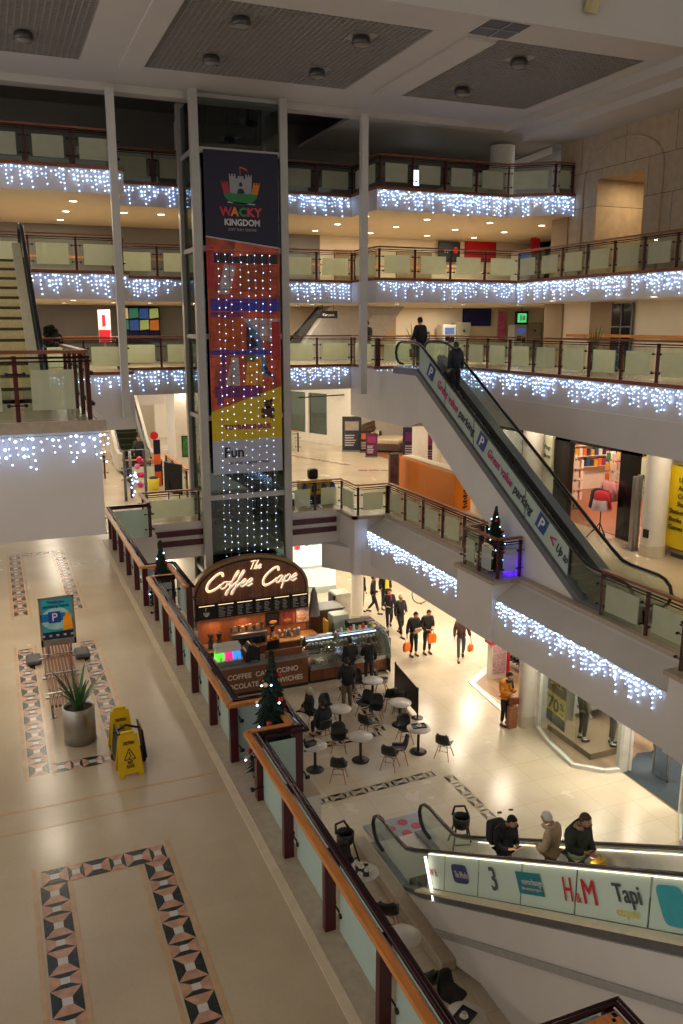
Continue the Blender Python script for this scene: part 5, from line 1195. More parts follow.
t = thing('hanging_sign', 'small black hanging direction sign left of the second white column', 'sign', (13.4, 33, 12.3)); b = MB(); b.box(12.5, 33.0, 12.25, 13.35, 33.06, 12.55); b.build('panel', BLACK, t); text('Car park', .14, (12.95, 32.99, 12.34), X_, Z_, WHITE, t); b = MB(); [b.tube([(x, 33.03, 12.55), (x, 33.03, 12.8)], .01, 5) for x in (12.7, 13.2)]; b.build('hanger', BLACKM, t)
t = thing('stained_window', 'colourful stained glass style panel on the lowest gallery wall, left of the lift', 'picture', (5.9, 37.8, 11.9))
b = MB(); b.box(5.15, 37.78, 11.2, 6.95, 37.84, 13.0 if False else 12.75); fr = b.build('frame', BLACKM, t)
cc = [(56, 96, 170), (226, 196, 110), (236, 214, 150), (180, 200, 120), (30, 36, 90), (60, 140, 120), (200, 120, 50), (50, 60, 120)]
for i in range(4):
    for j in range(3):
        b = MB(); x0 = 5.2+i*.43; z0 = 11.25+j*.49; b.prism([(x0+.02, z0+.02), (x0+.41, z0+.02+.05*((i+j) % 2)), (x0+.4, z0+.46), (x0+.03, z0+.43)], (0, 37.78, 0), X_, Z_, .02)
        c = cc[(i*3+j*5) % 8] if j else (26, 34, 80); b.build('glass_piece', M('stained', c, .3, emit=.25 if j else .05), fr)
t = thing('red_notice', 'white and red notice on a stand behind the lowest gallery railing, left', 'notice', (3.9, 33.5, Z2)); b = MB(); b.box(3.85, 33.5, Z2+.9, 4.3, 33.54, Z2+2.1); b.build('board', M('notice_white', (220, 210, 210), .4), t); b = MB(); b.box(3.87, 33.48, Z2+.9, 4.28, 33.5, Z2+1.35); b.box(4.0, 33.48, Z2+1.5, 4.12, 33.5, Z2+1.9); b.build('print', M('notice_red', (190, 30, 50), .4), t); b = MB(); b.box(4.03, 33.52, Z2, 4.1, 33.56, Z2+.9); b.build('post', STEEL, t)
t = thing('planter_shrub', 'dark round topped planter bush on the lowest gallery, far left', 'plant', (2.1, 33.0, Z2)); b = MB()
for i in range(70):
    a = random.random()*6.3; r = random.random()**.5*.5; zz = random.random()*1.0; b.ball((2.1+r*math.cos(a)*(1.15-zz*.9), 33.0+r*math.sin(a)*(1.15-zz*.9), Z2+.55+zz*.9), .12, n=6, m=4)
b.build('foliage', M('dark_foliage', (16, 20, 14), .95, var=.4, scale=10, spec=.1), t); b = MB(); b.lathe([(.3, Z2), (.42, Z2+.6), (.38, Z2+.6)], 2.1, 33.0, 16); b.build('pot', CREAMD, t)
def palm(x, y, z, label):
    t = thing('potted_palm', label, 'plant', (x, y, z)); b = MB(); b.lathe([(.16, z), (.22, z+.4), (.2, z+.4)], x, y, 14); b.build('pot', BLACK, t); blades(t, x, y, z+.35, 11, .8, 1.4, .5, M('palm_green', (60, 84, 44), .6, var=.3), .035)
palm(18.9, 37.0, Z2, 'tall leafy plant behind the rider at the escalator top')
palm(19.8, 24.7, Z2, 'leafy plant in front of the dark window, lowest gallery right')
t = thing('dark_window', 'dark glazed door on the right wall of the lowest gallery', 'glazed door', (20.8, 24.6, Z2)); b = MB(); b.box(20.8, 24.05, Z2, 20.86, 25.1, 12.72); b.build('pane', M('night_glass', (20, 26, 22), .1), t); b = MB(); b.box(20.76, 24.55, Z2, 20.8, 24.6, 12.72); b.box(20.76, 24.05, 11.9, 20.8, 25.1, 11.95); b.box(20.76, 24.0, Z2, 20.8, 24.06, 12.75); b.build('frame', GREYM, t)
t = thing('litter_bin', 'grey steel litter bin standing behind the escalator top railing', 'litter bin', (18.4, 34.0, Z2)); b = MB(); b.rbox(17.6, 33.8, Z2, 18.1, 34.2, Z2+1.25, .04); b.build('body', M('bin_grey', (96, 100, 108), .4), t); b = MB(); b.rbox(17.68, 33.78, Z2+.95, 18.02, 33.8, Z2+1.12, .01); b.build('slot', WHITE, t)
# top gallery bits
MB().box(22.0, 34.9, Z4, 22.6, 35.5, 19.8).build('trim_36', M('green_board', (20, 84, 60), .5), kind='structure')
MB().box(19.6, 35.3, Z4+.3, 23.2, 35.5, 18.8).build('trim_37', M('pale_back_panel', (170, 168, 140), .5), kind='structure')
b = MB(); b.box(3.4, 33.0, 17.9, 7.0, 33.3, 18.15); b.box(6.9, 32.8, 16.8, 7.1, 33.0, 19.2); b.build('trim_38', CEILW, kind='structure')
# orange rail seen deep on the upper galleries
b = MB(); b.wbox((-4, 37.2), (7.5, 37.2), .12, Z3+1.0, Z3+1.08); b.wbox((-4, 37.3), (7.5, 37.3), .12, Z2+1.0, Z2+1.08); b.wbox((9.3, 37.4), (22, 37.4), .12, Z2+.98, Z2+1.06); b.wbox((9.3, 37.4), (22, 37.4), .12, Z3+.98, Z3+1.06); b.wbox((20.7, 27.5), (20.7, 10), .12, Z2+1.1, Z2+1.2)
b.build('trim_39', ORWOOD, kind='structure')
t = thing('lit_sign', 'small white lit window display on the top gallery railing', 'lit sign', (18, 33.5, Z4)); b = MB(); b.box(17.0, 33.5, Z4+.9, 17.25, 33.55, Z4+1.5); b.build('lit_face', emis('lit_white', (230, 240, 255), 2.5), t); b = MB(); b.box(16.95, 33.55, Z4, 17.3, 33.6, Z4+1.55); b.build('backing', BLACK, t)
# ---------------------------------------------------------------- coffee kiosk
KW = planks('reclaimed_planks', (128, 84, 58), (98, 62, 42), .5, .11, 'zv')
KWX = planks('kiosk_planks', (136, 88, 60), (104, 64, 44), .5, .12, 'zv')
WOODT = M('kiosk_tan_edge', (150, 112, 70), .5, var=.15)
t = thing('coffee_kiosk', 'arched wooden back wall of the coffee kiosk with glowing script sign and menus', 'kiosk', (8.05, 27.95, 0))
ax0, ax1, ay, zs, zt_ = 5.8, 10.12, 27.9, 2.62, 4.0
def arch(x0, x1, z0, zsp, ztop, n=20):
    cx, rx = (x0+x1)/2, (x1-x0)/2
    return [(x0, z0), (x1, z0), (x1, zsp)]+[(cx+rx*math.cos(PI*k/n), zsp+(ztop-zsp)*math.sin(PI*k/n)**.9) for k in range(1, n)]+[(x0, zsp)]
b = MB(); b.prism(arch(ax0, ax1, 0, zs, zt_), (0, ay+.3, 0), X_, Z_, .3); b.build('wall_panel', WOODT, t)
b = MB(); b.prism(arch(ax0+.1, ax1-.1, 0, zs, zt_-.1), (0, ay-.0, 0), X_, Z_, .03); b.build('black_border', BLACK, t)
b = MB(); b.prism(arch(ax0+.15, ax1-.15, 2.42, zs, zt_-.15), (0, ay-.03, 0), X_, Z_, .02); b.build('sign_field', KWX, t)
b = MB(); b.box(ax0+.12, ay-.05, .9, ax1-.12, ay-.03, 1.9); b.build('wood_backsplash', M('lit_orange_wood', (170, 104, 66), .5, var=.3, stretch=(10, 1, .6)), t)
SCRIPT = M('script_letter', (190, 196, 210), .4, emit=.3, ecol=(255, 240, 225)); HALO = emis('warm_letter_edge', (255, 214, 160), 2.6)
GL = {'T': [[(0, .95), (.7, 1.0)], [(.4, .98), (.3, 0)]], 'h': [[(.35, 1.05), (.1, 0)], [(.12, .3), (.35, .5), (.4, .3), (.35, 0), (.5, .1)]],
      'C': [[(.95, .85), (.8, 1.1), (.45, 1.0), (.05, .55), (.0, .15), (.25, -.1), (.7, .05), (1.0, .3)]],
      'o': [[(.45, .45), (.2, .42), (.05, .2), (.15, 0), (.38, .05), (.5, .28), (.42, .45), (.55, .4), (.7, .42)]],
      'f': [[(0, .2), (.3, .6), (.5, 1.05), (.38, 1.1), (.25, .7), (.1, -.35), (.0, -.45), (.02, -.2), (.3, .1), (.45, .3)]],
      'e': [[(0, .15), (.25, .25), (.42, .4), (.3, .5), (.12, .35), (.1, .1), (.25, 0), (.5, .15)]],
      'a': [[(.5, .4), (.3, .46), (.08, .25), (.12, .02), (.3, .03), (.5, .42), (.46, .05), (.65, .12)]],
      'p': [[(.1, .45), (.05, -.45)], [(.08, .25), (.3, .48), (.5, .38), (.42, .08), (.15, .02)], [(.42, .08), (.6, .2)]]}
def spline(P, n=5):
    out = []; Q = [P[0]]+P+[P[-1]]
    for i in range(1, len(Q)-2):
        for k in range(n):
            f = k/n; out.append(tuple(.5*((2*Q[i][c])+(-Q[i-1][c]+Q[i+1][c])*f+(2*Q[i-1][c]-5*Q[i][c]+4*Q[i+1][c]-Q[i+2][c])*f*f+(-Q[i-1][c]+3*Q[i][c]-3*Q[i+1][c]+Q[i+2][c])*f**3) for c in (0, 1)))
    return out+[P[-1]]
for word, x0, z0, sz, r in (('The', 7.85, 3.52, .3, .014), ('Coffee', 6.3, 2.92, .52, .022), ('Cape', 8.35, 2.92, .52, .022)):
    x = x0; fr, bk = MB(), MB()
    for ch in word:
        w_ = {'T': .6, 'h': .5, 'C': .95, 'o': .6, 'f': .42, 'e': .46, 'a': .58, 'p': .55}[ch]
        for st in GL[ch]:
            P_ = [(x+(px+pz*.35)*sz*.95, z0+pz*sz) for px, pz in spline(st)]
            fr.tube([(a, ay-.1, c) for a, c in P_], r, 6, flat=1); bk.tube([(a, ay-.065, c) for a, c in P_], r*1.9, 6, flat=.6)
        x += w_*sz*.95
    fr.build('script_word', SCRIPT, t); bk.build('script_backlight', HALO, t)
for s_, x in (('EAT', 6.75), ('DRINK', 8.1), ('RELAX', 9.45)): text(s_, .14, (x, ay-.055, 2.5+.0), X_, Z_, M('faded_letter', (130, 112, 100), .5), t, space=1.4)
b = MB(); b.box(ax0+.12, ay-.09, 1.86, ax1-.1, ay-.05, 2.42); b.build('menu_rail', BLACKM, t)
MENU = M('menu_black', (16, 16, 18), .4); CH = M('chalk_white', (190, 190, 190), .6)
for i in range(6):
    x0 = ax0+.16+i*.69; b = MB(); b.rbox(x0, ay-.12, 1.88, x0+.65, ay-.09, 2.4, .005); mb = b.build('menu_board', MENU, t)
    b = MB(); b.box(x0+.05, ay-.13, 2.36, x0+.6, ay-.12, 2.38); b.build('strip_light', emis('menu_strip', (255, 220, 170), 1.6), mb)
    b = MB()
    if i == 0: b.lathe([(.05, 2.0), (.1, 2.06), (.11, 2.14)], x0+.3, ay-.135, 10); b.tube([(x0+.3, ay-.125, 2.18), (x0+.27, ay-.125, 2.23), (x0+.32, ay-.125, 2.3)], .012, 5)
    else:
        for c in range(2):
            for r in range(7):
                xx = x0+.06+c*.3; b.box(xx, ay-.126, 1.93+r*.055, xx+random.uniform(.1, .24), ay-.121, 1.945+r*.055)
    b.build('chalk_rows', CH, mb)
for i, (x0, c) in enumerate(((8.45, (24, 24, 26)), (9.0, (150, 70, 60)), (9.6, (196, 170, 160)))):
    b = MB(); b.rbox(x0, ay-.1, 1.3, x0+.5, ay-.07, 1.83, .005); pb = b.build('poster', M('kiosk_poster', c, .4, var=.4, scale=8), t)
    b = MB(); b.ball((x0+.25, ay-.1, 1.45), (.16, .01, .07)); b.build('food_print', M('food_print', (196, 140, 90), .5, var=.4, scale=12), pb)
# back counter and goods
t2 = thing('back_counter', 'steel topped back counter under the kiosk menu boards', 'counter', (8, 27.4, 0))
b = MB(); b.rbox(6.0, 27.1, 0, 10.2, 27.8, .9, .01); b.build('cupboard', KW, t2); b = MB(); b.rbox(5.95, 27.05, .9, 10.25, 27.84, .95, .01); b.build('worktop', M('pale_wood_top', (206, 160, 112), .35, var=.1), t2)
def item(name, label, cat, builder, mat, group=None):
    b = MB(); builder(b); return b.build(name, mat, label=label, cat=cat, group=group)
t = thing('espresso_machine', 'wide steel espresso machine on the back counter', 'coffee machine', (7.7, 27.45, .95))
b = MB(); b.rbox(7.0, 27.2, .98, 8.3, 27.7, 1.4, .03); b.build('body', STEEL, t); b = MB(); b.rbox(7.1, 27.12, 1.0, 8.2, 27.22, 1.25, .01); [b.tube([(x, 27.15, 1.2), (x, 27.0, 1.12)], .02, 6) for x in (7.3, 7.65, 8.0)]; b.build('group_heads', BLACK, t)
for i in range(9): item('cup_stack', 'small stack of takeaway cups on top of the kiosk back shelf', 'cups', lambda b, i=i: b.lathe([(.04, 1.41), (.05, 1.58+.03*(i % 3))], 7.05+i*.14, 27.45, 10), M('paper_cup', (206, 188, 166) if i % 2 else (120, 86, 66), .6), 'cup stacks on the espresso machine')
for i, (x, c, lb) in enumerate(((6.3, (40, 36, 36), 'dark coffee grinder at the left end of the back counter'), (6.6, (70, 64, 60), 'second coffee grinder on the back counter'), (8.55, (160, 150, 140), 'pale jug beside the espresso machine'))):
    t = thing('coffee_grinder' if i < 2 else 'milk_jug', lb, 'grinder' if i < 2 else 'jug', (x, 27.4, .95))
    b = MB(); b.lathe([(.1, .95), (.1, 1.2), (.06, 1.25)], x, 27.4, 12); b.build('body', M('grinder', c, .4), t); b = MB(); b.lathe([(.05, 1.25), (.11, 1.45), (.11, 1.47)], x, 27.4, 12); b.build('hopper', M('hopper', (60, 50, 46), .2), t)
for i in range(5): item('steel_canister', 'steel canister in the row at the right of the kiosk back counter', 'canister', lambda b, i=i: b.lathe([(.07, .95), (.075, 1.2), (.06, 1.23), (.02, 1.25)], 8.85+i*.18, 27.5-.1*(i % 2), 12), STEEL, 'canisters on the kiosk back counter')
item('snack_basket', 'small orange and yellow snack basket beside the canisters', 'basket', lambda b: (b.lathe([(.12, .951), (.16, 1.15)], 8.5, 26.95, 12), b.ball((8.5, 26.95, 1.2), (.12, .12, .08))), M('snack_orange', (214, 140, 40), .5, var=.4, scale=20))
# service counter with lettering
t = thing('service_counter', 'plank fronted service counter with COFFEE CAPPUCCINO lettering', 'counter', (7.3, 25.6, 0))
b = MB(); b.box(5.5, 25.2, .12, 9.1, 25.9, 1.02); b.build('plank_front', planks('counter_planks', (132, 82, 52), (108, 66, 42), .45, .2, 'z'), t)
b = MB(); b.box(5.5, 25.23, 0, 9.1, 25.85, .12); b.build('plinth', BLACK, t)
b = MB(); b.rbox(5.45, 25.14, 1.02, 9.15, 25.95, 1.07, .01); b.build('worktop', M('counter_grey_top', (120, 118, 114), .3), t)
b = MB(); b.rbox(7.7, 25.5, 1.07, 9.0, 25.6, 1.3, .01); b.build('raised_screen', planks('screen_planks', (130, 80, 50), (112, 66, 44), .45, .2, 'z'), t)
LET = M('counter_letter', (216, 206, 192), .5)
text('TEA  COFFEE  CAPPUCCINO', .25, (7.25, 25.19, .62), X_, Z_, LET, t, fit=3.0, ext=.006, bold=.004); text('CHOCOLATE  SANDWICHES', .25, (7.45, 25.19, .28), X_, Z_, LET, t, fit=2.9, ext=.006, bold=.004)
t = thing('slush_machine', 'slush drink machine with green, pink and blue lit tanks on the service counter', 'drinks machine', (6.4, 25.6, 1.07))
b = MB(); b.rbox(6.0, 25.35, 1.07, 6.85, 25.85, 1.25, .02); b.build('base', STEEL, t); b = MB(); b.rbox(6.0, 25.45, 1.5, 6.85, 25.85, 1.72, .02); b.build('lid_block', M('slush_lid', (206, 206, 200), .3), t)
for i, c in enumerate(((90, 220, 60), (214, 40, 130), (50, 140, 230))):
    b = MB(); b.rbox(6.02+i*.28, 25.36, 1.25, 6.27+i*.28, 25.8, 1.5, .03); tk = b.build('tank', M('slush', c, .2, emit=1.1), t); b = MB(); b.rbox(6.12+i*.28, 25.33, 1.25, 6.17+i*.28, 25.36, 1.38, .005); b.build('tap', WHITE, tk)
t = thing('coffee_machine', 'dark coffee machine with a sloped silver top beside the slush machine', 'coffee machine', (7.15, 25.6, 1.07)); b = MB(); b.prism([(0, 0), (.5, 0), (.5, .45), (.15, .6), (0, .3)], (6.98, 25.8, 1.07), X_, Z_, .4); b.build('body', BLACK, t); b = MB(); b.xbox((7.1, 25.6, 1.55), (.3, .4, .02), (0, -.9, 0)); b.build('top_panel', STEEL, t); b = MB(); b.cyl(7.28, 25.4, 1.1, 1.13, .12, 16); b.build('drip_tray', STEEL, t)
t = thing('till_screen', 'black till screen on the service counter', 'till', (8.0, 25.7, 1.07)); b = MB(); b.xbox((8.05, 25.75, 1.42), (.45, .04, .32), (.2, 0, .2)); b.build('screen', BLACK, t); b = MB(); b.rbox(7.9, 25.65, 1.07, 8.2, 25.85, 1.12, .01); b.tube([(8.05, 25.77, 1.1), (8.05, 25.77, 1.35)], .02, 6); b.build('stand', BLACK, t)
def mini_tree(x, y, z, lb):
    t = thing('table_tree', lb, 'small christmas tree', (x, y, z)); b = MB()
    for k in range(6): b.lathe([(.1-.014*k, z+.07+.05*k), (.03-.004*k, z+.14+.05*k)], x, y, 9)
    b.build('foliage', M('mini_pine', (54, 62, 40), .8, var=.4, scale=30), t); b = MB(); b.lathe([(.03, z), (.04, z+.07)], x, y, 8); b.build('pot', KWX, t)
mini_tree(9.2, 25.8, 1.15, 'tiny table Christmas tree between the counter and the glass display'); mini_tree(10.42, 26.19, 1.36, 'tiny table Christmas tree at the back of the glass display')
# glass display cabinets, left one straight, right one with curved end
GLD = glassmat('display_glass', (214, 224, 222), gloss=.12)
def display(x0, x1, label, end=False):
    t = thing('display_cabinet', label, 'display cabinet', ((x0+x1)/2, 25.7, 0))
    b = MB(); b.box(x0, 25.25, .1, x1, 26.2, .5); b.build('plank_front', planks('cab_planks', (138, 84, 54), (112, 68, 44), .45, .13, 'zv'), t)
    b = MB(); b.box(x0, 25.3, 0, x1, 26.2, .1); b.build('plinth', BLACK, t)
    b = MB(); b.box(x0, 25.2, .5, x1, 26.25, .62); b.build('steel_deck', STEEL, t)
    b = MB(); b.box(x0, 25.7, .86, x1-.04, 26.15, .875); b.box(x0, 25.85, 1.08, x1-.04, 26.15, 1.095); b.build('glass_shelf', GLD, t)
    b = MB(); prof = [(25.2, .62), (25.24, .9), (25.4, 1.15), (25.65, 1.3), (26.15, 1.34)]
    for (y0, z0), (y1, z1) in zip(prof, prof[1:]): b.add([(x0, y0, z0), (x1, y0, z0), (x1, y1, z1), (x0, y1, z1)], [(0, 1, 2, 3)])
    b.build('curved_glass', GLD, t)
    b = MB(); b.box(x0, 26.12, 1.3, x1, 26.25, 1.36); b.box(x0, 26.2, .62, x0+.04, 26.25, 1.3); b.box(x1-.04, 26.2, .62, x1, 26.25, 1.3); b.box(x0, 25.18, .6, x1, 25.22, .66); b.build('frame', STEEL, t)
    b = MB(); b.box(x0+.1, 26.0, 1.26, x1-.1, 26.04, 1.29); b.build('strip_light', emis('cab_strip', (200, 220, 255), 4), t)
    if end:
        b = MB(); e = [(25.0, .05), (25.0, .6), (25.05, .95), (25.25, 1.28), (25.6, 1.45), (26.25, 1.45), (26.25, .05)]
        b.prism([(y, z) for y, z in e], (x1, 0, 0), Y_, Z_, .02); b.build('end_glass', glassmat('end_glass', (190, 200, 196), frost=.25, gloss=.12, frost_rgb=(170, 180, 176)), t)
        b = MB(); b.tube([(x1+.02, y, z) for y, z in e[1:-1]], .02, 6); b.build('end_frame', STEEL, t); b = MB(); b.box(x1-.0, 25.02, .05, x1+.03, 26.25, .55); b.build('end_panel', M('grey_end', (140, 144, 142), .4), t)
    return t
display(9.2, 10.45, 'glass food display cabinet next to the lettered counter')
display(10.5, 12.1, 'glass food display cabinet with a curved end panel facing the concourse', True)
FOODC = [M('food', c, .5, var=.3, scale=30) for c in ((206, 160, 96), (120, 66, 36), (226, 214, 190), (176, 60, 50), (230, 200, 120), (206, 206, 214))]
for lvl, (y, z, xs) in enumerate(((25.45, .62, 20), (25.9, .875, 22), (26.0, 1.095, 20))):
    for i in range(xs):
        x = 9.3+i*(2.75/xs)
        if 10.38 < x < 10.56: continue
        t = thing('cake_plate', 'plate of cakes or sandwiches on the %s level of the kiosk glass display' % ('lowest', 'middle', 'top')[lvl], 'plated food', (x, y, z), 'plated food on the %s display level' % ('lowest', 'middle', 'top')[lvl])
        b = MB(); b.lathe([(.03, z), (.062, z+.008), (.06, z+.012)], x, y, 10); b.build('plate', FOODC[5], t)
        b = MB(); (b.rbox(x-.04, y-.035, z+.012, x+.04, y+.035, z+.07, .01) if i % 2 else b.ball((x, y, z+.035), (.045, .045, .03), n=8, m=5)); b.build('food', FOODC[(i*5+lvl) % 5], t)
for i in range(12):
    x = 10.6+i*.12; item('snack_packet', 'small coloured snack packet standing along the top of the glass display', 'snack packet', lambda b, x=x, i=i: b.rbox(x-.04, 26.14, 1.36, x+.04, 26.2, 1.36+.1+.05*(i % 3), .01), M('packet', ((206, 60, 60), (230, 220, 200), (60, 120, 70), (220, 180, 60))[i % 4], .4), 'snack packets on top of the glass display')
# things at the right of the kiosk
t = thing('side_cabinet', 'wooden cabinet joined to the right end of the kiosk', 'cabinet', (10.9, 28.6, 0)); b = MB(); b.box(10.2, 28.1, 0, 11.6, 28.9, 1.5); b.build('body', KWX, t); b = MB(); b.rbox(10.15, 28.05, 1.5, 11.65, 28.95, 1.56, .01); b.build('top', GREYM, t)
t = thing('fridge', 'pale green and white fridge with its door ajar behind the display', 'fridge', (11.2, 27.6, 0)); b = MB(); b.rbox(10.85, 27.3, 0, 11.5, 27.85, 1.55, .03); b.build('body', M('fridge_green_white', (196, 206, 188), .3), t); b = MB(); b.rbox(10.6, 27.25, .1, 10.66, 27.7, 1.4, .02); b.build('door', M('fridge_yellow', (206, 170, 40), .4), t)
t = thing('white_box_unit', 'tall white box unit with a black side standing beside the round column', 'appliance', (11.9, 29.4, 0)); b = MB(); b.rbox(11.65, 29.0, 0, 12.3, 29.7, 1.75, .03); b.build('body', M('unit_cream', (226, 218, 200), .4), t); b = MB(); b.rbox(11.58, 29.05, .9, 11.65, 29.65, 1.7, .01); b.build('side_panel', BLACK, t)
t = thing('oven', 'black counter top oven behind the glass display', 'oven', (11.6, 26.9, 1.0)); b = MB(); b.rbox(11.2, 26.7, .0, 12.1, 27.15, 1.0, .01); b.build('stand', GREYM, t); b = MB(); b.rbox(11.25, 26.7, 1.0, 11.95, 27.15, 1.42, .02); b.build('body', BLACK, t); b = MB(); b.rbox(11.35, 26.68, 1.08, 11.7, 26.7, 1.32, .01); b.build('window', M('oven_window', (60, 70, 90), .1, emit=.3), t)
t = thing('hanging_cloth', 'grey cloth hanging on the right edge of the kiosk arch', 'cloth', (10.3, 27.8, 1.4)); b = MB(); b.lathe([(.04, 2.5), (.12, 2.3), (.2, 1.7), (.24, 1.45)], 10.35, 27.95, 10); b.build('cloth', M('grey_cloth', (112, 110, 106), .8, bump=.5), t); b = MB(); b.tube([(10.12, 27.95, 2.55), (10.4, 27.95, 2.52)], .015, 5); b.build('hook', GREYM, t)
t = thing('goods_basket', 'row of dark baskets with packets on the far end of the display counter', 'basket', (12.3, 26.8, 0)); b = MB(); b.rbox(12.15, 25.9, 0, 12.55, 27.9, .95, .02); b.build('body', M('dark_stand', (40, 42, 54), .5), t)
for i in range(6): b = MB(); b.rbox(12.17, 26.0+i*.31, .95, 12.53, 26.25+i*.31, 1.2, .02); b.build('packet_row', M('packets', ((60, 60, 74), (40, 44, 60), (90, 60, 70))[i % 3], .4, var=.5, scale=20), t)

# ---------------------------------------------------------------- café tables and chairs
t = thing('round_table', 'x', 'table')
b = MB(); b.lathe([(.0, .715), (.33, .715), (.345, .73), (.345, .745), (.335, .755), (0, .755)], 0, 0, 32, cap=False); b.build('tabletop', M('table_white', (196, 190, 184), .25), t, local=True)
b = MB(); b.cyl(0, 0, .03, .72, .04, 14); b.cyl(0, 0, .69, .715, .14, 14); b.build('pedestal', BLACK, t, local=True)
b = MB(); b.lathe([(.24, 0), (.25, .015), (.1, .04), (.045, .05)], 0, 0, 24); b.build('base', BLACK, t, local=True)
TB = t
def chair_proto():
    t = thing('cafe_chair', 'x', 'chair')
    # moulded shell: seat curving into back, facing -Y
    b = MB(); prof = [(-.21, .43), (-.16, .445), (0, .43), (.12, .44), (.18, .5), (.215, .6), (.235, .72), (.245, .8)]
    wid = [.19, .215, .225, .22, .21, .205, .19, .13]; K = 9; vs = []
    for (y, z), w in zip(prof, wid):
        for k in range(K):
            u = -1+2*k/(K-1); i = prof.index((y, z)); lift = .055*abs(u)**3 if i < 4 else 0; fwd = -.07*abs(u)**2.5 if i >= 4 else 0
            vs.append((u*w, y+fwd, z+lift))
    n = len(prof); fs = [(i*K+k, i*K+k+1, (i+1)*K+k+1, (i+1)*K+k) for i in range(n-1) for k in range(K-1)]
    b.add(vs, fs, 0, True); sh = b.build('seat_shell', M('chair_shell', (26, 26, 28), .4), t, local=True)
    m = sh.modifiers.new('s', 'SOLIDIFY'); m.thickness = .014
    lw = M('leg_wood', (168, 112, 70), .5)
    for sx in (-1, 1):
        for sy in (-1, 1): b = MB(); b.tube([(sx*.12, sy*.1, .42), (sx*.22, sy*.21, 0)], [.014, .011], 7); b.build('leg', lw, t, local=True)
    b = MB(); b.tube([(-.14, -.12, .36), (.14, .12, .36)], .007, 5); b.tube([(.14, -.12, .36), (-.14, .12, .36)], .007, 5); b.tube([(-.16, -.14, .25), (.16, -.14, .25)], .006, 5); b.tube([(-.16, .14, .25), (.16, .14, .25)], .006, 5); b.build('brace', BLACKM, t, local=True)
    return t
CH0 = chair_proto(); index_kids()
TBL = [((7.35, 19.85), 'white round café table with a tray, partly behind the near tree railing post'), ((8.84, 21.68), 'white round café table in front of the standing customer'),
       ((10.6, 23.2), 'white round café table nearest the glass display'), ((8.72, 19.86), 'white round café table with nothing on it in the front row, middle'),
       ((10.7, 21.38), 'white round café table beside the black screen'), ((10.45, 19.68), 'white round café table at the right of the front row, black tray on it'),
       ((7.45, 21.6), 'white round café table mostly hidden behind the Christmas tree railing'), ((6.36, 14.35), 'white table strewn with used cups beside the orange handrail'),
       ((6.3, 12.3), 'empty white table close to the orange handrail beside the logo escalator'), ((6.42, 10.2), 'white table with a tray at the very bottom of the picture')]
for i, ((x, y), lb) in enumerate(TBL):
    if i == 0: TB.location = (x, y, 0); TB['label'] = lb; TB['group'] = 'white round café tables'
    else: copy_tree(TB, (x, y, 0), label=lb, group='white round café tables')
# chair: (x, y, direction the sitter looks in degrees from -Y, label)
CHS = [(7.75, 19.1, 150, 'black café chair right of the table with the tray by the railing post'), (9.3, 19.15, 135, 'black café chair to the front right of the bare front table'),
       (8.35, 20.6, -20, 'black café chair behind the bare front table'), (10.98, 19.12, 130, 'black café chair at the right end of the front row'),
       (9.7, 19.35, -110, 'black café chair left of the table with the black tray'), (10.35, 20.35, -10, 'black café chair behind the table with the black tray'),
       (9.45, 21.1, 120, 'black café chair right of the customer table'), (9.95, 22.35, -60, 'black café chair between the display table and the screen table'),
       (10.15, 21.95, -30, 'black café chair left of the screen table'), (9.8, 23.45, -90, 'black café chair left of the display table'),
       (10.9, 22.5, 170, 'black café chair in front of the display table'), (11.1, 22.2, 150, 'black café chair against the black screen'),
       (11.15, 23.7, 60, 'black café chair right of the display table, near the counter end'), (8.15, 21.3, 190, 'black café chair behind the seated pair, pushed aside'),
       (8.75, 22.55, 10, 'black café chair under the customer in the dark coat'), (8.15, 22.3, 90, 'black café chair with the grey haired sitter'),
       (7.05, 22.5, -90, 'black café chair holding a pile of dark coats'), (10.4, 23.95, 0, 'black café chair just in front of the glass display'),
       (6.5, 13.4, 150, 'black café chair between the two tables beside the orange handrail'), (6.3, 15.2, 0, 'black café chair behind the table of used cups'),
       (6.35, 11.45, 170, 'black café chair mostly hidden under the orange handrail'), (6.6, 11.0, 20, 'large looking black chair right above the lowest table'), (6.1, 13.1, 10, 'black chair tucked close under the handrail by the empty table')]
for i, (x, y, a, lb) in enumerate(CHS):
    if i == 0: CH0.location = (x, y, 0); CH0.rotation_euler = (0, 0, math.radians(a)); CH0['label'] = lb; CH0['group'] = 'black café chairs'
    else: copy_tree(CH0, (x, y, 0), math.radians(a), lb, 'black café chairs')
def tray(x, y, rz, lb, items=2):
    t = thing('tray', lb, 'tray', (x, y, .756), 'trays on café tables', rz)
    b = MB(); b.rbox(-.2, -.14, 0, .2, .14, .012, .005); b.box(-.2, -.14, .012, .2, -.13, .03); b.box(-.2, .13, .012, .2, .14, .03); b.box(-.2, -.14, .012, -.19, .14, .03); b.box(.19, -.14, .012, .2, .14, .03); b.build('tray', BLACK, t, local=True)
CUPW = M('cup_white', (226, 224, 218), .3)
def cup(x, y, lb, z=.757, g='cups and plates on the café tables'):
    t = thing('coffee_cup', lb, 'cup', (x, y, z), g); b = MB(); b.lathe([(.02, .012), (.035, .03), (.042, .075), (.038, .075), (.03, .03)], 0, 0, 12, cap=False); b.tube([(.04, 0, .06), (.065, 0, .05), (.038, 0, .03)], .006, 5); b.build('cup', CUPW, t, local=True); b = MB(); b.lathe([(.03, 0), (.075, .012)], 0, 0, 14); b.build('saucer', CUPW, t, local=True)
tray(7.25, 19.95, .2, 'black tray on the table by the railing post'); cup(7.42, 19.8, 'white cup beside the tray on the table by the railing post'); 
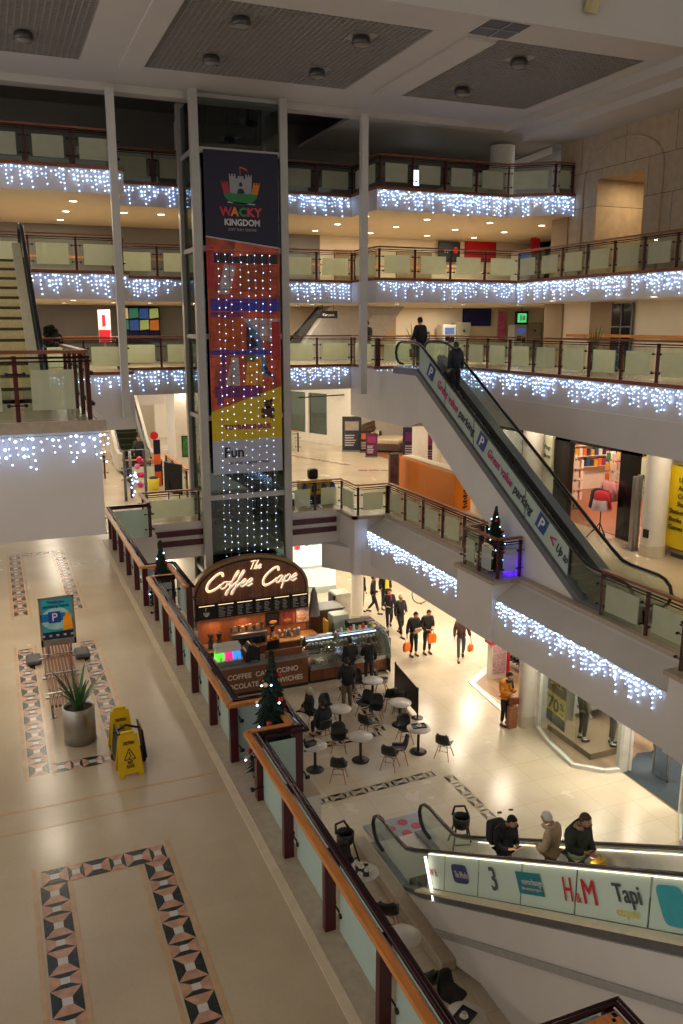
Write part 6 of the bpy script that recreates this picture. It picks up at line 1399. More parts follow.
tray(10.5, 19.75, -.2, 'black tray on the right front table'); cup(10.5, 19.75, 'white cup on the black tray, right front table', .77)
tray(6.38, 10.2, .5, 'black tray at the very bottom of the picture'); cup(6.38, 10.2, 'white cup in the tray at the very bottom', .77)
tray(6.36, 14.37, 1.2, 'black tray under the used cups beside the handrail')
for i, (dx, dy) in enumerate(((-.2, .08), (-.12, -.15), (.02, .1), (.1, -.06), (-.05, .22))): cup(6.36+dx, 14.37+dy, 'white cup among the used crockery beside the orange handrail', .77)
# café screen
t = thing('cafe_screen', 'black fabric café barrier screen beside the tables', 'barrier', (11.55, 22.6, 0))
b = MB(); b.wbox((11.66, 23.7), (11.42, 21.6), .02, .12, .98); b.build('fabric', BLACK, t)
for x, y in ((11.66, 23.7), (11.42, 21.6)): b = MB(); b.cyl(x, y, 0, 1.02, .025, 10); b.cyl(x, y, 0, .015, .18, 16); b.build('post', BLACKM, t)
# high chairs
def highchair(x, y, rz, lb):
    t = thing('high_chair', lb, 'high chair', (x, y, 0), 'black plastic high chairs', rz)
    b = MB(); b.lathe([(.15, .5), (.2, .56), (.21, .78), (.19, .78), (.17, .58)], 0, 0, 14, cap=True); b.build('seat_tub', BLACK, t, local=True)
    b = MB(); b.tube([(-.19, .1, .75), (-.12, .2, .92), (.12, .2, .92), (.19, .1, .75)], .03, 8); b.build('back_loop', BLACK, t, local=True)
    for sx in (-1, 1):
        for sy in (-1, 1): b = MB(); b.tube([(sx*.14, sy*.1, .56), (sx*.24, sy*.24, 0)], .022, 7); b.build('leg', BLACK, t, local=True)
    for sy in (-1, 1): b = MB(); b.tube([(-.2, sy*.2, .16), (.2, sy*.2, .16)], .018, 6); b.build('foot_bar', BLACK, t, local=True)
highchair(6.55, 15.75, .3, 'black plastic high chair left of the logo escalator foot'); highchair(9.3, 15.3, -.3, 'black plastic high chair behind the logo escalator')
highchair(9.85, 14.2, .2, 'black high chair partly hidden behind the first escalator rider')

# ---------------------------------------------------------------- people
SKIN = M('skin', (196, 146, 120), .6, var=.05)
def skin_mesh(name, verts, edges, radii, mat, parent, root=0, extra=None, sub=1):
    me = bpy.data.meshes.new('k'); me.from_pydata(verts, edges, []); ob = bpy.data.objects.new('k', me); COL.objects.link(ob)
    md = ob.modifiers.new('s', 'SKIN'); md.use_smooth_shade = True
    sv = me.skin_vertices[0].data
    for i, r in enumerate(radii): sv[i].radius = (r if isinstance(r, tuple) else (r, r)); sv[i].use_root = (i == root)
    sb = ob.modifiers.new('u', 'SUBSURF'); sb.levels = sub; sb.render_levels = sub
    bpy.context.view_layer.update()
    m2 = bpy.data.meshes.new_from_object(ob.evaluated_get(bpy.context.evaluated_depsgraph_get())); bpy.data.objects.remove(ob); bpy.data.meshes.remove(me)
    b = MB(); b.add([v.co[:] for v in m2.vertices], [tuple(p.vertices) for p in m2.polygons], 0, True); bpy.data.meshes.remove(m2)
    if extra: extra(b)
    return b.build(name, mat, parent, local=True)
def lerp(a, b, f): return tuple(a[i]+(b[i]-a[i])*f for i in range(3))
def person(label, loc, rz, H=1.72, top=(30, 30, 34), legs=(28, 28, 32), hair=(40, 30, 26), arms=('down', 'down'), gait='stand', hood=False, hat=None, long=False, shoes=(24, 22, 22), sit=False, lean=0., headdown=.0, scarf=None, skin=None, puffy=1.0, group=None, hairlong=False):
    k = H/1.75; t = thing('person', label, 'person', loc, group, math.radians(rz))
    hz = .92*k if not sit else .5
    dz = hz-.92*k
    def S(x, y, z): return (x*k, y*k-lean*max(0, z-.92)*k, z*k+dz)
    hipL, hipR = S(-.09, 0, .9), S(.09, 0, .9)
    if sit: kn = [(-.11, -.42, .5), (.12, -.42, .5)]; an = [(-.12, -.4, .09), (.13, -.38, .09)]
    elif gait == 'walk': kn = [(-.1*k, -.16*k, .5*k), (.1*k, -.02*k, .48*k)]; an = [(-.1*k, -.26*k, .08*k), (.1*k, .26*k, .14*k)]
    else: kn = [(-.1*k, -.02, .5*k), (.1*k, -.01, .5*k)]; an = [(-.11*k, .02, .08*k), (.12*k, .02, .08*k)]
    sh = [S(-.18, 0, 1.42), S(.18, 0, 1.42)]
    el, wr, ha = [], [], []
    for i, a in enumerate(arms):
        sx = -1 if i == 0 else 1
        if a == 'down': e, w_, h = (sx*.24, .02, 1.13), (sx*.25, -.05, .88), (sx*.25, -.08, .8)
        elif a == 'phone': e, w_, h = (sx*.23, -.03, 1.15), (sx*.1, -.25, 1.14), (sx*.06, -.31, 1.17)
        elif a == 'carry': e, w_, h = (sx*.26, -.02, 1.13), (sx*.14, -.24, 1.05), (sx*.05, -.28, 1.05)
        elif a == 'swing': e, w_, h = (sx*.25, .1, 1.14), (sx*.3, .02, .92), (sx*.31, -.02, .85)
        elif a == 'bag': e, w_, h = (sx*.27, .0, 1.14), (sx*.33, -.06, .92), (sx*.34, -.07, .84)
        el.append(S(*e)); wr.append(S(*w_)); ha.append(S(*h))
    neck = S(0, -.01, 1.48); hd0 = S(0, -.02-headdown*.05, 1.56); hc = S(0, -.035-headdown*.1, 1.645); hr = .1*k
    V = [S(0, 0, .95), S(0, .0, 1.15), S(0, 0, 1.36), neck, hd0, hipL, kn[0], an[0], (an[0][0], an[0][1]-.15, .035), hipR, kn[1], an[1], (an[1][0], an[1][1]-.15, .035),
         sh[0], el[0], wr[0], ha[0], sh[1], el[1], wr[1], ha[1]]
    E = [(0,1),(1,2),(2,3),(3,4),(0,5),(5,6),(6,7),(7,8),(0,9),(9,10),(10,11),(11,12),(2,13),(13,14),(14,15),(15,16),(2,17),(17,18),(18,19),(19,20)]
    Rr = [(.12,.09),(.12,.08),(.12,.08),.05,.052,.08,.055,.038,.03,.08,.055,.038,.03,.035,.03,.028,.025,.035,.03,.028,.025]
    Rr = [tuple(q*k for q in (r if isinstance(r, tuple) else (r, r))) for r in Rr]
    def ext(b):
        b.ball(hc, (.078*k, .098*k, .118*k), n=14, m=10)
        b.ball((hc[0], hc[1]-.098*k, hc[2]-.015), (.014, .022, .022), n=6, m=4)
        for s in (-1, 1): b.ball((hc[0]+s*.08*k, hc[1]+.005, hc[2]-.01), (.012, .022, .032), n=6, m=4)
        for (wv, hv) in ((wr[0], ha[0]), (wr[1], ha[1])):
            d = Vector(hv)-Vector(wv); d.normalize(); s_ = d.cross(Vector((0, 0, 1))) if abs(d.z) < .9 else Vector((0, 1, 0)); s_.normalize()
            n_ = d.cross(s_)
            for f in range(4):
                o = Vector(hv)+s_*(-.024+.016*f); L = (.055, .065, .062, .048)[f]; b.tube([o, o+d*L*.5+n_*.008, o+d*L*.85+n_*.026], [.0095, .009, .007], 6)
            o = Vector(hv)-d*.03+s_*-.024; b.tube([o, o-s_*.025+d*.02, o-s_*.032+d*.045+n_*.01], [.011, .01, .008], 6)
    bm_ = skin or SKIN
    body = skin_mesh('body', V, E, Rr, bm_, t, 0, ext)
    # face
    b = MB()
    for s in (-1, 1): b.ball((hc[0]+s*.03*k, hc[1]-.089*k, hc[2]+.012), (.012, .008, .008), n=6, m=4)
    b.ball((hc[0], hc[1]-.088*k, hc[2]-.055*k), (.024, .008, .006), n=6, m=4); b.build('face_features', M('face_dark', (84, 44, 40), .5), body, local=True)
    # trousers
    TR = M('trousers', legs, .8, var=.15, scale=10)
    V2 = [S(0, 0, .98), S(0, 0, .93), hipL, lerp(hipL, kn[0], .5), kn[0], lerp(kn[0], an[0], .85), hipR, lerp(hipR, kn[1], .5), kn[1], lerp(kn[1], an[1], .85)]
    skin_mesh('trousers', V2, [(0,1),(1,2),(2,3),(3,4),(4,5),(1,6),(6,7),(7,8),(8,9)], [(.15*k,.11*k),(.15*k,.115*k),.098*k,.088*k,.07*k,.055*k,.098*k,.088*k,.07*k,.055*k], TR, t)
    for i in (0, 1):
        a = an[i]; b = MB(); b.tube([(a[0], a[1]+.05, a[2]-.035), (a[0], a[1]-.03, a[2]-.035), (a[0], a[1]-.13, max(.035, a[2]-.05)), (a[0], a[1]-.19, max(.03, a[2]-.055))], [.042, .05, .045, .03], 8, flat=.85); b.build('shoe', M('shoe', shoes, .5), t, local=True)
    # jacket
    JK = M('jacket', top, .75, var=.2, scale=9, bump=.3); p_ = puffy
    low = .62 if long else .84
    if sit: low = .86
    V3 = [S(0, 0, 1.12), S(0, 0, .98), S(0, .0, low), S(0, 0, 1.36), S(0, -.005, 1.5), (sh[0][0], sh[0][1], sh[0][2]+.005), el[0], lerp(el[0], wr[0], .95), (sh[1][0], sh[1][1], sh[1][2]+.005), el[1], lerp(el[1], wr[1], .95)]
    skin_mesh('jacket', V3, [(0,1),(1,2),(0,3),(3,4),(3,5),(5,6),(6,7),(3,8),(8,9),(9,10)], [(.165*k*p_,.13*k*p_),(.175*k*p_,.135*k*p_),(.18*k*p_,.15*k*p_),(.185*k,.14*k),.1*k,.1*k*p_,.07*k*p_,.052*k*p_,.1*k*p_,.07*k*p_,.052*k*p_], JK, t)
    # hair / hat / hood
    HM = M('hair', hair, .7, var=.25, scale=14)
    def cap(r, zc, back, mat, name, low_=-.25):
        b = MB(); n, m_ = 16, 8; vs = []; cx, cy, cz = hc
        for j in range(m_+1):
            tt = math.asin(low_)+(PI/2-math.asin(low_))*j/m_
            for q_ in range(n):
                a = 2*PI*q_/n; x = r[0]*math.cos(tt)*math.cos(a); y = r[1]*math.cos(tt)*math.sin(a); z = r[2]*math.sin(tt)
                if y < 0 and z < .045*k: z = .045*k+ (z-.045*k)*.1; y = max(y, -r[1]*.88)
                vs.append((cx+x, cy+back+y, cz+zc+z))
        b.add(vs, [(j*n+q_, j*n+(q_+1) % n, (j+1)*n+(q_+1) % n, (j+1)*n+q_) for j in range(m_) for q_ in range(n)], 0, True); return b.build(name, mat, t, local=True)
    if hat: cap((.092*k, .112*k, .125*k), .012, .004, M('knit_hat', hat, .85, bump=.4), 'hat', -.2)
    else: cap((.09*k, .11*k, .128*k), .008, .012, HM, 'hair', -.75 if hairlong else -.45)
    if hairlong: b = MB(); b.tube([(hc[0], hc[1]+.07*k, hc[2]+.02), (hc[0], hc[1]+.1*k, hc[2]-.12*k), (hc[0], hc[1]+.1*k, hc[2]-.25*k)], [.07*k, .08*k, .04*k], 10); b.build('hair', HM, t, local=True)
    if hood: b = MB(); b.tube([(hc[0]+.13*k*math.cos(a), hc[1]+.05*k+.11*k*math.sin(a), hc[2]-.12*k-.02*math.sin(a)) for a in [PI*q_/8*1.5-PI*.25 for q_ in range(9)]], .04*k, 8); b.build('hood', M('hood', hood, .9, bump=.6), t, local=True)
    if scarf: b = MB(); b.tube([(hc[0]+.085*k*math.cos(2*PI*q_/10), hc[1]+.02+.085*k*math.sin(2*PI*q_/10), hc[2]-.15*k) for q_ in range(10)], .035*k, 7, closed=True); b.tube([(.03, hc[1]-.07, hc[2]-.16*k), (.05, hc[1]-.11, hc[2]-.36*k)], [.04, .035], 7, flat=.6); b.build('scarf', M('scarf', scarf, .9), t, local=True)
    R = Matrix.Rotation(math.radians(rz), 4, 'Z')
    t_hands = [Vector(loc)+R @ Vector(h) for h in ha]
    return t, t_hands, Vector(loc)+R @ Vector(hc)
def bag(p, col, label, rz=0, w=.3, h=.34, d=.12, drop=.22, cat='bag'):
    t = thing('carrier_bag', label, cat, (p.x, p.y, p.z-drop-h), None, rz)
    b = MB(); b.prism([(-w/2*.9, 0), (w/2*.9, 0), (w/2*1.05, h*.55), (w/2*.8, h), (-w/2*.8, h), (-w/2*1.05, h*.55)], (0, d/2, 0), X_, Z_, d); o = b.build('body', M('bag_plastic', col, .35, var=.1, bump=.4), t, bevel=.02, local=True)
    b = MB(); b.tube([(-w*.25, 0, h), (-w*.12, 0, h+drop*.85), (0, 0, h+drop), (w*.12, 0, h+drop*.85), (w*.25, 0, h)], .009, 6); b.build('handle', M('bag_plastic', col, .35), t, local=True)
OB = (244, 116, 20)
p1 = person('person in dark clothes carrying papers and an orange bag, left of the walking pair', (13.6, 26.15, 0), 5, 1.74, (20, 20, 24), (18, 18, 20), (24, 20, 18), ('bag', 'carry'), 'stand', headdown=1)
bag(p1[1][0], OB, 'orange carrier bag held by the left one of the walking pair', .3); 
item('paper_bundle', 'bundle of brown papers held by the left one of the walking pair', 'papers', lambda b: b.xbox((p1[1][1].x-.08, p1[1][1].y-.03, p1[1][1].z+.06), (.3, .05, .22), (.5, 0, .2)), M('kraft', (176, 150, 126), .7))
p2 = person('person in dark clothes holding an orange bag in front, right of the walking pair', (14.16, 26.15, 0), 0, 1.74, (24, 22, 24), (20, 20, 22), (24, 20, 18), ('carry', 'phone'), 'stand', headdown=.8)
bag(p2[1][0]+Vector((.05, -.08, .1)), OB, 'orange carrier bag held in front by the right one of the walking pair', 0, .34, .36)
p3 = person('person in a brown coat walking alone with a small orange bag', (15.05, 25.2, 0), -25, 1.74, (84, 52, 44), (74, 76, 86), (40, 28, 24), ('down', 'bag'), 'walk', hairlong=True)
bag(p3[1][1], OB, 'small orange bag swinging from the lone walker in the brown coat', .4, .24, .26)
p4 = person('person in a long black coat with pale hair behind the orange bag pair', (14.05, 28.2, 0), 10, 1.7, (22, 22, 24), (24, 22, 24), (190, 170, 140), ('down', 'carry'), 'walk', long=True)
p5 = person('person in a navy coat and red scarf beside the black coated walker', (14.0, 29.1, 0), -15, 1.68, (30, 34, 48), (24, 24, 28), (60, 40, 34), ('carry', 'down'), 'walk', scarf=(150, 30, 44), long=True)
p6 = person('tall person in a black jacket over a yellow shirt, farthest of the walkers', (14.85, 31.3, 0), 5, 1.84, (24, 24, 26), (30, 30, 34), (150, 110, 90), ('down', 'down'), 'stand')
b = MB(); b.prism([(-.09, 0), (.09, 0), (.08, .42), (-.08, .42)], (0, -.14, 1.0), X_, Z_, .05); b.build('yellow_shirt', M('yellow_shirt', (226, 206, 60), .6), p6[0], local=True)
person('person in black seen side on just right of the round column', (14.15, 31.0, 0), 60, 1.7, (22, 22, 24), (24, 24, 26), (30, 22, 20), ('carry', 'down'), 'walk')
person('slim dark figure close behind the round column', (13.75, 31.35, 0), 30, 1.78, (26, 24, 26), (24, 24, 26), (40, 30, 26), ('down', 'down'), 'stand')
person('customer in a black jacket and khaki trousers standing among the café tables', (9.55, 22.85, 0), 175, 1.8, (18, 18, 22), (104, 88, 66), (22, 20, 20), ('carry', 'carry'), 'stand', hood=(20, 20, 24))
person('dark clothed customer at the glass display, left one of two', (10.4, 24.6, 0), 185, 1.72, (20, 22, 26), (40, 40, 44), (30, 26, 26), ('carry', 'down'), 'stand', puffy=1.1)
person('dark clothed customer at the glass display, right one of two', (11.05, 24.5, 0), 170, 1.66, (24, 26, 30), (50, 46, 44), (46, 40, 36), ('down', 'carry'), 'stand', puffy=1.05)
person('seated person in black with grey blond hair at the table behind the tree railing', (8.1, 22.3, 0), -90, 1.7, (22, 24, 30), (24, 24, 28), (170, 160, 140), ('carry', 'carry'), sit=True, hairlong=True)
person('seated person in a navy coat nearer the railing at the same table', (8.15, 21.3, 0), 190, 1.7, (22, 26, 40), (20, 22, 30), (30, 26, 28), ('carry', 'carry'), sit=True, puffy=1.15, hood=(20, 24, 36))
person('seated person in black at the left of the dark clothed group', (7.1, 22.5, 0), 90, 1.7, (18, 18, 20), (20, 20, 22), (30, 26, 24), ('carry', 'carry'), sit=True, puffy=1.2)
p7 = person('person in an orange yellow coat looking at a phone beside the cream column', (13.66, 20.15, 0), 15, 1.76, (206, 128, 24), (24, 26, 30), (26, 24, 24), ('phone', 'phone'), 'stand', hat=(34, 34, 36), scarf=(44, 50, 46), headdown=1, puffy=1.12)
item('paper_carrier', 'tall brown paper carrier standing at the feet of the orange coated person', 'bag', lambda b: b.rbox(13.62, 19.85, 0, 13.92, 20.0, .72, .02), M('brown_paper', (150, 96, 66), .7, var=.1))
item('leather_bag', 'brown shoulder bag held against the orange coat', 'bag', lambda b: b.rbox(13.62, 19.82, .78, 13.95, 19.94, 1.0, .03), M('brown_leather', (110, 56, 32), .4))
for i, p in enumerate((p7,)): item('phone', 'black phone in the hands of the orange coated person', 'phone', lambda b: b.xbox(((p[1][0].x+p[1][1].x)/2, (p[1][0].y+p[1][1].y)/2-.04, p[1][0].z+.04), (.08, .012, .15), (.6, 0, .2)), BLACK)
# riders on the logo escalator (steps are .4 deep)
def stepz(y): n_ = int(8.9/.4); k_ = 8.9/n_; i = math.floor((14.4-y)/k_); return slb*k_*(i+1)
for (x, y, kw) in ((8.0, 11.62, dict(label='escalator rider in a navy jacket and black beanie looking at a phone', rz=10, H=1.68, top=(18, 20, 28), legs=(120, 110, 96), hair=(20, 18, 18), hat=(20, 20, 24), arms=('phone', 'phone'), headdown=1.4, puffy=1.15, hood=(26, 28, 36))),
                   (7.95, 10.2, dict(label='escalator rider in a beige coat and white knitted hat', rz=-150, H=1.52, top=(190, 164, 132), legs=(60, 54, 50), hair=(150, 120, 90), hat=(226, 222, 214), arms=('down', 'carry'), headdown=1, puffy=1.15, hood=(200, 178, 150))),
                   (8.02, 9.65, dict(label='escalator rider in a dark green parka with a furry hood and yellow bag', rz=15, H=1.66, top=(40, 46, 34), legs=(30, 30, 34), hair=(70, 48, 36), arms=('phone', 'carry'), headdown=1, puffy=1.3, hood=(150, 130, 104)))):
    kw2 = dict(kw); lb = kw2.pop('label'); rz = kw2.pop('rz'); z = stepz(y); r = person(lb, (x, y, z), rz, **kw2)
    if 'parka' in lb:
        bag(r[1][1]+Vector((.1, -.02, 0)), (206, 160, 20), 'yellow and brown bag hanging from the parka wearer', .2, .3, .24, .12, .1)
        item('phone', 'phone held by the escalator rider in the green parka', 'phone', lambda b: b.xbox((r[1][0].x, r[1][0].y-.05, r[1][0].z+.04), (.08, .012, .15), (.6, 0, .2)), BLACK)
    if 'beanie' in lb:
        item('phone', 'phone held by the escalator rider in the black beanie', 'phone', lambda b: b.xbox((r[1][0].x+.05, r[1][0].y-.05, r[1][0].z+.04), (.08, .012, .15), (.6, 0, .2)), BLACK)
t = thing('backpack', 'black backpack on the back of the rider in the beanie', 'backpack', (8.0, 11.8, stepz(11.5)+.95)); b = MB(); b.rbox(7.82, 11.78, stepz(11.62)+.9, 8.18, 12.03, stepz(11.62)+1.35, .07); b.build('body', M('bag_black', (24, 24, 28), .7), t); b = MB(); [b.tube([(x, 11.7, stepz(11.5)+1.42), (x, 11.6, stepz(11.5)+1.48)], .02, 6) for x in (7.88, 8.12)]; b.build('strap', BLACK, t)
# riders and passers on the upper gallery
person('person in black standing at the top of the parking escalator', (13.75, 26.4, Z2), 195, 1.78, (22, 22, 24), (26, 26, 28), (20, 18, 18), ('down', 'carry'), 'stand')
yy = 23.9; nr = int(9.15/.4); kr = 9.15/nr
person('person in a dark blue jacket riding down the parking escalator', (13.75, yy, Z1+sl*kr*math.floor((yy-16.25)/kr)+sl*kr), 180, 1.72, (26, 34, 52), (22, 24, 32), (60, 50, 46), ('down', 'down'), 'stand', hood=(28, 34, 50))
person('person half hidden behind the railing left of the escalator top, lowest gallery', (14.7, 33.0, Z2), -70, 1.68, (28, 28, 32), (26, 26, 30), (30, 24, 22), ('down', 'carry'), 'walk', skin=SKIN)
person('distant shopper by the far escalator beyond the bridge', (6.15, 40.4, Z1), 0, 1.65, (50, 54, 50), (30, 30, 34), (60, 50, 40), ('down', 'down'), 'stand')
# ---------------------------------------------------------------- ground floor shops
b = MB(); b.box(8.8, 34.6, 0, 13.9, 34.8, 3.9); b.build('wall_back', SHW, kind='structure')
PGL = M('glowing_shopfront', (226, 236, 234), .3, emit=.35, ecol=(232, 242, 244))
t = thing('lit_shopfront', 'bright white backlit shopfront behind the kiosk and the round column', 'shopfront', (11.5, 34.5, 0))
for i in range(5):
    b = MB(); b.box(8.9+i*1.0, 34.5, .3, 9.86+i*1.0, 34.58, 3.6); b.build('light_panel', PGL, t)
b = MB(); b.box(8.85, 34.45, 1.25, 13.85, 34.5, 1.33); b.box(8.85, 34.45, 0, 13.85, 34.6, .3); b.build('frame', M('shopfront_grey', (190, 200, 196), .4), t)
t = thing('hanging_sign', 'green and white lit hanging sign with a red end, below the bridge', 'sign', (11.0, 31, 3.5)); b = MB(); b.box(10.9, 31.0, 3.15, 11.9, 31.1, 3.65); b.build('panel', M('sign_lit_white', (214, 236, 220), .4, emit=.8), t); b = MB(); b.box(10.7, 30.99, 3.15, 10.9, 31.11, 3.6); b.build('red_end', M('sign_red_end', (206, 40, 50), .4), t); text('EXIT', .3, (11.4, 30.99, 3.28), X_, Z_, M('sign_green', (40, 130, 84), .4), t); b = MB(); b.tube([(11.3, 31.05, 3.65), (11.3, 31.05, 3.9)], .02, 6); b.build('hanger', GREYM, t)
b = MB(); b.box(18.0, 21.5, 0, 18.3, 60, .35, 0) if False else b.box(17.9, 28.5, 0, 18.2, 45, .32); b.build('baseboard_right', M('navy_plinth', (40, 62, 88), .3), kind='structure')
b = MB(); b.box(18.2, 28.5, 0, 18.4, 60, 3.4); b.box(9, 46, 0, 18.4, 46.2, 3.9); b.build('wall_right', SHW, kind='structure')
b = MB(); b.box(8.6, 34.6, 0, 9.0, 62, 3.9); b.box(-3, 30, 0, 6.4, 30.2, 3.9); b.build('wall_left', SHW, kind='structure')
t = thing('loop_stand', 'thin looped metal stand near the far concourse wall', 'stand', (16.6, 31.3, 0)); b = MB(); b.tube([(16.6+.45*math.cos(a), 31.3, .5+.45*math.sin(a)) for a in [2*PI*k/16 for k in range(16)]], .02, 6, closed=True); b.tube([(16.6, 31.3, 0), (16.6, 31.3, .06)], .02, 6); b.build('loop', BLACKM, t)
# shop with timber floor and white threshold beside the cream column
PL0 = planks('pale_shop_floor', (176, 146, 120), (160, 128, 104), .35, .2, 'y')
slab('floor', [(14.4, 23.2), (17.4, 25.3), (27, 25.3), (27, 20.0), (14.6, 20.0)], .012, 0, [PL0, CURB, CURB])
b = MB(); b.wbox((14.35, 23.25), (17.4, 25.35), .28, 0, .03); b.wbox((14.35, 23.25), (14.1, 20.3), .2, 0, .03); b.build('trim_50', M('white_threshold', (226, 230, 232), .3), kind='structure')
b = MB(); b.box(17.4, 25.3, 0, 27, 25.5, 3.3); b.box(26.8, 20, 0, 27, 25.4, 3.3); b.build('wall_right', SHW, kind='structure')
t = thing('shoe_rack', 'white shelving of dark shoes behind the orange coated person', 'shelving', (16.6, 23.4, 0))
b = MB(); b.box(16.4, 22.1, .012, 16.45, 24.2, 2.2); [b.box(16.1, 22.1, .35+.35*i, 16.4, 24.2, .38+.35*i) for i in range(6)]; b.build('shelf_boards', SHW, t)
SHB = [M('shoe_item', c, .5) for c in ((30, 28, 30), (70, 50, 44), (110, 40, 44))]; SHM = []
for m_ in SHB:
    b = MB(); b.tube([(-.12, 0, .04), (-.05, 0, .05), (.06, 0, .05), (.13, 0, .035)], [.035, .05, .04, .028], 8); b.ball((-.08, 0, .08), (.045, .04, .05), n=8, m=5); o = b.build('shoe', m_, org=(0, 0, 0)); SHM.append(o.data); bpy.data.objects.remove(o)
for lv in range(6):
    for i in range(10):
        o = bpy.data.objects.new('shoe', SHM[(lv+i) % 3]); COL.objects.link(o); o.location = (16.22, 22.2+i*.2, .38+.35*lv); o.rotation_euler = (0, 0, PI); tag(o, 'small shoe on the white shelving behind the orange coated person', 'shoe', 'shoes on the white shelving')
t = thing('card_stand', 'white and red display stand at the open shop corner', 'display stand', (15.4, 23.4, 0)); b = MB(); b.box(15.1, 23.2, .012, 15.7, 23.5, 1.3); b.build('body', SHW, t); b = MB(); b.box(15.0, 23.15, 1.3, 15.8, 23.55, 1.5); b.box(15.72, 23.15, .012, 15.8, 23.5, 1.3); b.build('red_trim', M('trim_red', (196, 30, 50), .4), t)
for i in range(4): b = MB(); b.box(15.15, 23.16, .2+.27*i, 15.65, 23.2, .4+.27*i); b.build('card_row', M('cards', (190, 150, 160), .5, var=.5, scale=20), t)
# fashion shop with the sale poster
GW = M('white_frame', (226, 226, 222), .35)
facade = [(14.45, 19.55), (14.2, 18.6), (14.05, 17.3), (14.65, 16.72), (15.1, 16.62)]
b = MB()
for a, c in zip(facade, facade[1:]): b.wbox(a, c, .12, 0, .1); b.wbox(a, c, .12, 3.2, 3.3)
b.build('baseboard_right', GW, kind='structure')
b = MB()
for a, c in zip(facade[:-1], facade[1:]): b.wbox(a, c, .015, .1, 3.2)
b.build('window_4', glassmat('shop_glass', (236, 240, 238), gloss=.02, fr=.15), kind='structure')
b = MB(); b.box(15.05, 16.5, 0, 15.25, 16.75, 3.3); b.box(15.3, 16.5, 0, 15.38, 16.6, 3.3); b.box(14.42, 19.5, 0, 14.52, 19.65, 3.3); b.build('trim_51', GW, kind='structure')
slab('floor', [(14.5, 20.0), (14.25, 18.6), (14.1, 17.3), (14.7, 16.75), (15.1, 16.65), (15.05, 14.3), (14.2, 13.4), (14.2, 8), (27, 8), (27, 20.0)], .014, 0, [planks('grey_shop_floor', (150, 128, 106), (132, 110, 92), .35, .2, 'y'), CURB, CURB])
MB().prism([(15.12, 16.5), (15.1, 14.4), (17.2, 14.8), (17.2, 17.0), (16.2, 17.2)], (0, 0, .014), X_, Y_, .012).build('door_mat', M('blue_grey_mat', (48, 60, 70), .9, var=.1), label='large blue grey entrance mat in the shop doorway at the right', cat='door mat')
b = MB(); b.box(18.5, 8, 0, 18.7, 20, 3.3); b.box(14.5, 19.9, 0, 18.7, 20.05, 3.3); b.build('wall_right', M('shop_grey', (150, 150, 148), .6), kind='structure')
t = thing('sale_poster', 'tall dark SALE poster with a yellow 70% block inside the shop window', 'poster', (14.65, 18.9, .3))
px0, py0, px1, py1 = 14.62, 19.35, 14.52, 18.35
d = Vector((px1-px0, py1-py0, 0)); Lp = d.length; d.normalize(); nrm = d.cross(Z_)
o = Vector((px0, py0, 0))
def on(u, z, e): return o+d*u+Vector((0, 0, z))+nrm*e
b = MB(); b.prism([(0, .45), (Lp, .45), (Lp, 2.15), (0, 2.15)], o, d, Z_, .03); b.build('sheet', M('poster_charcoal', (48, 44, 38), .4), t)
b = MB(); b.prism([(0, .8), (Lp, .8), (Lp, 1.4), (0, 1.4)], o+nrm*.03, d, Z_, .006); b.build('yellow_block', M('sale_yellow', (226, 206, 20), .4), t)
text('SALE', .34, on(Lp*.5, 1.66, .04), d, Z_, M('sale_gold', (206, 184, 40), .4), t, fit=.62)
text('70', .56, on(Lp*.38, .88, .045), d, Z_, BLACK, t, fit=.6, bold=.012); text('%', .3, on(Lp*.85, 1.05, .045), d, Z_, BLACK, t, bold=.004); text('OFF', .13, on(Lp*.85, .88, .045), d, Z_, BLACK, t)
def mannequin(x, y, z, rz, lb, top=(92, 86, 76), legs=(70, 66, 60)):
    r = person(lb, (x, y, z), rz, 1.82, top, legs, (200, 196, 190), ('down', 'down'), 'stand', skin=M('mannequin_white', (214, 212, 206), .4), puffy=1.1, hat=(214, 212, 206)); r[0].name = 'mannequin'; r[0]['category'] = 'mannequin'; return r
mannequin(15.0, 18.15, .2, 80, 'headless looking mannequin in a long olive grey coat in the sale window', (92, 88, 72), (60, 58, 54)); mannequin(15.6, 17.6, .2, 60, 'second mannequin in grey coat deeper in the sale window', (110, 110, 106), (80, 78, 76))
mannequin(16.6, 16.9, .02, 60, 'mannequin in blue jeans just behind the white shop door post', (40, 44, 60), (44, 60, 100))
b = MB(); b.box(14.7, 17.4, .014, 16.2, 19.4, .2); b.build('trim_52', M('window_plinth', (120, 104, 84), .4), kind='structure')
t = thing('clothes_rail', 'rail of grey and pink garments inside the sale shop', 'clothes rail', (17.2, 17.5, 0)); b = MB(); b.tube([(16.6, 18.6, .014), (16.6, 18.6, 1.6), (18.2, 18.6, 1.6), (18.2, 18.6, .014)], .02, 6); b.build('frame', STEEL, t)
for i in range(10): b = MB(); b.rbox(16.7+i*.15, 18.4, .6, 16.78+i*.15, 18.8, 1.55, .03); b.build('garment', M('garment', random.choice(((150, 30, 80), (60, 60, 66), (130, 130, 134), (40, 50, 90))), .8), t)
t = thing('wall_mirror', 'grey panel leaning behind the window mannequins', 'panel', (16.2, 18.9, 0)); b = MB(); b.xbox((16.2, 19.2, 1.4), (1.4, .05, 1.9), (.05, 0, 0)); b.build('panel', M('panel_grey', (130, 132, 132), .4), t); b = MB(); b.box(15.5, 19.22, .014, 15.55, 19.28, 2.4); b.build('frame', STEEL, t)
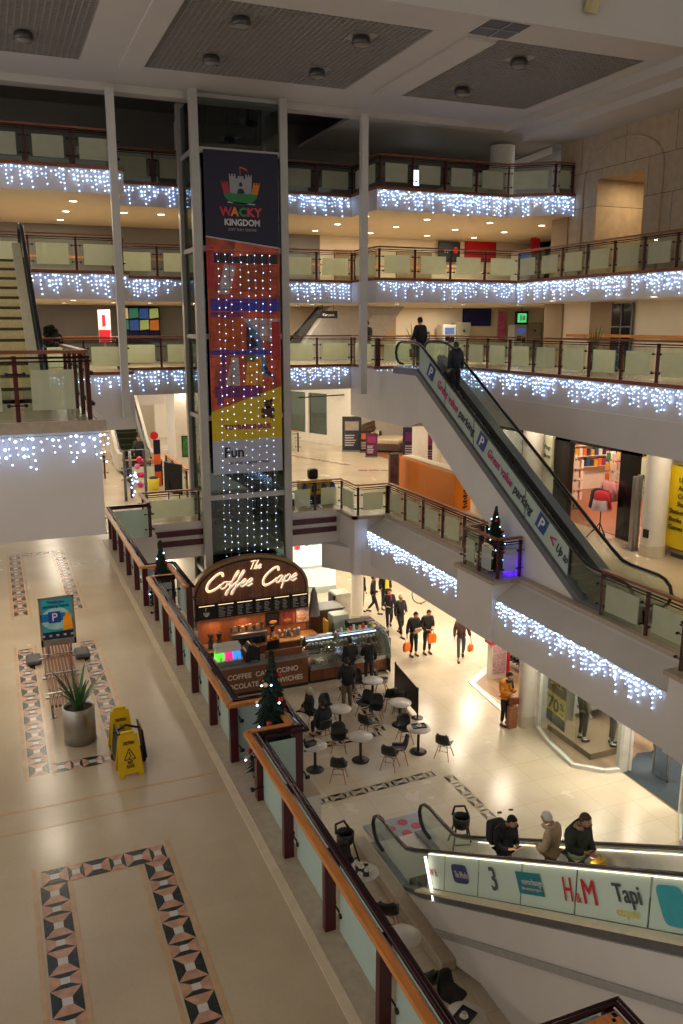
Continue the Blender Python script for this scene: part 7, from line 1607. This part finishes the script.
def gate(x, y, lb):
    t = thing('security_gate', lb, 'security gate', (x, y, 0)); b = MB(); b.rbox(x-.04, y-.3, .03, x, y-.24, 1.6, .01); b.rbox(x-.04, y+.24, .03, x, y+.3, 1.6, .01); b.rbox(x-.04, y-.3, 1.55, x, y+.3, 1.62, .01); b.rbox(x-.04, y-.3, .03, x, y+.3, .1, .01); b.build('frame', GREYM, t); b = MB(); b.box(x-.03, y-.24, .1, x-.01, y+.24, 1.55); b.build('panel', glassmat('gate_glass', (180, 200, 214), gloss=.05), t); b = MB(); b.box(x-.035, y-.22, .1, x-.005, y+.22, .9); b.build('lower_panel', M('gate_slate', (84, 98, 112), .4), t)
gate(15.85, 15.9, 'grey security gate on the blue grey mat in the shop doorway')
b = MB(); b.wbox((15.05, 14.3), (14.2, 13.4), .015, .1, 3.2); b.wbox((14.2, 13.4), (14.2, 8), .015, .1, 3.2); b.build('window_5', glassmat('shop_glass_b', (214, 222, 218), gloss=.05), kind='structure')
b = MB(); b.wbox((15.05, 14.3), (14.2, 13.4), .1, 0, .1); b.wbox((14.2, 13.4), (14.2, 8), .1, 0, .1); b.wbox((15.1, 14.4), (15.0, 14.25), .1, 0, 3.3); b.wbox((15.6, 14.8), (15.5, 14.65), .08, 0, 3.3); b.build('trim_53', GW, kind='structure')
t = thing('yellow_window_poster', 'part of a dark and yellow poster in the window at the right edge', 'poster', (14.45, 12.9, 0)); b = MB(); b.box(14.42, 12.4, .5, 14.45, 13.2, 2.2); b.build('sheet', M('poster_charcoal', (48, 44, 38), .4), t); b = MB(); b.box(14.4, 12.4, .9, 14.42, 13.2, 1.5); b.build('yellow_block', M('sale_yellow', (226, 206, 20), .4), t)

# ---------------------------------------------------------------- downlights and lamps
def dl_proto():
    t = thing('downlight', 'x', 'ceiling light')
    b = MB(); b.lathe([(.15, 0), (.165, -.012), (.13, -.02), (.125, -.006)], 0, 0, 20, cap=False); b.build('trim_ring', WHITE, t, local=True)
    b = MB(); b.cyl(0, 0, -.016, -.008, .127, 20); b.build('diffuser', DLIGHT, t, local=True); return t
DL = dl_proto(); index_kids(); used = False
AL = {}
def dl(x, y, z, group, label):
    global used
    if not used: DL.location = (x, y, z); DL['label'] = label; DL['group'] = group; used = True
    else: copy_tree(DL, (x, y, z), label=label, group=group)
def under(z, pts, grp, label, power, rgb=(255, 238, 212), every=1):
    for i, (x, y) in enumerate(pts):
        dl(x, y, z, grp, label)
        if i % every == 0: lamp('AREA', (x, y, z-.03), power*every, rgb, .5)
under(16.02, [(x, y) for x in (.3, 2.97) for y in (30.8, 33.6, 36.3)]+[(x, y) for x in (4.97, 6.33) for y in (33.2,)]+[(x, y) for x in (13.6, 16.25, 19.1, 21.6) for y in (30.8, 33.6, 36.2)]+[(10.95, 33.6), (8.3, 33.6)],
      'downlights under the top gallery', 'white downlight in the cream ceiling under the top gallery', 30)
under(12.8, [(x, y) for x in (.3, 2.7) for y in (30.0, 33.8)]+[(4.4, 33), (5.65, 32.6), (10.3, 33), (12.1, 32.6), (12.3, 35)]+[(x, y) for x in (14.9, 17.85, 20.5) for y in (30.6, 36.2)]+[(17.9, 24.7), (17.95, 19.9), (17.95, 15)],
      'downlights under the middle gallery', 'white downlight in the ceiling under the middle gallery', 44)
# concourse lamps under the lowest gallery (hidden from the camera by its apron)
under(9.5, [(x, y) for x in (15.2, 17.6) for y in (31, 34, 38, 42)]+[(17.3, y) for y in (28, 24.5, 21, 17.5, 14)]+[(x, y) for x in (2, 5, 8, 11) for y in (33.5, 38, 43, 48)]+[(14.5, 46), (20.5, 36), (20.5, 40), (22.5, 38)],
      'downlights above the upper concourse', 'white downlight above the upper concourse', 55)
under(3.9, [(x, y) for x in (10.5, 13.2, 15.6) for y in (30.5, 33.2, 37, 41)]+[(5, 29.6), (8, 30.0)],
      'downlights above the far ground floor', 'white downlight above the far ground floor', 60)
under(3.3, [(x, y) for x in (14.6, 16.8) for y in (10, 13, 16.2, 18, 21.5, 24.5, 27)]+[(16.5, 27)], 'downlights above the ground floor shops', 'white downlight above the ground floor shops', 60)
under(8.52, [(x, y) for x in (-1.8, .4) for y in (16, 18.5, 21)], 'added downlights below the left landing', 'white downlight added to the underside of the left landing to light the walkway', 22)  # unseen downlights, added under the landing to light the walkway
for x, y in ((20.5, 21.5), (20.5, 24.2), (22, 26.5), (24.5, 26.8), (24, 22.5)): lamp('AREA', (x, y, 8.1), 60, (255, 214, 186), .3)
lamp('AREA', (22.3, 25.3, 17.1), 55, (255, 224, 176), .2); dl(22.3, 25.3, 17.15, 'stone opening light', 'single warm downlight at the top of the stone opening')
for x in (6.5, 7.6, 8.7, 9.7): lamp('AREA', (x, 27.55, 1.84), 5, (255, 196, 140), .3, rot=(math.radians(-15), 0, 0))
for x, y in ((16.2, 18.6), (15.0, 17.6), (17.0, 15)): lamp('AREA', (x, y, 3.2), 40, (255, 240, 220), .5)  # unseen lamps added inside the dark shop to brighten the sale poster
for y in (12.6, 11, 9.4, 7.8, 6.4): lamp('AREA', (7.9, y, zb_(y)+.9), 3, (255, 236, 205), .5, rot=(0, 0, 0))
# ---------------------------------------------------------------- light, camera
w = bpy.data.worlds.new('World'); SC.world = w; w.use_nodes = True
bg = w.node_tree.nodes['Background']; bg.inputs[0].default_value = (*lin((255, 246, 236)), 1); bg.inputs[1].default_value = .88
def downlight(name, loc, label, power=0, r=.11, group=None):
    pass
cam = bpy.data.cameras.new('camera'); co = bpy.data.objects.new('camera', cam); COL.objects.link(co)
co.location = (0, 0, 12); co.rotation_euler = (math.radians(90-12.54), 0, math.radians(-22.29))
cam.sensor_fit = 'VERTICAL'; cam.sensor_height = 36; cam.lens = 842.8/1024*36; cam.clip_end = 300; cam.clip_start = .05
SC.camera = co
vs = SC.view_settings; vs.view_transform = 'Standard'; vs.look = 'None'; vs.gamma = 1; vs.exposure = .1; vs.use_curve_mapping = False
SC.cycles.max_bounces = 8; SC.cycles.transparent_max_bounces = 24; SC.cycles.use_denoising = True
SC.cycles.sample_clamp_indirect = 4; SC.cycles.caustics_reflective = False; SC.cycles.caustics_refractive = False
